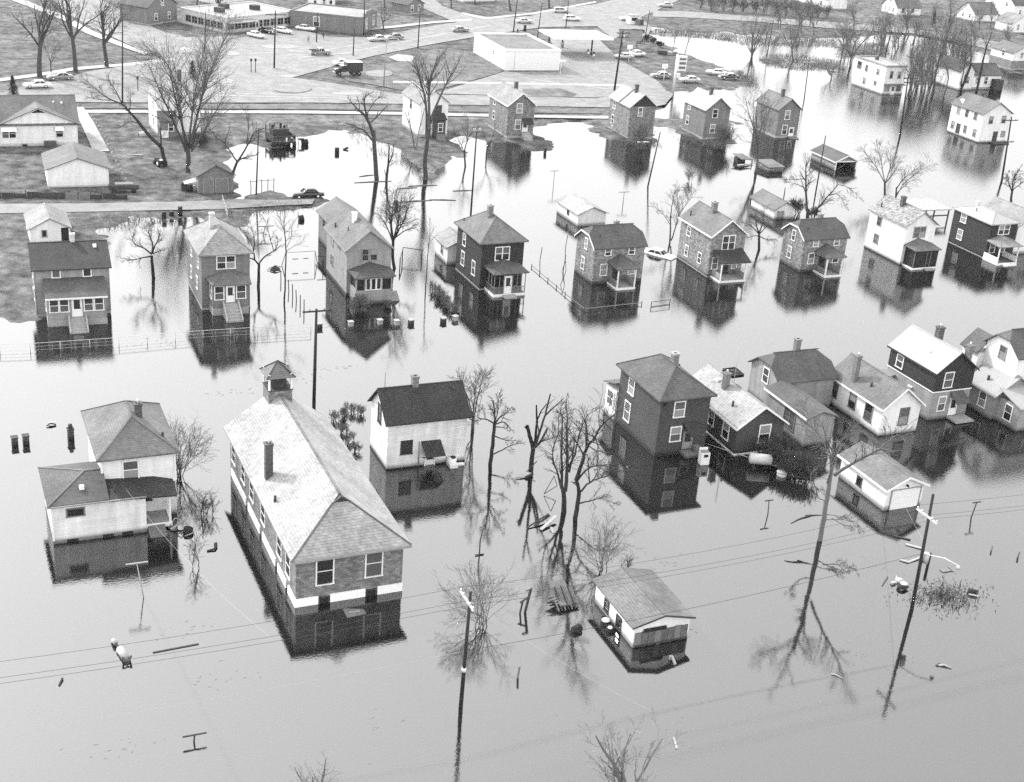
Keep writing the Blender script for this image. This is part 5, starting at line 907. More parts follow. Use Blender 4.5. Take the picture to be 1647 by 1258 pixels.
limb_tree('round bare tree before the white plank-door garage', (1221.6,402), [(.26,.2,0,k12((390,1150),(385,1060),(385,970))), (.16,.03,1.2,k12((385,980),(345,860),(340,740))), (.16,.03,1.2,k12((388,975),(430,880),(460,740))), (.12,.03,1.2,k12((385,990),(310,920),(240,900))), (.12,.03,1.2,k12((390,990),(460,930),(500,880))), (.1,.03,1.2,k12((388,1010),(450,1050),(580,1070))), (.1,.02,1.2,k12((385,1010),(320,1020),(260,1050)))], 26, barkd, twigg, twigs=6)
limb_tree('spindly pale twin-stemmed tree beside the sunken car', (1078,391), [(.2,.12,.2,k13((1058,345),(1062,260),(1060,180))), (.12,.02,.8,k13((1060,190),(1068,80),(1078,-10))), (.14,.03,.8,k13((1066,330),(1090,230),(1115,130),(1180,10))), (.07,.02,1,k13((1062,240),(1020,180),(960,130))), (.07,.02,1,k13((1110,150),(1100,60),(1105,0)))], 27, barkg, twigg)
limb_tree('big forked tree among the flooded trunks at the upper right', (1505,112), [(.4,.34,0,k11((775,690),(830,540),(890,300),(900,220))), (.26,.05,.5,k11((900,225),(905,120),(870,-40))), (.26,.05,.5,k11((905,215),(960,130),(1050,30))), (.16,.04,.6,k11((905,180),(935,60),(930,-60)))], 28, barkg, twigg, zb=0)
limb_tree('leaning stout tree before the pale house among the tall trees', (1571,148), [(.4,.3,0,k11((1175,915),(1215,740),(1240,600))), (.28,.05,.6,k11((1240,605),(1265,430),(1295,290))), (.2,.05,.6,k11((1235,640),(1290,500),(1330,370)))], 29, barkd, twigg)
limb_tree('dark stout tree touching the left gable of the pale house at right', (1545,145), [(.4,.3,0,k11((1015,890),(1080,760),(1120,650))), (.28,.05,.6,k11((1120,655),(1150,480),(1190,280))), (.2,.05,.6,k11((1060,790),(1090,560),(1110,300))), (.18,.05,.6,k11((1020,860),(1030,620),(1020,430)))], 30, barkd, twigg)
# -- trees grown freely
auto_tree('tall elm at the far left, highest crown cut by the top edge', (64,124), (56,-25), 31, .55, .4, 7, (12,42), zb=.3)
auto_tree('tall elm second from the left on the street lawn', (122,116), (112,-28), 32, .5, .42, 7, (12,40), zb=.3)
auto_tree('elm with a fork low on its trunk by the diagonal walk', (172,108), (168,-10), 33, .48, .35, 7, (14,45), zb=.3)
auto_tree('small thin street tree between the two parked cars and the second elm', (82,117), (80,58), 34, .14, .3, 5, (10,30), zb=.3, levels=2)
auto_tree('brushy tall tree at the left corner of the last far house', (1215,276), (1224,150), 35, .3, .15, 8, (6,22), bk=barkg, tw=twigg, ratio=.45)
auto_tree('small bare tree at the right edge above the dark white-roofed house', (1627,326), (1633,268), 36, .24, .35, 6, (20,55), bk=barkd)
auto_tree('many-stemmed willow at the edge of the upper pond', (1208,92), (1205,28), 37, .22, .1, 3, (15,35), stems=5, bk=barkg, tw=twigg, levels=2)
auto_tree('leaning tree on the marsh islet right of the willow', (1277,98), (1266,32), 38, .26, .3, 5, (15,40), bk=barkg, tw=twigg)
auto_tree('large spreading tree behind the flat-roofed pale building', (1368,108), (1374,22), 39, .36, .2, 7, (12,38), bk=barkg, tw=twigg)
auto_tree('little tree on the low islet left of the flat-roofed pale building', (1337,128), (1340,98), 40, .18, .25, 5, (20,55), bk=barkg, tw=twigg, levels=2)
auto_tree('small tree on the lawn beside the brick workshop', (617,47), (616,8), 41, .2, .3, 6, (15,45), zb=.3, levels=2)
auto_tree('tree at the top edge left of the far road junction', (822,18), (818,-40), 42, .35, .4, 6, (12,40), zb=.3, levels=2)
auto_tree('paired tree at the top edge beside the far road', (884,13), (882,-40), 43, .35, .4, 6, (12,40), zb=.3, levels=2)
auto_tree('bare tree behind the flat shop at the top edge', (352,22), (348,-20), 44, .3, .3, 6, (15,45), zb=.3, levels=2)
auto_tree('slim tree at the left border of the car lot pond', (1081,88), (1086,45), 45, .12, .4, 3, (8,25), bk=barkg, tw=twigg, levels=2)
auto_tree('slim leaning tree standing in the upper pond', (1100,90), (1112,38), 46, .14, .4, 3, (8,20), bk=barkg, tw=twigg, levels=2)
auto_tree('thicket tree at the right edge near the grey-sided house', (1622,78), (1630,40), 47, .25, .25, 7, (15,45), bk=barkg, tw=twigg, levels=2, zb=.2)
auto_tree('bare shrub tree in the hollow behind the marsh islets', (1232,62), (1240,30), 48, .2, .2, 6, (15,45), bk=barkg, tw=twigg, levels=2, zb=.2)
auto_tree('tree standing in front of the white cape house, top right', (1500,40), (1504,5), 49, .25, .3, 6, (12,40), bk=barkg, tw=twigg, levels=2, zb=.3)
auto_tree('pale treetop cut off by the bottom edge', (1003,1345), (1000,1175), 50, .3, .35, 7, (15,60), bk=barkl, tw=twigl, rmin=.013, thick=.05)
auto_tree('faint pale treetop at the bottom edge below the letter-shaped post', (515,1330), (512,1225), 51, .2, .4, 6, (10,50), bk=barkl, tw=twigl, levels=2, rmin=.01)
rf = random.Random(77); GTR = 'thin bare trunks standing in the flooded wood'
for i in range(48):
    bx_, by_ = rf.uniform(1458,1545), rf.uniform(108,168); hh = rf.uniform(55,85)
    if by_ > 150 and bx_ > 1520: by_ -= 30
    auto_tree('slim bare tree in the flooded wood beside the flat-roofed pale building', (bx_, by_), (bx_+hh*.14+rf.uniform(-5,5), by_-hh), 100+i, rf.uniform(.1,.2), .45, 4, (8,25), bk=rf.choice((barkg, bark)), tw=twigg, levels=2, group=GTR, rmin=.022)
for i in range(18):
    bx_, by_ = rf.uniform(1350,1440), rf.uniform(78,100); hh = rf.uniform(35,60)
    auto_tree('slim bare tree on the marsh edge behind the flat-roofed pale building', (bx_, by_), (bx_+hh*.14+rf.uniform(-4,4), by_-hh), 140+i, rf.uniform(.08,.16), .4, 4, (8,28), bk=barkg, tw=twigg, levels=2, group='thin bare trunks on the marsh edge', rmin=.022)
GSH = 'shrubs along the far road'
for i in range(13):
    x = 1128+i*17; auto_tree('bare shrub in the row along the far road', (x, 16+i*1.0+rf.uniform(-2,2)), (x+2, -9+i*1.3+rf.uniform(-4,3)), 160+i, .1, .1, 4, (15,45), stems=4, bk=barkg, tw=twigg, levels=2, zb=.3, group=GSH, name='shrub', cat='shrub', rmin=.03)
# -- bushes and twiggy clumps
for i in range(26):
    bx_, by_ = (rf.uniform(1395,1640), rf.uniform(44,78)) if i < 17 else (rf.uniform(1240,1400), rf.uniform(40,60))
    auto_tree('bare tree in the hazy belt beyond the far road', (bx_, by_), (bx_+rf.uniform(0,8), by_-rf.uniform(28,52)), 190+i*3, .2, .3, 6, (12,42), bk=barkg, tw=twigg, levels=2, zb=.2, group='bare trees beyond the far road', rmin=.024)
for i in range(9):
    bx_, by_ = rf.uniform(250,800), rf.uniform(-6,16)
    auto_tree('bare tree along the top edge behind the shops', (bx_, by_), (bx_, by_-45), 400+i*3, .25, .3, 6, (12,42), bk=bark, tw=twigg, levels=2, zb=.2, group='bare trees along the top edge', rmin=.024)
def bush(label, base, top, seed, stems=9, zb=0, bk=None, tw=None, group=None, rmin=.016, spread=(10,50), levels=2): return auto_tree(label, base, top, seed, .05, .12, 4, spread, stems=stems, bk=bk or barkd, tw=tw or twig, zb=zb, levels=levels, name='shrub', cat='shrub', group=group, rmin=rmin)
bush('drowned shrub spreading its twigs round the foreground pole', (774,1006), (772,922), 200, 7, tw=twigg, spread=(15,60), rmin=.008)
bush('thin upright thicket right of the tall dead forked tree', (968,918), (977,840), 201, 5, tw=twigg, rmin=.01)
bush('dense bush behind the nearest left house', (287,765), (292,688), 202, 8, tw=twigg, rmin=.01)
bush('twig tuft at the far corner of the front garage roof', (1003,915), (1012,895), 203, 4, tw=twigg, levels=1, rmin=.01)
bush('drowned sapling right of the nearest left house', (318,912), (317,862), 204, 2, levels=1)
bush('faint drowned sapling between the nearest left house and the hall', (333,830), (333,800), 205, 4, levels=1)
for i, (x, y) in enumerate(((541,672),(553,664),(566,660),(580,663),(556,692),(562,706),(570,722))): bush('clipped hedge bush behind the hall', (x, y+4), (x+1, y-10), 210+i, 6, group='hedge bushes behind the hall', bk=barkg, tw=twigg, levels=2, rmin=.007)
bush('round bush left of the french windows', (578,500), (580,478), 220, 12, tw=twigg, rmin=.02); bush('low bush right of the french windows', (622,494), (623,485), 221, 8, tw=twigg, rmin=.02)
for i in range(7): x = 698+i*4.6; bush('reed tuft along the sunken wire fence', (x, 470+i*5.2), (x+2, 456+i*5.2), 230+i, 7, tw=twigg, group='reed tufts on the sunken fence', levels=1)
bush('bush at the foot of the metal-roofed far house', (1032,240), (1032,200), 240, 6, tw=twigg); bush('twiggy bush before the white-roofed far house', (1165,240), (1168,205), 241, 10, tw=twigg); bush('drowned twig clump in front of the white-roofed far house', (1110,292), (1112,272), 242, 5, tw=twigg, levels=1)
bush('leafless shrub beside the shed with the plank doors', (322,238), (325,215), 243, 9, zb=.25)
for i, (x, y) in enumerate(((1242,742),(1256,752),(1270,762),(1284,768),(1262,740),(1298,772))): bush('tangled brush heap at the foot of the dark cottage and the clipped-gable wing', (x, y), (x-3+i, y-32), 250+i, 9, group='brush heap between two houses')
bush('brush round the foot of the leaning two-limbed tree', (1285,345), (1283,322), 260, 10); bush('second brush clump right of the leaning two-limbed tree', (1310,350), (1312,335), 261, 8)
for i, (x, y) in enumerate(((1022,58),(1040,66),(1052,70),(1062,76),(1030,70))): bush('low bush on the bank of the car lot', (x, y), (x, y-9), 270+i, 9, zb=.3, group='bushes on the bank of the car lot', rmin=.03)
def conifer(label, base, top, zb=.3, seed=1):
    rg = random.Random(seed); B = at(*base, zb); H = (upright(B, *top)-B).length; t = thing('conifer', label, 'tree', B); MB().tube([(0,0,-.3),(0,0,H)], [.15,.02], 6).build('trunk', barkd, t)
    b = MB()
    for i in range(420):
        f = rg.random()**.8; z = H*(.05+.95*f); rr = (1-f)*H*.33*rg.uniform(.4,1)+.05; a = rg.uniform(0,6.28); c = Vector((math.cos(a)*rr, math.sin(a)*rr, z)); o = Vector((math.cos(a), math.sin(a), -.35))*rg.uniform(.3,.6); s = Vector((-math.sin(a), math.cos(a), 0))*.14
        b.poly([c-o*.5-s, c-o*.5+s, c+o+Vector((0,0,-.1))], [(0,1,2)])
    b.build('foliage', conif, t)
conifer('small dark conifer at the corner of the upper left house', (22,156), (20,122), .3, 1); conifer('dark evergreen behind the chimney of the white far house at left', (310,125), (310,98), .3, 2); conifer('narrow evergreen beside the white cape house', (1500,42), (1503,18), .3, 3)

def reeds(zones, n, seed, z=.0):              # flattened winter reeds and weeds along the marsh
    rg = random.Random(seed); b = MB()
    for px, k in zones:
        xs = [p[0] for p in px]; ys = [p[1] for p in px]; c = 0
        while c < k*n:
            x, y = rg.uniform(min(xs), max(xs)), rg.uniform(min(ys), max(ys)); ins = False
            for i in range(len(px)):
                (x1, y1), (x2, y2) = px[i], px[i-1]
                if (y1 > y) != (y2 > y) and x < (x2-x1)*(y-y1)/(y2-y1)+x1: ins = not ins
            if not ins: continue
            c += 1; p = at(x, y, z)
            for q in range(4):
                o = p+Vector((rg.gauss(0,.8), rg.gauss(0,.8), -.1)); h = rg.uniform(.2,.9); t = Vector((rg.gauss(0,.5), rg.gauss(0,.5), h)); s_ = Vector((rg.gauss(0,1), rg.gauss(0,1), 0)).normalized()*.05
                b.poly([o-s_, o+s_, o+t], [(0,1,2)])
    tag(b.build('reeds', mat('dead_reeds', .1, .4, 2)), kind='stuff')
reeds([([(1222,96),(1240,86),(1280,88),(1350,98),(1356,112),(1300,114),(1240,108)], 1.6), ([(1045,46),(1185,54),(1185,68),(1120,60),(1060,58)], 1.4), ([(1190,58),(1345,62),(1345,76),(1190,72)], 1.5), ([(1345,72),(1425,68),(1430,92),(1350,94)], 1.2), ([(1458,112),(1552,115),(1548,138),(1462,136)], 1.4), ([(1590,84),(1626,100),(1624,120),(1600,112)], .7), ([(1180,110),(1210,126),(1212,142),(1185,128)], .5),
    ([(560,205),(640,232),(700,280),(690,292),(630,262),(560,218)], .2), ([(1000,224),(1050,228),(1050,236),(1000,234)], .3), ([(1100,224),(1170,232),(1165,240),(1105,232)], .35), ([(160,348),(300,348),(300,358),(160,372)], .25), ([(395,333),(500,322),(505,331),(400,345)], .25), ([(1490,945),(1560,948),(1565,972),(1490,975)], .12)], 600, 9)
# ------------------------------------------------------------------ utility poles and wires
TOPS = {}
def pole(key, label, base, top, r=.16, zb=0, arms=(), m=None, armm=None, extra=(), name='utility_pole', cat='utility pole', group=None):
    B = at(*base, zb); T = upright(B, *top); t = thing(name, label, cat, B, 0, group); v = T-B
    MB().tube([-v.normalized()*.8, v*.5, v], [r, r*.85, r*.65], 8).build('pole', m or creo, t)
    for f, L, ax in arms:
        c = v*f; d = Vector((L/2,0,0)) if ax == 'x' else Vector((0,L/2,0)); off = Vector((0,-r-.05,0)) if ax == 'x' else Vector((-r-.05,0,0))
        a = MB().bar(c-d+off, c+d+off, .12, .16).build('crossarm', armm or creo, t)
        for k in (-.92, -.5, .5, .92): MB().tube([c+d*k+off+Vector((0,0,.08)), c+d*k+off+Vector((0,0,.26))], .05, 6).build('insulator', chrome if armm else woodd, a)
    for e in extra:
        if e[0] == 'lamp':
            c = v*e[1]; d = Vector(e[2]); MB().tube([c, c+d*.6+Vector((0,0,.25)), c+d], .045, 6).build('lamp_arm', white2, t); MB().tube([c+d, c+d+Vector((0,0,-.28))], [.1,.22], 8).build('lamp_shade', metal, t)
        if e[0] == 'can': c = v*e[1]+Vector((r+.22, -.1, 0)); MB().tube([c, c+Vector((0,0,.9))], .24, 10).build('transformer', metal, t)
        if e[0] == 'band': c = v*e[1]; MB().tube([c, c+Vector((0,0,.35))], r*1.0, 8).build('plate', white2, t)
    TOPS[key] = (B, v); return t
pole('a', 'dark foreground pole with a pale crossarm, twigs round its foot, bottom centre', (741,1138), (757,952), .17, 0, [(.93,2.6,'y')], None, armw, [('band',.32)])
pole('b', 'dark foreground pole with a pale crossarm and a lamp arm, debris round its foot, right', (1466,982), (1501,795), .17, 0, [(.82,2.6,'y')], None, armw, [('lamp',.5,(1.6,-2.6,.1)),('can',.42)])
pole('c', 'black pole with a single crossarm standing just behind the long hall', (505,645), (509,497), .2, 0, [(.985,3.0,'x')])
pole('d', 'thick pole with two crossarms at the right edge', (1611,292), (1627,188), .2, 0, [(.95,2.8,'x'),(.62,2.4,'x')])
pole('e', 'pole with two crossarms below the flat-roofed pale building', (1447,222), (1461,122), .2, 0, [(.96,2.6,'x'),(.9,2.2,'x')])
pole('f', 'slim pole with two short white crossarms left of the flat-roofed pale building', (1293,163), (1302,93), .13, 0, [(.97,2.6,'x'),(.9,2.6,'x')], None, woodl)
pole('g', 'leaning bare pole in the water before the metal-roofed far house', (1042,300), (1062,213), .14)
pole('h', 'pole with a pale cap rising behind the dark house with the screened porch', (757,348), (767,207), .16, 0, [(.985,1.3,'x')], None, woodl)
pole('i', 'tall pole in front of the left junction street', (197,165), (197,30), .17, .3)
pole('j', 'slim leaning pole before the open flooded garage', (1312,310), (1328,218), .13)
pole('k', 'black pole on the junction in front of the flat shop', (441,110), (443,17), .2, .3, [(.93,4.5,'x')])
pole('l', 'short pole beside the two pedestrians', (509,68), (511,20), .16, .3)
pole('m', 'pole at the kerb before the brick workshop', (568,90), (570,45), .16, .3)
pole('n', 'pale street lamp pole on the verge by the traffic island', (617,140), (622,62), .15, .3, (), lgrey, None, [('lamp',.98,(2.6,0,.1))])
pole('o', 'pole on the far kerb left of the service station', (672,78), (676,12), .17, .3)
pole('p', 'pole at the corner of the brick workshop', (585,57), (587,-15), .17, .3)
pole('q', 'heavy pole with transformers and crossarms beside the forecourt', (988,146), (1002,50), .26, .3, [(.97,3.4,'x'),(.9,3.0,'x')], None, None, [('can',.86),('can',.8)])
pole('r', 'pole behind the canopy of the service station', (864,64), (872,5), .16, .3)
pole('s', 'pole on the far kerb behind the service station', (825,57), (833,-8), .2, .3)
pole('t', 'pole at the far junction near the top edge', (910,45), (915,-2), .16, .3)
pole('u', 'thin pole in the reedy corner of the inner pond', (412,314), (416,206), .13, 0)
pole('v', 'thin leaning pole between the billboard and the upper pond', (1037,65), (1045,17), .14, .3)
pole('w', 'leaning pole beside the willow at the upper pond', (1234,87), (1244,33), .15)
pole('x', 'leaning pole behind the flat-roofed pale building', (1423,95), (1435,43), .16)
pole('y', 'thin pole in front of the flat shop', (329,84), (331,18), .14, .3)
pole('z', 'short dark post sticking out behind the white plank-door garage', (1260,322), (1263,302), .1, name='post', cat='post')
def wirerun(label, P, Q, sag=.6, r=.014, m=None, grp='power lines across the foreground'):
    P = Vector(P); Q = Vector(Q); pts = [P.lerp(Q, t/14)+Vector((0,0,-4*sag*(t/14)*(1-t/14))) for t in range(15)]
    o = MB().tube(pts, r, 4, False).build('power_line', m or wire); tag(o, label, 'wire', grp); return o
(Ba, va), (Bb, vb), (Bc, vc) = TOPS['a'], TOPS['b'], TOPS['c']
pa, pb = Ba+va*.95, Bb+vb*.84
for k, o in enumerate((-1.15, -.55, 1.15)):
    d = Vector((-.2, o, .2)); wirerun('power line between the two foreground poles', pa+d, pb+d, .7); wirerun('power line running off left from the foreground pole', pa+d, pa+d+Vector((-48, .6, .3)), .7); wirerun('power line running off right from the foreground pole with the lamp', pb+d, pb+d+Vector((42, -.5, .3)), .7)
wirerun('pale lower cable on the foreground poles', Ba+va*.5, Bb+vb*.5, .5, .02, wire); wirerun('pale lower cable running off left', Ba+va*.5, Ba+va*.5+Vector((-45,.5,0)), .5, .012, wirel)
wirerun('pale service cable to the front garage side of the pole', Ba+va*.9, Ba+va*.9+Vector((8,-12,-2)), .3, .009, wirel); wirerun('pale service cable to the white garage', Bb+vb*.6, Vector((83.0,93.5,2.6)), .4, .009, wirel); wirerun('pale service cable to the nearest left house', Vector((12.0,104.4,4.2)), Ba+va*.9+Vector((-14,0,0)), .8, .008, wirel)

# ------------------------------------------------------------------ cars
def loft(b, ST, prof):                       # ST: (x, half width, z0, z1); prof: (y factor, z factor) ring
    n = len(prof); V = []; F = []
    for x, w, z0, z1 in ST: V += [(x, w*py, z0+(z1-z0)*pz) for py, pz in prof]
    for i in range(len(ST)-1):
        for j in range(n): F.append((i*n+j, (i+1)*n+j, (i+1)*n+(j+1) % n, i*n+(j+1) % n))
    F += [tuple(range(n)), tuple(range((len(ST)-1)*n+n-1, (len(ST)-1)*n-1, -1))]
    b.poly(V, F, True)
PB = [(-.9,0),(-1,.25),(-1,.7),(-.93,.92),(-.7,1),(.7,1),(.93,.92),(1,.7),(1,.25),(.9,0)]
def car_parts(style):
    D = {}
    b = MB(); zs = .92
    if style == 'pickup': loft(b, [(-2.5,.86,.38,.95),(-2.4,.9,.32,1.0),(-.6,.9,.3,1.0),(.9,.9,.3,1.02),(2.1,.82,.32,.98),(2.45,.7,.4,.85)], PB)
    else: loft(b, [(-2.55,.78,.42,.82),(-2.4,.86,.35,.9),(-1.3,.9,.3,.95),(0,.9,.28,.95),(1.0,.9,.3,.95),(2.0,.86,.32,.9),(2.4,.8,.36,.82),(2.52,.7,.42,.72)], PB)
    D['body'] = b
    if style == 'sedan': G = [(-1.75,.74,.9,.93),(-1.15,.68,.9,1.36),(.25,.68,.9,1.38),(.95,.74,.9,.93)]; RF = [(-1.25,.68,1.34,1.42),(-.9,.66,1.34,1.5),(.0,.66,1.34,1.5),(.35,.66,1.34,1.4)]
    elif style == 'wagon': G = [(-2.4,.74,.9,.95),(-2.2,.7,.9,1.4),(.3,.7,.9,1.42),(1.0,.74,.9,.93)]; RF = [(-2.3,.7,1.38,1.45),(-1.8,.68,1.38,1.53),(.1,.68,1.38,1.53),(.42,.66,1.38,1.42)]
    else: G = [(-.5,.74,.98,1.0),(-.4,.7,.98,1.55),(.55,.7,.98,1.55),(1.05,.74,.98,1.0)]; RF = [(-.5,.72,1.52,1.6),(-.3,.7,1.52,1.68),(.4,.7,1.52,1.68),(.68,.68,1.52,1.56)]
    g = MB(); loft(g, G, [(-1,0),(-1,.5),(-.93,1),(.93,1),(1,.5),(1,0)]); D['windows'] = g
    r = MB(); loft(r, RF, [(-1,0),(-1,.5),(-.8,1),(.8,1),(1,.5),(1,0)])
    for s in (-1, 1):
        for (x0, z0, x1, z1) in (((G[3][0]-.03), .93, G[2][0]+.05, G[2][3]), ((G[1][0]+G[2][0])/2, .93, (G[1][0]+G[2][0])/2, G[1][3]), (G[0][0]+.05, .93, G[1][0], G[1][3])): r.bar((x0,s*.745,z0), (x1,s*.67,z1), .09)
    D['roof'] = r
    w = MB(); w.tube([(0,-.1,0),(0,.1,0)], .34, 14); D['tyre'] = w
    w = MB(); w.tube([(0,-.115,0),(0,.115,0)], .19, 10); D['hubcap'] = w
    D['bumper'] = MB().box(-.06, .06, -.85, .85, -.08, .08); D['headlight'] = MB().tube([(0,0,0),(.06,0,0)], .1, 8); D['grille'] = MB().box(2.48, 2.54, -.5, .5, .5, .68)
    if style == 'pickup':
        bd = MB(); bd.box(-2.45, -.65, -.8, .8, 1.0, 1.003); bd.box(-2.5, -.55, -.92, -.82, 1.0, 1.15); bd.box(-2.5, -.55, .82, .92, 1.0, 1.15); D['cargo_bed'] = bd
    return D
def car(label, px, ang, style, body, roof=None, z=.42, group=None, cat='car', name='parked_car'):
    t = thing(name, label, cat, at(px[0], px[1], z), R(ang), group); roof = roof or body
    D = shared(('car', style), lambda: car_parts(style))
    def P(part, m, loc=(0,0,0), par=t, rot=0): return link(part, shared(('carmesh', style, part, m.name), lambda: D[part].mesh(part, m)), par, loc, rot)
    bo = P('body', body); P('windows', glass); P('roof', roof); P('grille', chrome)
    if 'cargo_bed' in D: P('cargo_bed', black)
    for x in (-1.5, 1.55):
        for y in (-.8, .8): w = P('tyre', rubber, (x, y, .34)); w['label'] = None or 'dark tyre'; del w['label']; P('hubcap', chrome, (0,0,0), w)
    for x in (-2.58, 2.56): P('bumper', chrome, (x, 0, .52))
    for y in (-.62, .62): P('headlight', chrome, (2.46, y, .7))
    return t
GC = 'cars parked and driving round the junction'
car('white sedan parked nearest the corner of the upper left house', (60,141), 186, 'sedan', cWhite, group=GC)
car('grey sedan with a pale roof behind the white sedan, by the elms', (97,128), 188, 'sedan', cGrey, cLight, group=GC)
car('white sedan nosed in at the left end of the shop row', (412,60), -60, 'sedan', cWhite, group=GC); car('dark sedan nosed in second in the shop row', (430,53), -60, 'sedan', cDark, group=GC); car('white sedan nosed in third in the shop row', (455,53), -50, 'sedan', cWhite, group=GC); car('white sedan alone right of the shop beside the brick workshop', (492,49), -35, 'sedan', cWhite, cLight, group=GC)
car('grey pickup truck driving past the short pole', (515,88), 5, 'pickup', cGrey, cLight, group=GC, name='moving_car', cat='pickup truck'); car('pale sedan stopped on the road before the brick workshop', (607,66), 195, 'sedan', cLight, group=GC); car('dark sedan right behind the pale sedan by the brick workshop', (634,63), 195, 'sedan', cGrey, group=GC, name='moving_car')
car('grey sedan on the road near the mouth of the side street', (740,51), 10, 'sedan', cGrey, cLight, group=GC, name='moving_car'); car('pale sedan on the far road behind the service station', (843,37), 5, 'sedan', cLight, cWhite, group=GC); car('white station wagon parked behind the pump canopy', (920,33), 0, 'wagon', cWhite, group=GC); car('pale station wagon at the far end of the road', (902,20), 3, 'wagon', cLight, group=GC)
car('white sedan tucked behind the army truck', (553,105), 5, 'sedan', cWhite, group=GC); car('pale sedan under the billboard on the car lot', (1003,94), 182, 'sedan', cLight, cWhite, group=GC); car('white sedan behind the pale sign post on the car lot', (1022,90), 185, 'sedan', cWhite, group=GC)
car('grey sedan with a white roof left of the striped sign', (1063,125), 175, 'sedan', cGrey, cWhite, group=GC); car('pale fastback sedan right of the striped sign', (1109,132), 175, 'sedan', cLight, cWhite, group=GC); car('pale sedan nose-in behind the dark sedan at the lot edge', (1152,120), 150, 'sedan', cWhite, group=GC); car('dark sedan with a pale roof at the edge of the lot', (1172,127), 172, 'sedan', cDark, cLight, group=GC)
car('pale sedan on the far highway at the top edge', (1070,11), 175, 'sedan', cLight, group=GC, name='moving_car'); car('white sedan near the grey crates at the far junction', (1010,33), 170, 'sedan', cWhite, group=GC)
car('black sedan stranded in the water at the end of the lane', (494,318), 182, 'sedan', cDark, z=-.12, name='flooded_car'); car('nearly sunken white car behind the board-fenced house', (1060,417), 122+180, 'sedan', cWhite, z=-.62, name='flooded_car')
t = thing('army_truck', 'dark box-bodied army truck at the traffic island', 'truck', at(560,121,.44), R(183))
b = MB(); b.ext([(-3.0,-1.1,1.0),(.7,-1.1,1.0),(.7,-1.1,2.8),(-2.8,-1.1,2.9),(-3.0,-1.1,2.7)], (0,2.2,0)); b.build('box_body', cDark, t); MB().box(-3.05, .75, -1.15, 1.15, 2.92, 2.98).build('roof', cGrey, t); MB().box(.75, 1.9, -1.0, 1.0, .9, 2.2).build('cab', cDark, t); MB().box(1.0, 1.7, -1.02, 1.02, 1.55, 2.05).build('window', glass, t); b = MB(); loft(b, [(1.9,.8,.8,1.6),(3.0,.7,.8,1.5),(3.2,.6,.85,1.35)], PB); b.build('hood', cDark, t); MB().box(3.2, 3.32, -.95, .95, .6, .8).build('bumper', chrome, t)
for x in (-2.2, -1.0, 2.4):
    for y in (-.95, .95): w = MB().tube([(0,-.15,0),(0,.15,0)], .5, 12).build('tyre', rubber, t, (x,y,.5)); MB().tube([(0,-.17,0),(0,.17,0)], .22, 8).build('hubcap', cGrey, w)
t = thing('farm_wagon', 'dark burnt-looking truck body with broken stakes standing in the pond', 'truck wreck', at(458,237,0), R(4))
b = MB(); b.box(-2.0, 2.0, 0, 5.0, .7, 1.0); b.build('bed', woodd, t)
for x in (-1.95, -1.2, -.4, .5, 1.2, 1.95): MB().bar((x,.1,.8), (x+rng.uniform(-.2,.2),.1,rng.uniform(1.5,2.2)), .14).build('stake', woodd, t); MB().bar((x,4.9,.8), (x,4.9,rng.uniform(2.2,3.2)), .16).build('stake', woodd, t)
for z in (1.3, 1.8): MB().bar((-2,.1,z), (2,.1,z+.1), .1, .2).build('side_board', woodd, t)
for x in (-2, 2): MB().box(x-.05, x+.05, .1, 5, 1.2, 1.9).build('side_board', woodd, t); MB().tube([(x-.2,.8,.4),(x+.2,.8,.4)], .55, 12).build('wheel', rubber, t); MB().tube([(x-.2,4,.4),(x+.2,4,.4)], .55, 12).build('wheel', rubber, t)
MB().box(-1.4, 1.6, 2.6, 4.6, 1.0, 2.6).build('load', woodd, t); MB().box(.2, .5, .0, .05, 1.0, 1.7).build('tail_plate', white2, t); MB().bar((-2.0,.2,.4), (-2.9,-.6,1.9), .12).build('broken_pole', woodd, t)
for x, z in ((-1.2, 3.2), (.3, 3.5), (1.0, 3.1)): MB().bar((x,3.5,2.5), (x+.1,3.6,z), .3).build('load_sack', black, t)
t = thing('engine_block', 'black lump of machinery in the pond right of the truck wreck', 'machine', at(486,233,0), R(10)); MB().tube([(0,0,.4),(1.0,0,.5)], .55, 10).build('drum', black, t); MB().box(-.6, .3, -.3, .3, .9, 1.15).build('hood', black, t); MB().bar((-.5,.4,0), (-.7,.5,1.6), .1).build('shaft', woodd, t)

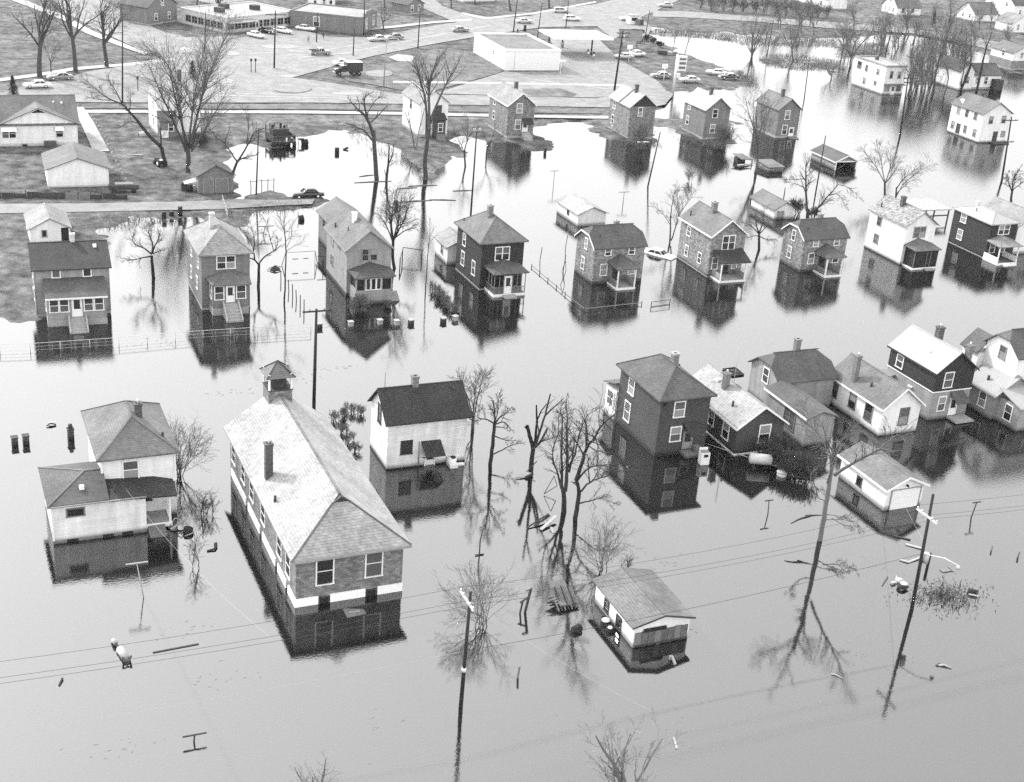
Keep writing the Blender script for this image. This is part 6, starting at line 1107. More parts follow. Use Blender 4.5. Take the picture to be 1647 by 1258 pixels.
# ------------------------------------------------------------------ people
def person(label, px, z=.42, lean=0, m=cloth1, scale=1.0):
    B = at(px[0], px[1], z); me = bpy.data.meshes.new('person')
    J = [(0,0,.95,.14),(0,0,1.2,.16),(0,0,1.42,.15),(0,0,1.54,.07),(0,0,1.66,.11),(0,0,1.76,.09), (.1,0,.9,.1),(.13,.06,.5,.075),(.14,-.02,.1,.05),(.15,-.15,.05,.045), (-.1,0,.9,.1),(-.13,-.1,.5,.075),(-.14,-.12,.1,.05),(-.15,-.26,.05,.045), (.2,0,1.4,.07),(.27,.05,1.12,.055),(.25,-.1,.88,.045),(.25,-.15,.78,.035), (-.2,0,1.4,.07),(-.27,.03,1.12,.055),(-.26,.06,.86,.045),(-.26,.04,.76,.035)]
    E = [(0,1),(1,2),(2,3),(3,4),(4,5),(0,6),(6,7),(7,8),(8,9),(0,10),(10,11),(11,12),(12,13),(2,14),(14,15),(15,16),(16,17),(2,18),(18,19),(19,20),(20,21)]
    me.from_pydata([j[:3] for j in J], E, []); o = link('person', me, None, B, R(lean)); me.materials.append(m); tag(o, label, 'person')
    o.modifiers.new('skin', 'SKIN'); o.modifiers.new('smooth', 'SUBSURF').levels = 1
    for i, v in enumerate(me.skin_vertices[0].data): v.radius = (J[i][3],)*2; v.use_root = i == 0
    MB().tube([(0,.02,1.74),(0,.02,1.86)], [.12,.1], 8).build('hat', woodd, o)
    return o
person('person in a pale shirt and dark trousers standing left of the short pole', (496,70), m=cGrey); person('person in dark clothes walking right of the short pole', (520,63), lean=40); person('person in pale clothes crouched at the corner of the metal-roofed far house', (984,213), z=.1, lean=90, m=cLight)

# ------------------------------------------------------------------ fences
def fence(name, label, P, n, hgt, postm, railm=None, r=.05, rails=(1.0,), boards=False, zb=-.5, z0=0., lean=.0, wires=0):
    P = [at(*p, z0) for p in P]; t = thing(name, label, 'fence', P[0]); O = P[0]; L = [0]
    for a, b in zip(P[:-1], P[1:]): L.append(L[-1]+(b-a).length)
    def along(s):
        for i in range(len(P)-1):
            if s <= L[i+1]+1e-6: return P[i].lerp(P[i+1], (s-L[i])/(L[i+1]-L[i]))-O
        return P[-1]-O
    for k in range(n+1):
        p = along(L[-1]*k/n); MB().tube([p+Vector((0,0,zb)), p+Vector((rng.uniform(-lean,lean), rng.uniform(-lean,lean), hgt+rng.uniform(-lean,lean)))], r, 6).build('fence_post', postm, t)
    if railm:
        for i in range(len(P)-1):
            for f in rails: MB().bar(P[i]-O+Vector((0,0,hgt*f)), P[i+1]-O+Vector((0,0,hgt*f)), r*1.1).build('fence_rail', railm, t)
            for w in range(wires): z = hgt*(w+.5)/(wires+.5); MB().tube([P[i]-O+Vector((0,0,z)), P[i+1]-O+Vector((0,0,z))], .012, 3, False).build('fence_wire', railm, t)
    if boards:
        for k in range(n):
            a = along(L[-1]*k/n); b = along(L[-1]*(k+1)/n); h0 = hgt*rng.uniform(.6,.95); MB().bar(a.lerp(b,.04)+Vector((0,0,h0/2)), a.lerp(b,.96)+Vector((0,0,h0/2)), .06, h0).build('fence_panel', rng.choice((woodd, wood, dgrey)), t)
    return t
fence('wire_fence', 'low wire fence with thin posts in the water before the two leftmost houses', [(0,568),(53,566),(182,557),(292,547),(401,540),(500,534)], 11, 1.0, metal, metal, .035, (1.0,), wires=2)
fence('board_fence', 'low board fence in the water round the yard of the stone-patterned house', [(855,430),(918,483),(940,500),(1032,490)], 9, .5, woodd, wood, .06, (.55,))
fence('gate', 'sunken wire gate right of the low board fence', [(1047,494),(1077,490)], 1, .7, woodd, wire, .06, (1.0,.1), wires=3)
fence('post_row', 'row of bare fence posts in the water right of the slender sapling', [(452,452),(462,464),(478,486),(489,502)], 6, 1.5, woodd, None, .06, lean=.1)
fence('board_fence', 'broken dark board fence along the near side of the lane, upper left', [(-40,318),(0,318),(60,319),(120,320),(205,321)], 12, 1.1, woodd, None, .09, boards=True, z0=.25, lean=.15)
fence('picket_fence', 'short white picket fence beside the lane above the tall grey house', [(358,325),(366,352)], 5, 1.1, woodl, woodl, .06, (.9,.4), z0=.25)
fence('stone_edging', 'line of low pale stones edging the long driveway', [(148,188),(165,215),(180,245),(200,285),(210,303)], 18, .25, concrete, None, .16, z0=.28, lean=.08)
fence('wire_fence', 'sunken fence of the yard with reeds left of the screened-porch house', [(692,462),(700,474),(714,490),(727,504)], 4, .9, woodd, wire, .05, (.95,), wires=3)
fence('rail_fence', 'dark posts and rails at the rim of the inner pond near the lane', [(404,302),(420,300),(440,299)], 4, 1.2, woodd, woodd, .06, (.8,), z0=.1, lean=.1)
fence('rail_fence', 'leaning rail stile in the water right of the pale gable-front house', [(643,433),(648,415),(678,419)], 2, 1.6, woodd, woodd, .08, (.95,))

# ------------------------------------------------------------------ posts, drums and things afloat
def piece(name, label, cat, px, parts, rot=0, z=0, group=None, dx=0, dy=0):
    q = at(px[0], px[1], z); t = thing(name, label, cat, (q.x+dx, q.y+dy, z), R(rot), group)
    for nm, b, m in parts: b.build(nm, m, t)
    return t
B_ = lambda *a: MB().box(*a)
Tb = lambda p, q, r, n=8: MB().tube([p, q], r, n)
Br = lambda p, q, w, h=None: MB().bar(p, q, w, h)
GP = 'pale gate piers standing in the water along the front walk'
for i, (x, y, l) in enumerate(((514,527,'dark-sided square pier beside the crossarm pole'),(564,524,'pale square pier in the reflection of the french-window house, left one'),(611,521,'pale square pier in the reflection of the french-window house, right one'),(638,522,'square pier at the right edge of the french-window house reflection'),(661,521,'square pier in the bright water between two houses'),(713,518,'square pier left of the screened-porch house reflection'),(732,515,'square pier touching the screened-porch house reflection'))):
    piece('gate_pier', l, 'pier', (x,y), [('pier', B_(-.28,.28,-.28,.28,-.6,.5), brickd if i in (0,4,5) else concrete), ('cap', B_(-.34,.34,-.34,.34,.5,.6), concrete)], 3*i, group=GP)
for x, y, hh, l in ((24,715,.75,'leftmost dark brick pier in open water'), (42,713,.8,'dark brick pier just right of the leftmost one'), (114,705,1.0,'dark brick pier with a pot on top left of the nearest house roof')):
    piece('brick_pier', l, 'pier', (x,y), [('pier', B_(-.28,.28,-.3,.3,-.6,hh), brickd), ('cap', B_(-.33,.33,-.35,.35,hh,hh+.08), woodd)]+([('pot', Tb((0,0,hh),(0,0,hh+.5),.2), woodd)] if x == 114 else []), 4)
piece('driftwood', 'small curled scrap floating left of the brick pier with the pot', 'driftwood', (82,686), [('scrap', MB().tube([(-.4,0,.1),(0,.2,.25),(.5,.1,.1)], .07, 6), woodd), ('plate', B_(-.2,.5,.3,.6,.2,.25), woodl)])
def tpost(label, base, top, L, ax, m, r=.06):
    B = at(*base); T = upright(B, *top); v = T-B; t = thing('clothes_post', label, 'clothes post', B); Tb(-v*.3, v, r).build('post', m, t); d = Vector((L/2,0,0)) if ax == 'x' else Vector((0,L/2,0)); Br(v-d, v+d, .09).build('crossbar', m, t)
tpost('pale T-shaped clothes post rising from the shadow of the nearest left house', (231,961), (220,906), 1.7, 'x', woodl, .04); tpost('dark T-shaped clothes post near the bottom edge, mirrored to an I', (312,1194), (313,1182), 1.6, 'x', woodd); tpost('T-shaped clothes post right of the lamp-arm pole', (1562,833), (1571,808), 1.0, 'x', woodd)
tpost('T-shaped clothes post before the brush heap', (1235,848-20), (1237,805), .9, 'x', woodd, .05); tpost('tiny T-post in open water left of the long white garage', (905,0+326), (1004,310), 1.2, 'x', wood, .05) if False else tpost('tiny T-post in open water right of the long white garage', (1002,328), (1004,309), 2.0, 'x', wood, .06)
tpost('tiny T-post in the water behind the row of gate piers', (890,300), (892,275), 1.6, 'x', wood, .05); tpost('crossbar post in the water left of the swing frame', (423,378), (427,364), 2.4, 'x', woodd, .06); tpost('crossbar post right of the swing frame beside the shed', (519,431), (520,412), 1.6, 'x', woodd, .06); tpost('thin post with a long bar right of the scarred roof of the far house', (1145,0+262), (1148,240), 1.4, 'x', wood, .05) if False else None
piece('rocking_toy', 'pale jointed garden toy or frame floating upright in the lower left water', 'garden frame', (194,1052), [('head', Tb((-.3,1.7,.1),(-.2,1.1,.3),.2), woodl), ('neck', Br((-.2,1.1,.2),(0,.3,.2),.16), woodd), ('body', Tb((0,.4,.15),(.3,-1.0,.15),.3), woodl), ('hoop', MB().tube([(.1,-.9,.0),(.0,-1.2,.5),(.3,-1.6,.1),(.6,-1.2,.5),(.5,-.8,.0)], .08, 6), woodd)], 0)
piece('plank', 'thin dark plank floating beside the hall reflection at left', 'plank', (283,1043), [('plank', B_(-1.7,1.7,-.06,.06,-.03,.06), woodd)], 3); piece('stick', 'short black stick floating at lower left', 'stick', (98,1098), [('stick', Br((-.15,-.35,.02),(.15,.35,.1),.12), black)])
piece('board', 'pale tapered board floating in the hall shadow', 'board', (571,986), [('panel', MB().slab([(-.8,-.55,.12),(.8,-.4,.1),(.75,.2,.1),(-.8,.75,.12)], .1), wood), ('batten', Br((-.5,.0,.15),(.4,.0,.14),.08), woodl)])
piece('driftwood', 'dark bent scrap floating between the nearest left house and the hall', 'driftwood', (342,884), [('branch', MB().tube([(-.5,-.2,.05),(.2,-.1,.12),(.4,.5,.3),(.3,.6,.1)], .09, 6), woodd), ('knot', Tb((.3,.2,.1),(.35,.5,.25),.16), woodd)])
piece('debris_heap', 'tangle of pale branches and a tub at the porch of the nearest left house', 'debris', (289,850), [('branch', MB().tube([(-.9,.2,.1),(-.3,.5,.8),(.4,.2,.6),(.8,.6,1.0)], .06, 5), woodl), ('branch', MB().tube([(-.6,-.4,.1),(.1,-.1,.9),(.7,-.3,.4)], .05, 5), woodl), ('tub', Tb((.5,-.9,-.1),(.6,-.9,.45),.42,12), black), ('board', Br((-.8,-.2,.15),(.5,.4,.5),.25,.06), woodl), ('branch', MB().tube([(-.2,.7,.2),(.4,.8,1.3),(.9,.5,.9)], .04, 5), woodl), ('hoop', MB().tube([(.2,-1.4,.0),(.7,-1.5,.2),(1.0,-1.1,.1)], .06, 5), woodl)])
piece('debris_heap', 'white wash tub and boards floating at the corner of the small white house', 'debris', (728,748), [('tub', Tb((-.1,.3,-.1),(0,.3,.7),.5,14), white2), ('tub_inside', Tb((0,.3,.705),(0,.3,.72),.4,14), dark), ('box', B_(-.5,.3,-.7,-.1,-.1,.35), white2), ('board', B_(.2,1.1,-.3,.1,.0,.15), white2)])
piece('bent_post', 'thin bent post leaning in the water above the foreground pole', 'post', (771,893), [('post', MB().tube([(0,0,-.3),(-.02,0,1.5),(.2,.05,2.6)], .06, 6), woodd), ('crosspiece', Br((-.4,0,.08),(.4,0,.06),.08), woodd)])
piece('broken_post', 'splintered double post right of the drowned shrub', 'post', (845,985), [('post', Br((-.1,0,-.4),(.35,.1,2.1),.16), woodd), ('post', Br((-.5,0,-.2),(-.3,.0,1.2),.12), woodd), ('rail', Br((-.55,0,1.0),(.2,.05,1.4),.12), woodd), ('cap', Br((-.1,0,2.05),(.5,.2,2.15),.14), wood)])
piece('post', 'lone short post right of the foreground pole', 'post', (832,1090), [('post', Br((0,0,-.4),(.1,0,1.0),.13), wood)], 0)
piece('pallet_heap', 'tilted heap of wire crates and broken lattice in front of the dead trees', 'debris', (902,968), [('slab', MB().slab([(-.6,-1.2,.5),(1.2,-.9,.3),(.7,1.3,1.2),(-.8,1.0,1.5)], .12), wood)]+[('slat', Br((-.8+.3*i,-1.4,.1),(-.9+.28*i,.2,1.3+.1*(i % 2)),.1), woodd if i % 2 else wood) for i in range(7)]+[('slat', Br((-1.0,-1.2+.4*i,.2),(1.1,-1.0+.4*i,.25+.05*i),.08), woodd) for i in range(5)])
piece('barrel', 'black drum floating alone left of the front garage', 'barrel', (927,1015), [('drum', MB().tube([(-.3,0,.15),(.3,0,.2)], .34, 14), black), ('rim', MB().tube([(.28,0,.2),(.34,0,.2)], .36, 14), woodd)], 20)
for (x, y), l in (((974,1003),'white-topped tub nearest the small window of the front garage'),((981,1015),'smaller white-topped tub against the front garage wall')): piece('tub', l, 'tub', (x,y), [('tub', Tb((0,0,-.2),(0,0,.3),.42 if x == 974 else .34,12), black), ('lid', Tb((0,0,.3),(0,0,.36),.34 if x == 974 else .2,12), white2)])
piece('driftwood', 'pale scrap floating in front of the plank doors', 'driftwood', (1084,1066), [('scrap', Br((-.05,-.3,.05),(.05,.5,.25),.16), woodl), ('scrap', B_(-.15,.1,.4,.6,.0,.3), woodl)]); piece('driftwood', 'pale splinter floating at the bottom right of centre', 'driftwood', (1085,1197), [('scrap', Br((-.1,-.5,.03),(.25,.6,.06),.14,.05), woodl)]); piece('driftwood', 'bent pale scrap below the pale-barked tree', 'driftwood', (1345,1088), [('scrap', MB().tube([(-.25,.3,.03),(.0,.2,.05),(.3,-.4,.03)], .07, 5), woodl)]); piece('driftwood', 'bent pale scrap at lower right', 'driftwood', (1520,1073), [('scrap', MB().tube([(-.4,.3,.03),(.0,.15,.1),(.4,-.3,.03)], .1, 5), woodl), ('bark', Br((-.6,.3,.03),(-.2,.4,.1),.2,.06), woodd)])
piece('washing_machine', 'white washing machine standing in water at the corner of the tall dark house', 'washing machine', (1131,745), [('cabinet', B_(-.45,.45,-.4,.4,-.4,1.3), white2), ('lid', B_(-.4,.4,-.35,.35,1.303,1.36), lgrey), ('back_panel', B_(-.45,.45,.3,.4,1.303,1.6), white2), ('opening', B_(-.2,.25,-.43,-.403,.85,1.15), dark)], -8)
piece('oil_tank', 'pale horizontal oil tank on legs before the dark cottage', 'oil tank', (1222,752), [('tank', MB().tube([(-1.1,.5,.95),(-1.0,.45,.95),(.9,-.45,.95),(1.0,-.5,.95)], [.35,.55,.55,.35], 14), metal), ('leg', Br((-.7,.3,-.4),(-.7,.3,.6),.08), woodd), ('leg', Br((.6,-.3,-.4),(.6,-.3,.6),.08), woodd)])
piece('drum', 'pale round drum lid beside the brush heap', 'drum', (1257,765), [('drum', Tb((0,0,-.2),(0,0,.4),.5,14), metal), ('lid', Tb((0,0,.4),(0,0,.46),.55,14), woodl)]); piece('boards', 'pale boards lying on the brush heap', 'boards', (1290,760), [('board', Br((-1,0,.5),(1.0,-.9,.6),.3,.06), woodl), ('board', Br((-2.4,1.5,.4),(-1.2,1.2,.5),.2,.06), woodl), ('board', Br((.4,1.2,.4),(1.4,.4,.45),.2,.06), woodl)])
piece('clothes_rail', 'thin white line rail slung low before the dark cottage', 'rail', (1136,718), [('rail', MB().tube([(0,0,.3),(2,-2.6,.2),(5.2,-7.2,.2)], .05, 5), woodl)])
piece('hatch_frame', 'dark square frame with a cross in it floating beside the pale cottage roof', 'frame', (1180,600), [('side', Br((-.8,-1,.1),(.8,-.9,.1),.15), black), ('side', Br((-.8,1.1,.1),(.9,1.2,.1),.15), black), ('side', Br((-.8,-1,.1),(-.8,1.1,.1),.15), black), ('side', Br((.8,-.9,.1),(.9,1.2,.1),.15), black), ('panel', B_(-.7,.75,-.85,1.05,.02,.06), mgrey), ('cross_strip', Br((-.8,-1,.12),(.9,1.2,.12),.1), black), ('cross_strip', Br((.8,-.9,.12),(-.8,1.1,.12),.1), black)])
piece('swing_frame', 'thin metal swing frame standing in water behind the slender sapling', 'swing', (483,428), [('leg', Tb((-2,0,-.3),(-2,0,2.0),.035), wood), ('leg', Tb((2,0,-.3),(2,0,2.0),.035), wood), ('leg', Tb((2.6,.8,-.3),(2,0,2.0),.05), wood), ('leg', Tb((-2.4,.8,-.3),(-2,0,2.0),.05), wood), ('top_bar', Tb((-2,0,2.0),(2,0,2.0),.035), wood), ('seat', B_(-1.1,-.3,-.1,.1,1.0,1.06), woodd), ('seat', B_(.4,1.1,-.1,.1,1.0,1.06), woodd)])
piece('debris_heap', 'black jagged scrap with pale branches behind the crooked tree', 'debris', (443,436), [('scrap', MB().ext([(-.7,0,.05),(.5,-.3,.05),(.7,.2,.1),(.1,.5,.5),(-.4,.3,.25)], (0,.1,.12)), black), ('branch', MB().tube([(-1.0,.5,.1),(-.2,.7,.35),(.9,.9,.2)], .05, 5), woodl), ('branch', MB().tube([(-.6,1.1,.1),(.3,.8,.5),(1.0,.5,.3)], .04, 5), woodl)])
piece('tyre_heap', 'dark round bundle in the water near the shed behind the gable-front house', 'bundle', (485,354), [('bundle', Tb((-.3,0,.2),(.3,0,.3),.5,12), black), ('stake', Br((-.4,.2,0),(-.5,.2,1.2),.08), woodd)])
GB = 'dark oil drums on the bank beside the lane'
for (x, y), l, k in (((264,351),'squat dark drum at the left of the bank by the lane',1.2),((276,347),'small dark drum, middle of the three by the lane',.8),((290,346),'tallest dark drum on the bank by the lane',1.6)): piece('drum', l, 'drum', (x,y), [('drum', Tb((0,0,-.1),(0,0,k*.75),.33,12), black), ('rim', Tb((0,0,k*.75),(0,0,k*.75+.05),.36,12), woodd)], 0, .15, GB)
piece('junk_heap', 'pale and dark junk heap against the wall of the grey shed', 'debris', (305,308), [('drum', Tb((0,0,0),(0,0,1.0),.5,12), black), ('sheet', MB().slab([(-.8,-.3,1.3),(1.4,-.5,1.7),(1.2,.2,2.2),(-.9,.2,1.6)], .05), white2), ('crate', B_(-1.2,-.4,.1,.8,0,1.2), woodd), ('sack', Tb((.8,.2,0),(.9,.3,.8),.4,10), woodl), ('board', Br((-1.2,.4,1.2),(.2,.7,2.0),.2,.06), woodd)], 0, .25)
piece('garden_tractor', 'small dark tractor with pale wheels at the foot of the leaning tree', 'tractor', (258,267), [('body', B_(-.4,.4,-.9,.9,.5,1.0), black), ('hood', B_(-.3,.3,.9,1.7,.6,1.1), woodd), ('wheel', Tb((-.75,-.6,.55),(-.5,-.6,.55),.55,12), rubber), ('wheel', Tb((.5,-.6,.55),(.75,-.6,.55),.55,12), rubber), ('hubcap', Tb((-.78,-.6,.55),(-.75,-.6,.55),.3,10), white2), ('hubcap', Tb((.75,-.6,.55),(.78,-.6,.55),.3,10), white2), ('seat', B_(-.3,.3,-.8,-.3,1.05,1.2), white2), ('wheel', Tb((-.6,1.3,.35),(.6,1.3,.35),.35,10), rubber)], 15, .28)
piece('trailer', 'low dark cart in the weeds at the end of the driveway', 'cart', (199,309), [('bed', B_(-2.2,2.2,-.9,.9,.6,1.0), woodd), ('side_board', B_(-2.2,2.2,-.95,-.9,.8,1.3), dgrey), ('wheel', Tb((-1.4,-1.0,.4),(-1.4,-.8,.4),.4,10), rubber), ('wheel', Tb((1.4,-1.0,.4),(1.4,-.8,.4),.4,10), rubber), ('load', B_(-1.2,1.4,-.6,.6,1.0,1.4), wood)], -3, .25)
piece('rubbish', 'pale scrap board on the lawn behind the leaning tree', 'board', (217,250), [('board', Br((-1.2,.5,.1),(1.2,-.4,.12),.35,.08), woodl)], 0, .28); piece('wheelbarrow', 'pale tipped wheelbarrow on the lawn by the white far house', 'wheelbarrow', (231,219), [('tray', MB().slab([(-.8,-.4,.5),(.8,-.4,.6),(1.0,.5,.9),(-.7,.5,.7)], .15), woodl), ('wheel', Tb((-.9,0,.25),(-.8,0,.25),.25,10), rubber), ('handle', Br((.8,-.2,.5),(1.7,-.2,.6),.07), woodd)], 0, .28)
# logs and flotsam at the pond mouth
for (x, y), L, a, l in (((600,293),9,2,'long thin log lying against the pollarded tree'), ((680,299),7,0,'floating log at the foot of the very tall tree'), ((668,324),8,2,'dark log floating below the white far house reflection'), ((745,307),5,-2,'short log beside the pale-capped pole'), ((712,322),6,-12,'slanting thin log right of the dark log'), ((590,283),4,15,'branch caught left of the pollarded tree'), ((655,303),5,4,'thin log between the short dead tree and the very tall tree')): piece('log', l, 'log', (x,y), [('log', MB().tube([(-L*.36,0,.03),(0,.12,.05),(L*.36,0,.03)], [.07,.1,.05], 7), wood)], a)
piece('stump', 'dark square stump floating behind the gable-front house', 'stump', (637,332), [('stump', B_(-.3,.3,-.3,.3,-.3,.9), woodd), ('base_board', B_(-1.0,1.1,-.3,.1,-.1,.1), woodl)]); piece('barrel', 'small black barrel floating in the inner pond', 'barrel', (542,246), [('drum', Tb((0,0,-.2),(0,0,.9),.42), black)]); piece('stump', 'dark stump at the tip of the land spit', 'stump', (876,247), [('stump', Br((0,0,-.4),(.1,0,1.0),.4), black)]); piece('driftwood', 'small dark scrap in the inner pond right of the black barrel', 'driftwood', (556,241), [('scrap', Br((-.4,0,.05),(.5,.3,.3),.3), black)])
piece('bench', 'white bench standing in water before the metal-roofed far house', 'bench', (1034,233), [('seat', B_(-1.2,1.2,-.2,.2,.5,.6), white2), ('leg', B_(-1.0,-.9,-.2,.2,-.5,.5), woodd), ('leg', B_(.9,1.0,-.2,.2,-.5,.5), woodd)])
for (x, y), l in (((906,433),'leaning thin stake behind the low board fence, right one'),((868,420),'thin stake behind the low board fence, left one'),((909,0+400),'short stake by the corner of the stone-patterned house')): piece('stake', l, 'stake', (x,y), [('stake', Br((0,0,-.4),(.25,.1,2.0),.07), woodd)])
piece('kite_frame', 'diamond-shaped wire trellis leaning in the water behind the low board fence', 'trellis', (906,447), [('rod', Br((0,0,-.2),(-.3,0,1.0),.06), woodd), ('rod', Br((0,0,-.2),(.3,0,1.0),.06), woodd), ('rod', Br((-.3,0,1.0),(.1,0,2.4),.06), woodd), ('rod', Br((.3,0,1.0),(.1,0,2.4),.06), woodd)])
piece('mooring_trellis', 'wire triangle trellis between the dead trees', 'trellis', (884,795), [('rod', Br((-.6,0,.1),(.3,0,1.9),.05), woodd), ('rod', Br((.3,0,1.9),(.7,0,.8),.05), woodd), ('rod', Br((.7,0,.8),(-.6,0,.1),.05), woodd)])
piece('boards', 'white board and dark scraps caught at the pollarded tree', 'boards', (843,767), [('board', MB().slab([(-1.0,-.2,.15),(.2,.3,.35),(.8,.1,.3),(-.2,-.3,.15)], .08), woodl), ('scrap', Br((.0,-.4,.1),(.9,.0,.2),.2), black), ('branch', MB().tube([(.3,.3,.3),(1.6,.8,1.1)], .05, 5), woodd)]); piece('boards', 'boards and branches jammed at the foot of the dead twin tree', 'boards', (883,843), [('board', Br((-1.2,-.9,.1),(.9,.5,.45),.3,.08), woodl), ('board', Br((-1.5,-.1,.1),(.4,.8,.4),.2,.08), woodd), ('branch', MB().tube([(-2.2,-.2,.1),(-.6,.5,.4),(.3,.9,.5)], .08, 5), woodd), ('board', Br((-.3,-1.6,.0),(-.2,-.9,.2),.2,.08), woodl)])
# debris raft at the right foreground pole
piece('plank', 'pale plank floating below the white garage', 'plank', (1469,879), [('plank', Br((-.5,.5,.04),(.5,-.6,.06),.28,.08), woodl)]); piece('plank', 'dark plank floating just above the pale plank', 'plank', (1452,866), [('plank', Br((-.6,.6,.04),(.5,-.5,.06),.16,.08), woodd)]); piece('boards', 'L-shaped pale board floating behind the lamp-arm pole', 'boards', (1467,900), [('board', Br((-1.2,.2,.05),(-.7,-.4,.07),.22,.08), woodl), ('board', Br((-.7,-.35,.05),(1.0,.0,.1),.2,.08), woodl)]); piece('post', 'leaning black stump post beside the lamp-arm pole', 'post', (1491,914), [('post', Br((0,0,-.5),(.2,.2,1.4),.25), black)])
piece('debris_heap', 'tubs and wheels floating left of the lamp-arm pole foot', 'debris', (1456,948), [('tub', Tb((-.2,.2,-.1),(-.2,.25,.3),.42,12), black), ('lid', Tb((.1,.4,.3),(.1,.4,.36),.3,12), white2), ('board', Br((-.7,-.2,.1),(.3,.0,.25),.2,.1), woodd), ('tub', Tb((.3,1.2,-.1),(.3,1.2,.2),.4,12), woodl), ('scrap', B_(-.7,-.3,.9,1.2,0,.2), woodl)])
piece('plank', 'thin pale plank left of the floating tubs', 'plank', (1441,934), [('plank', Br((-.4,-.5,.03),(.5,.6,.05),.12,.05), woodl)]); piece('plank', 'thin dark plank leftmost of the floating debris', 'plank', (1424,936), [('plank', Br((-.7,-.5,.03),(.7,.6,.05),.1,.05), woodd)]); piece('barrel', 'dark keg with a pale side right of the mud mound', 'barrel', (1564,955), [('drum', Tb((-.3,.3,.15),(.3,-.3,.15),.28,10), black), ('board', Br((-.5,-.1,.1),(.1,-.6,.12),.2,.06), woodl)]); piece('boards', 'dim grey scraps drifting above the mud mound', 'boards', (1522,917), [('board', B_(-.6,.3,-.3,.2,-.02,.08), wood), ('board', Br((.4,-.4,.03),(.6,.4,.1),.2,.06), wood)])
piece('post', 'small dark post at the right edge of the foreground water', 'post', (1637,896), [('post', Br((0,0,-.3),(.05,0,.6),.12), wood)]); piece('post', 'tiny post left of the right-edge post', 'post', (1594,886), [('post', Br((0,0,-.3),(.05,0,.5),.1), wood)])
B0 = at(1518, 962); b = MB(); rg = random.Random(5)
for i in range(700):
    a = rg.uniform(0,6.28); r_ = abs(rg.gauss(0,.55)); x, y = math.cos(a)*r_*4.3, math.sin(a)*r_*2.6+.3; p = Vector((x,y,0)); L = rg.uniform(.15,.4); d = Vector((rg.gauss(0,1), rg.gauss(0,1), rg.uniform(.1,1.0))).normalized()*L; s = d.cross(Vector((0,0,1))).normalized()*.045
    b.poly([p-s, p+s, p+d], [(0,1,2)])
m_ = b.build('matted_grass', woodd, None, B0); tag(m_, kind='stuff')
# signs at the service station
piece('billboard', 'blank grey billboard on posts at the edge of the car lot', 'billboard', (1012,76), [('panel', B_(-3.4,3.4,-.1,.1,1.6,4.6), lgrey), ('post', B_(-2.2,-2.0,-.1,.1,-.3,1.597), woodd), ('post', B_(2.0,2.2,-.1,.1,-.3,1.597), woodd), ('frame', B_(-3.5,3.5,-.14,-.103,4.5,4.7), woodd)], -6, .3)
piece('station_sign', 'tall white post carrying a striped sign panel on the car lot', 'sign', (1083,146), [('post', Tb((0,0,-.3),(0,0,8.2),.28), white2), ('panel', B_(.4,2.4,-.15,.15,4.6,8.0), white2), ('stripe', B_(.6,2.2,-.18,-.153,5.0,5.6), mgrey), ('stripe', B_(.6,2.2,-.18,-.153,6.0,6.6), mgrey), ('stripe', B_(.6,2.2,-.18,-.153,7.0,7.5), mgrey), ('price_board', B_(.3,1.2,-.12,.12,3.0,4.0), white2)], -8, .3)
for (x, y), l in (((1067,132),'white round-topped lollipop sign left of the striped sign'),((1011,100),'white sign post under the billboard'),((901,122),'white bracket light at the corner of the station building')): piece('sign_post', l, 'sign', (x,y), [('post', Tb((0,0,-.2),(0,0,3.4),.08), white2), ('panel', B_(-.7,.7,-.1,.1,3.2,4.2) if x != 901 else B_(-.3,1.1,-.3,.3,3.3,3.6), white2)], 0, .4)
for (x, y), l in (((1017,38),'white kiosk near the grey crates'),): piece('kiosk', l, 'kiosk', (x,y), [('cabin', B_(-1.5,1.5,-1.2,1.2,0,2.4), white2), ('roof', B_(-1.8,1.8,-1.5,1.5,2.403,2.6), lgrey), ('window', B_(-1.0,1.0,-1.23,-1.203,1.0,1.9), glass)], 0, .4)
for (x, y), l, w in (((1028,40),'grey open crate stack by the white kiosk',2.2),((1026,52),'dark low crates on the slope below the kiosk',3.5)): piece('crate_stack', l, 'crates', (x,y), [('crate', B_(-w/2,0,-.8,.8,0,1.6 if w < 3 else 1.0), mgrey), ('crate', B_(.05,w/2,-.8,.8,0,1.5 if w < 3 else .8), dgrey)], -12, .35)
for (x, y), l in (((1073,88),'row of dark sheet-covered boxes on the bank of the upper pond'),): piece('covered_boxes', l, 'boxes', (x,y), [('box', B_(-2.6,-.1,-.6,.6,0,1.0), dgrey), ('box', B_(0,1.4,-.6,.6,0,.8), lgrey), ('box', B_(1.5,2.6,-.6,.6,0,.9), wood)], -20, .25)
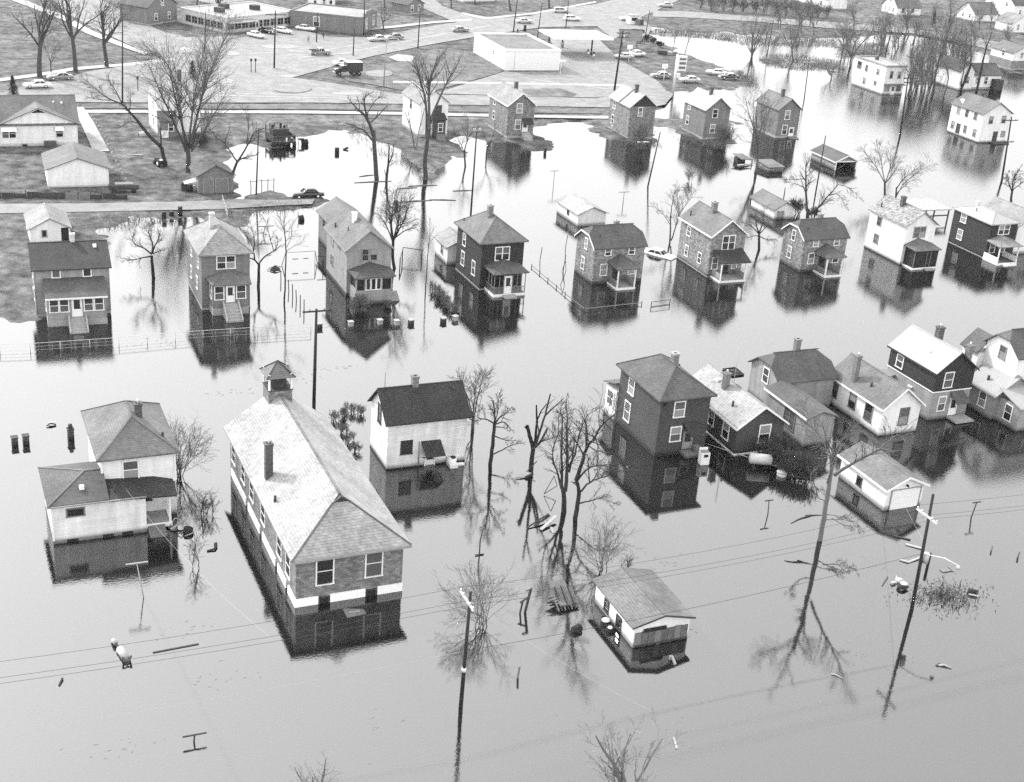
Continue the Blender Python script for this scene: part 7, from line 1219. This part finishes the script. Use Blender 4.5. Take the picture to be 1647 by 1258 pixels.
for (x, y), l in (((844,50),'dark fuel drum on the far verge behind the station'),((832,56),'dark cone-shaped marker beside the fuel drum')): piece('marker', l, 'marker', (x,y), [('body', MB().tube([(0,0,0),(0,0,1.6)], [.45,.4 if x == 844 else .1], 10), black), ('band', MB().tube([(0,0,.7),(0,0,.9)], .47, 10), wood)], 0, .35)
for (x, y), l in (((222,146),'short post on the oil-dark patch by the leaning tree'),((404,116),'signal post left of the black junction pole'),((411,116),'second thin signal post on the island by the junction pole')): piece('post', l, 'post', (x,y), [('post', Tb((0,0,-.2),(0,0,2.8),.09), woodd), ('head', B_(-.2,.2,-.15,.15,2.3,2.9), woodd)], 0, .42)
# drifting litter: twigs, straw and chips strung out along the drift and caught against walls
b = MB(); rg = random.Random(21)
for k in range(34):
    q = at(rg.uniform(20,1630), rg.uniform(520,1240)); n_ = rg.randint(3,22); a_ = rg.gauss(.5,.4)
    for i in range(n_):
        o = q+Vector((math.cos(a_)*rg.gauss(0,1.6)+rg.gauss(0,.25), math.sin(a_)*rg.gauss(0,1.6)+rg.gauss(0,.25), .004)); L = rg.uniform(.04,.22); t_ = rg.uniform(0,6.28); d = Vector((math.cos(t_), math.sin(t_), 0))*L; s_ = Vector((-math.sin(t_), math.cos(t_), 0))*L*.25
        b.poly([o-d-s_, o+d-s_, o+d+s_, o-d+s_, o+Vector((0,0,.03))], [(0,1,4),(1,2,4),(2,3,4),(3,0,4)])
tag(b.build('floating_litter', wood), kind='stuff')
# ------------------------------------------------------------------ haze in the air
hm = bpy.data.materials.new('haze'); hm.use_nodes = True; N = hm.node_tree.nodes; N.remove(N['Principled BSDF']); vp = N.new('ShaderNodeVolumePrincipled'); vp.inputs['Color'].default_value = (.95,.95,.95,1); vp.inputs['Density'].default_value = HAZE_DENSITY
hm.node_tree.links.new(vp.outputs[0], N['Material Output'].inputs['Volume'])
if HAZE_DENSITY > 0: tag(MB().box(-950, 1550, -450, 1550, -2.0, 62.0).build('haze', hm), kind='stuff')
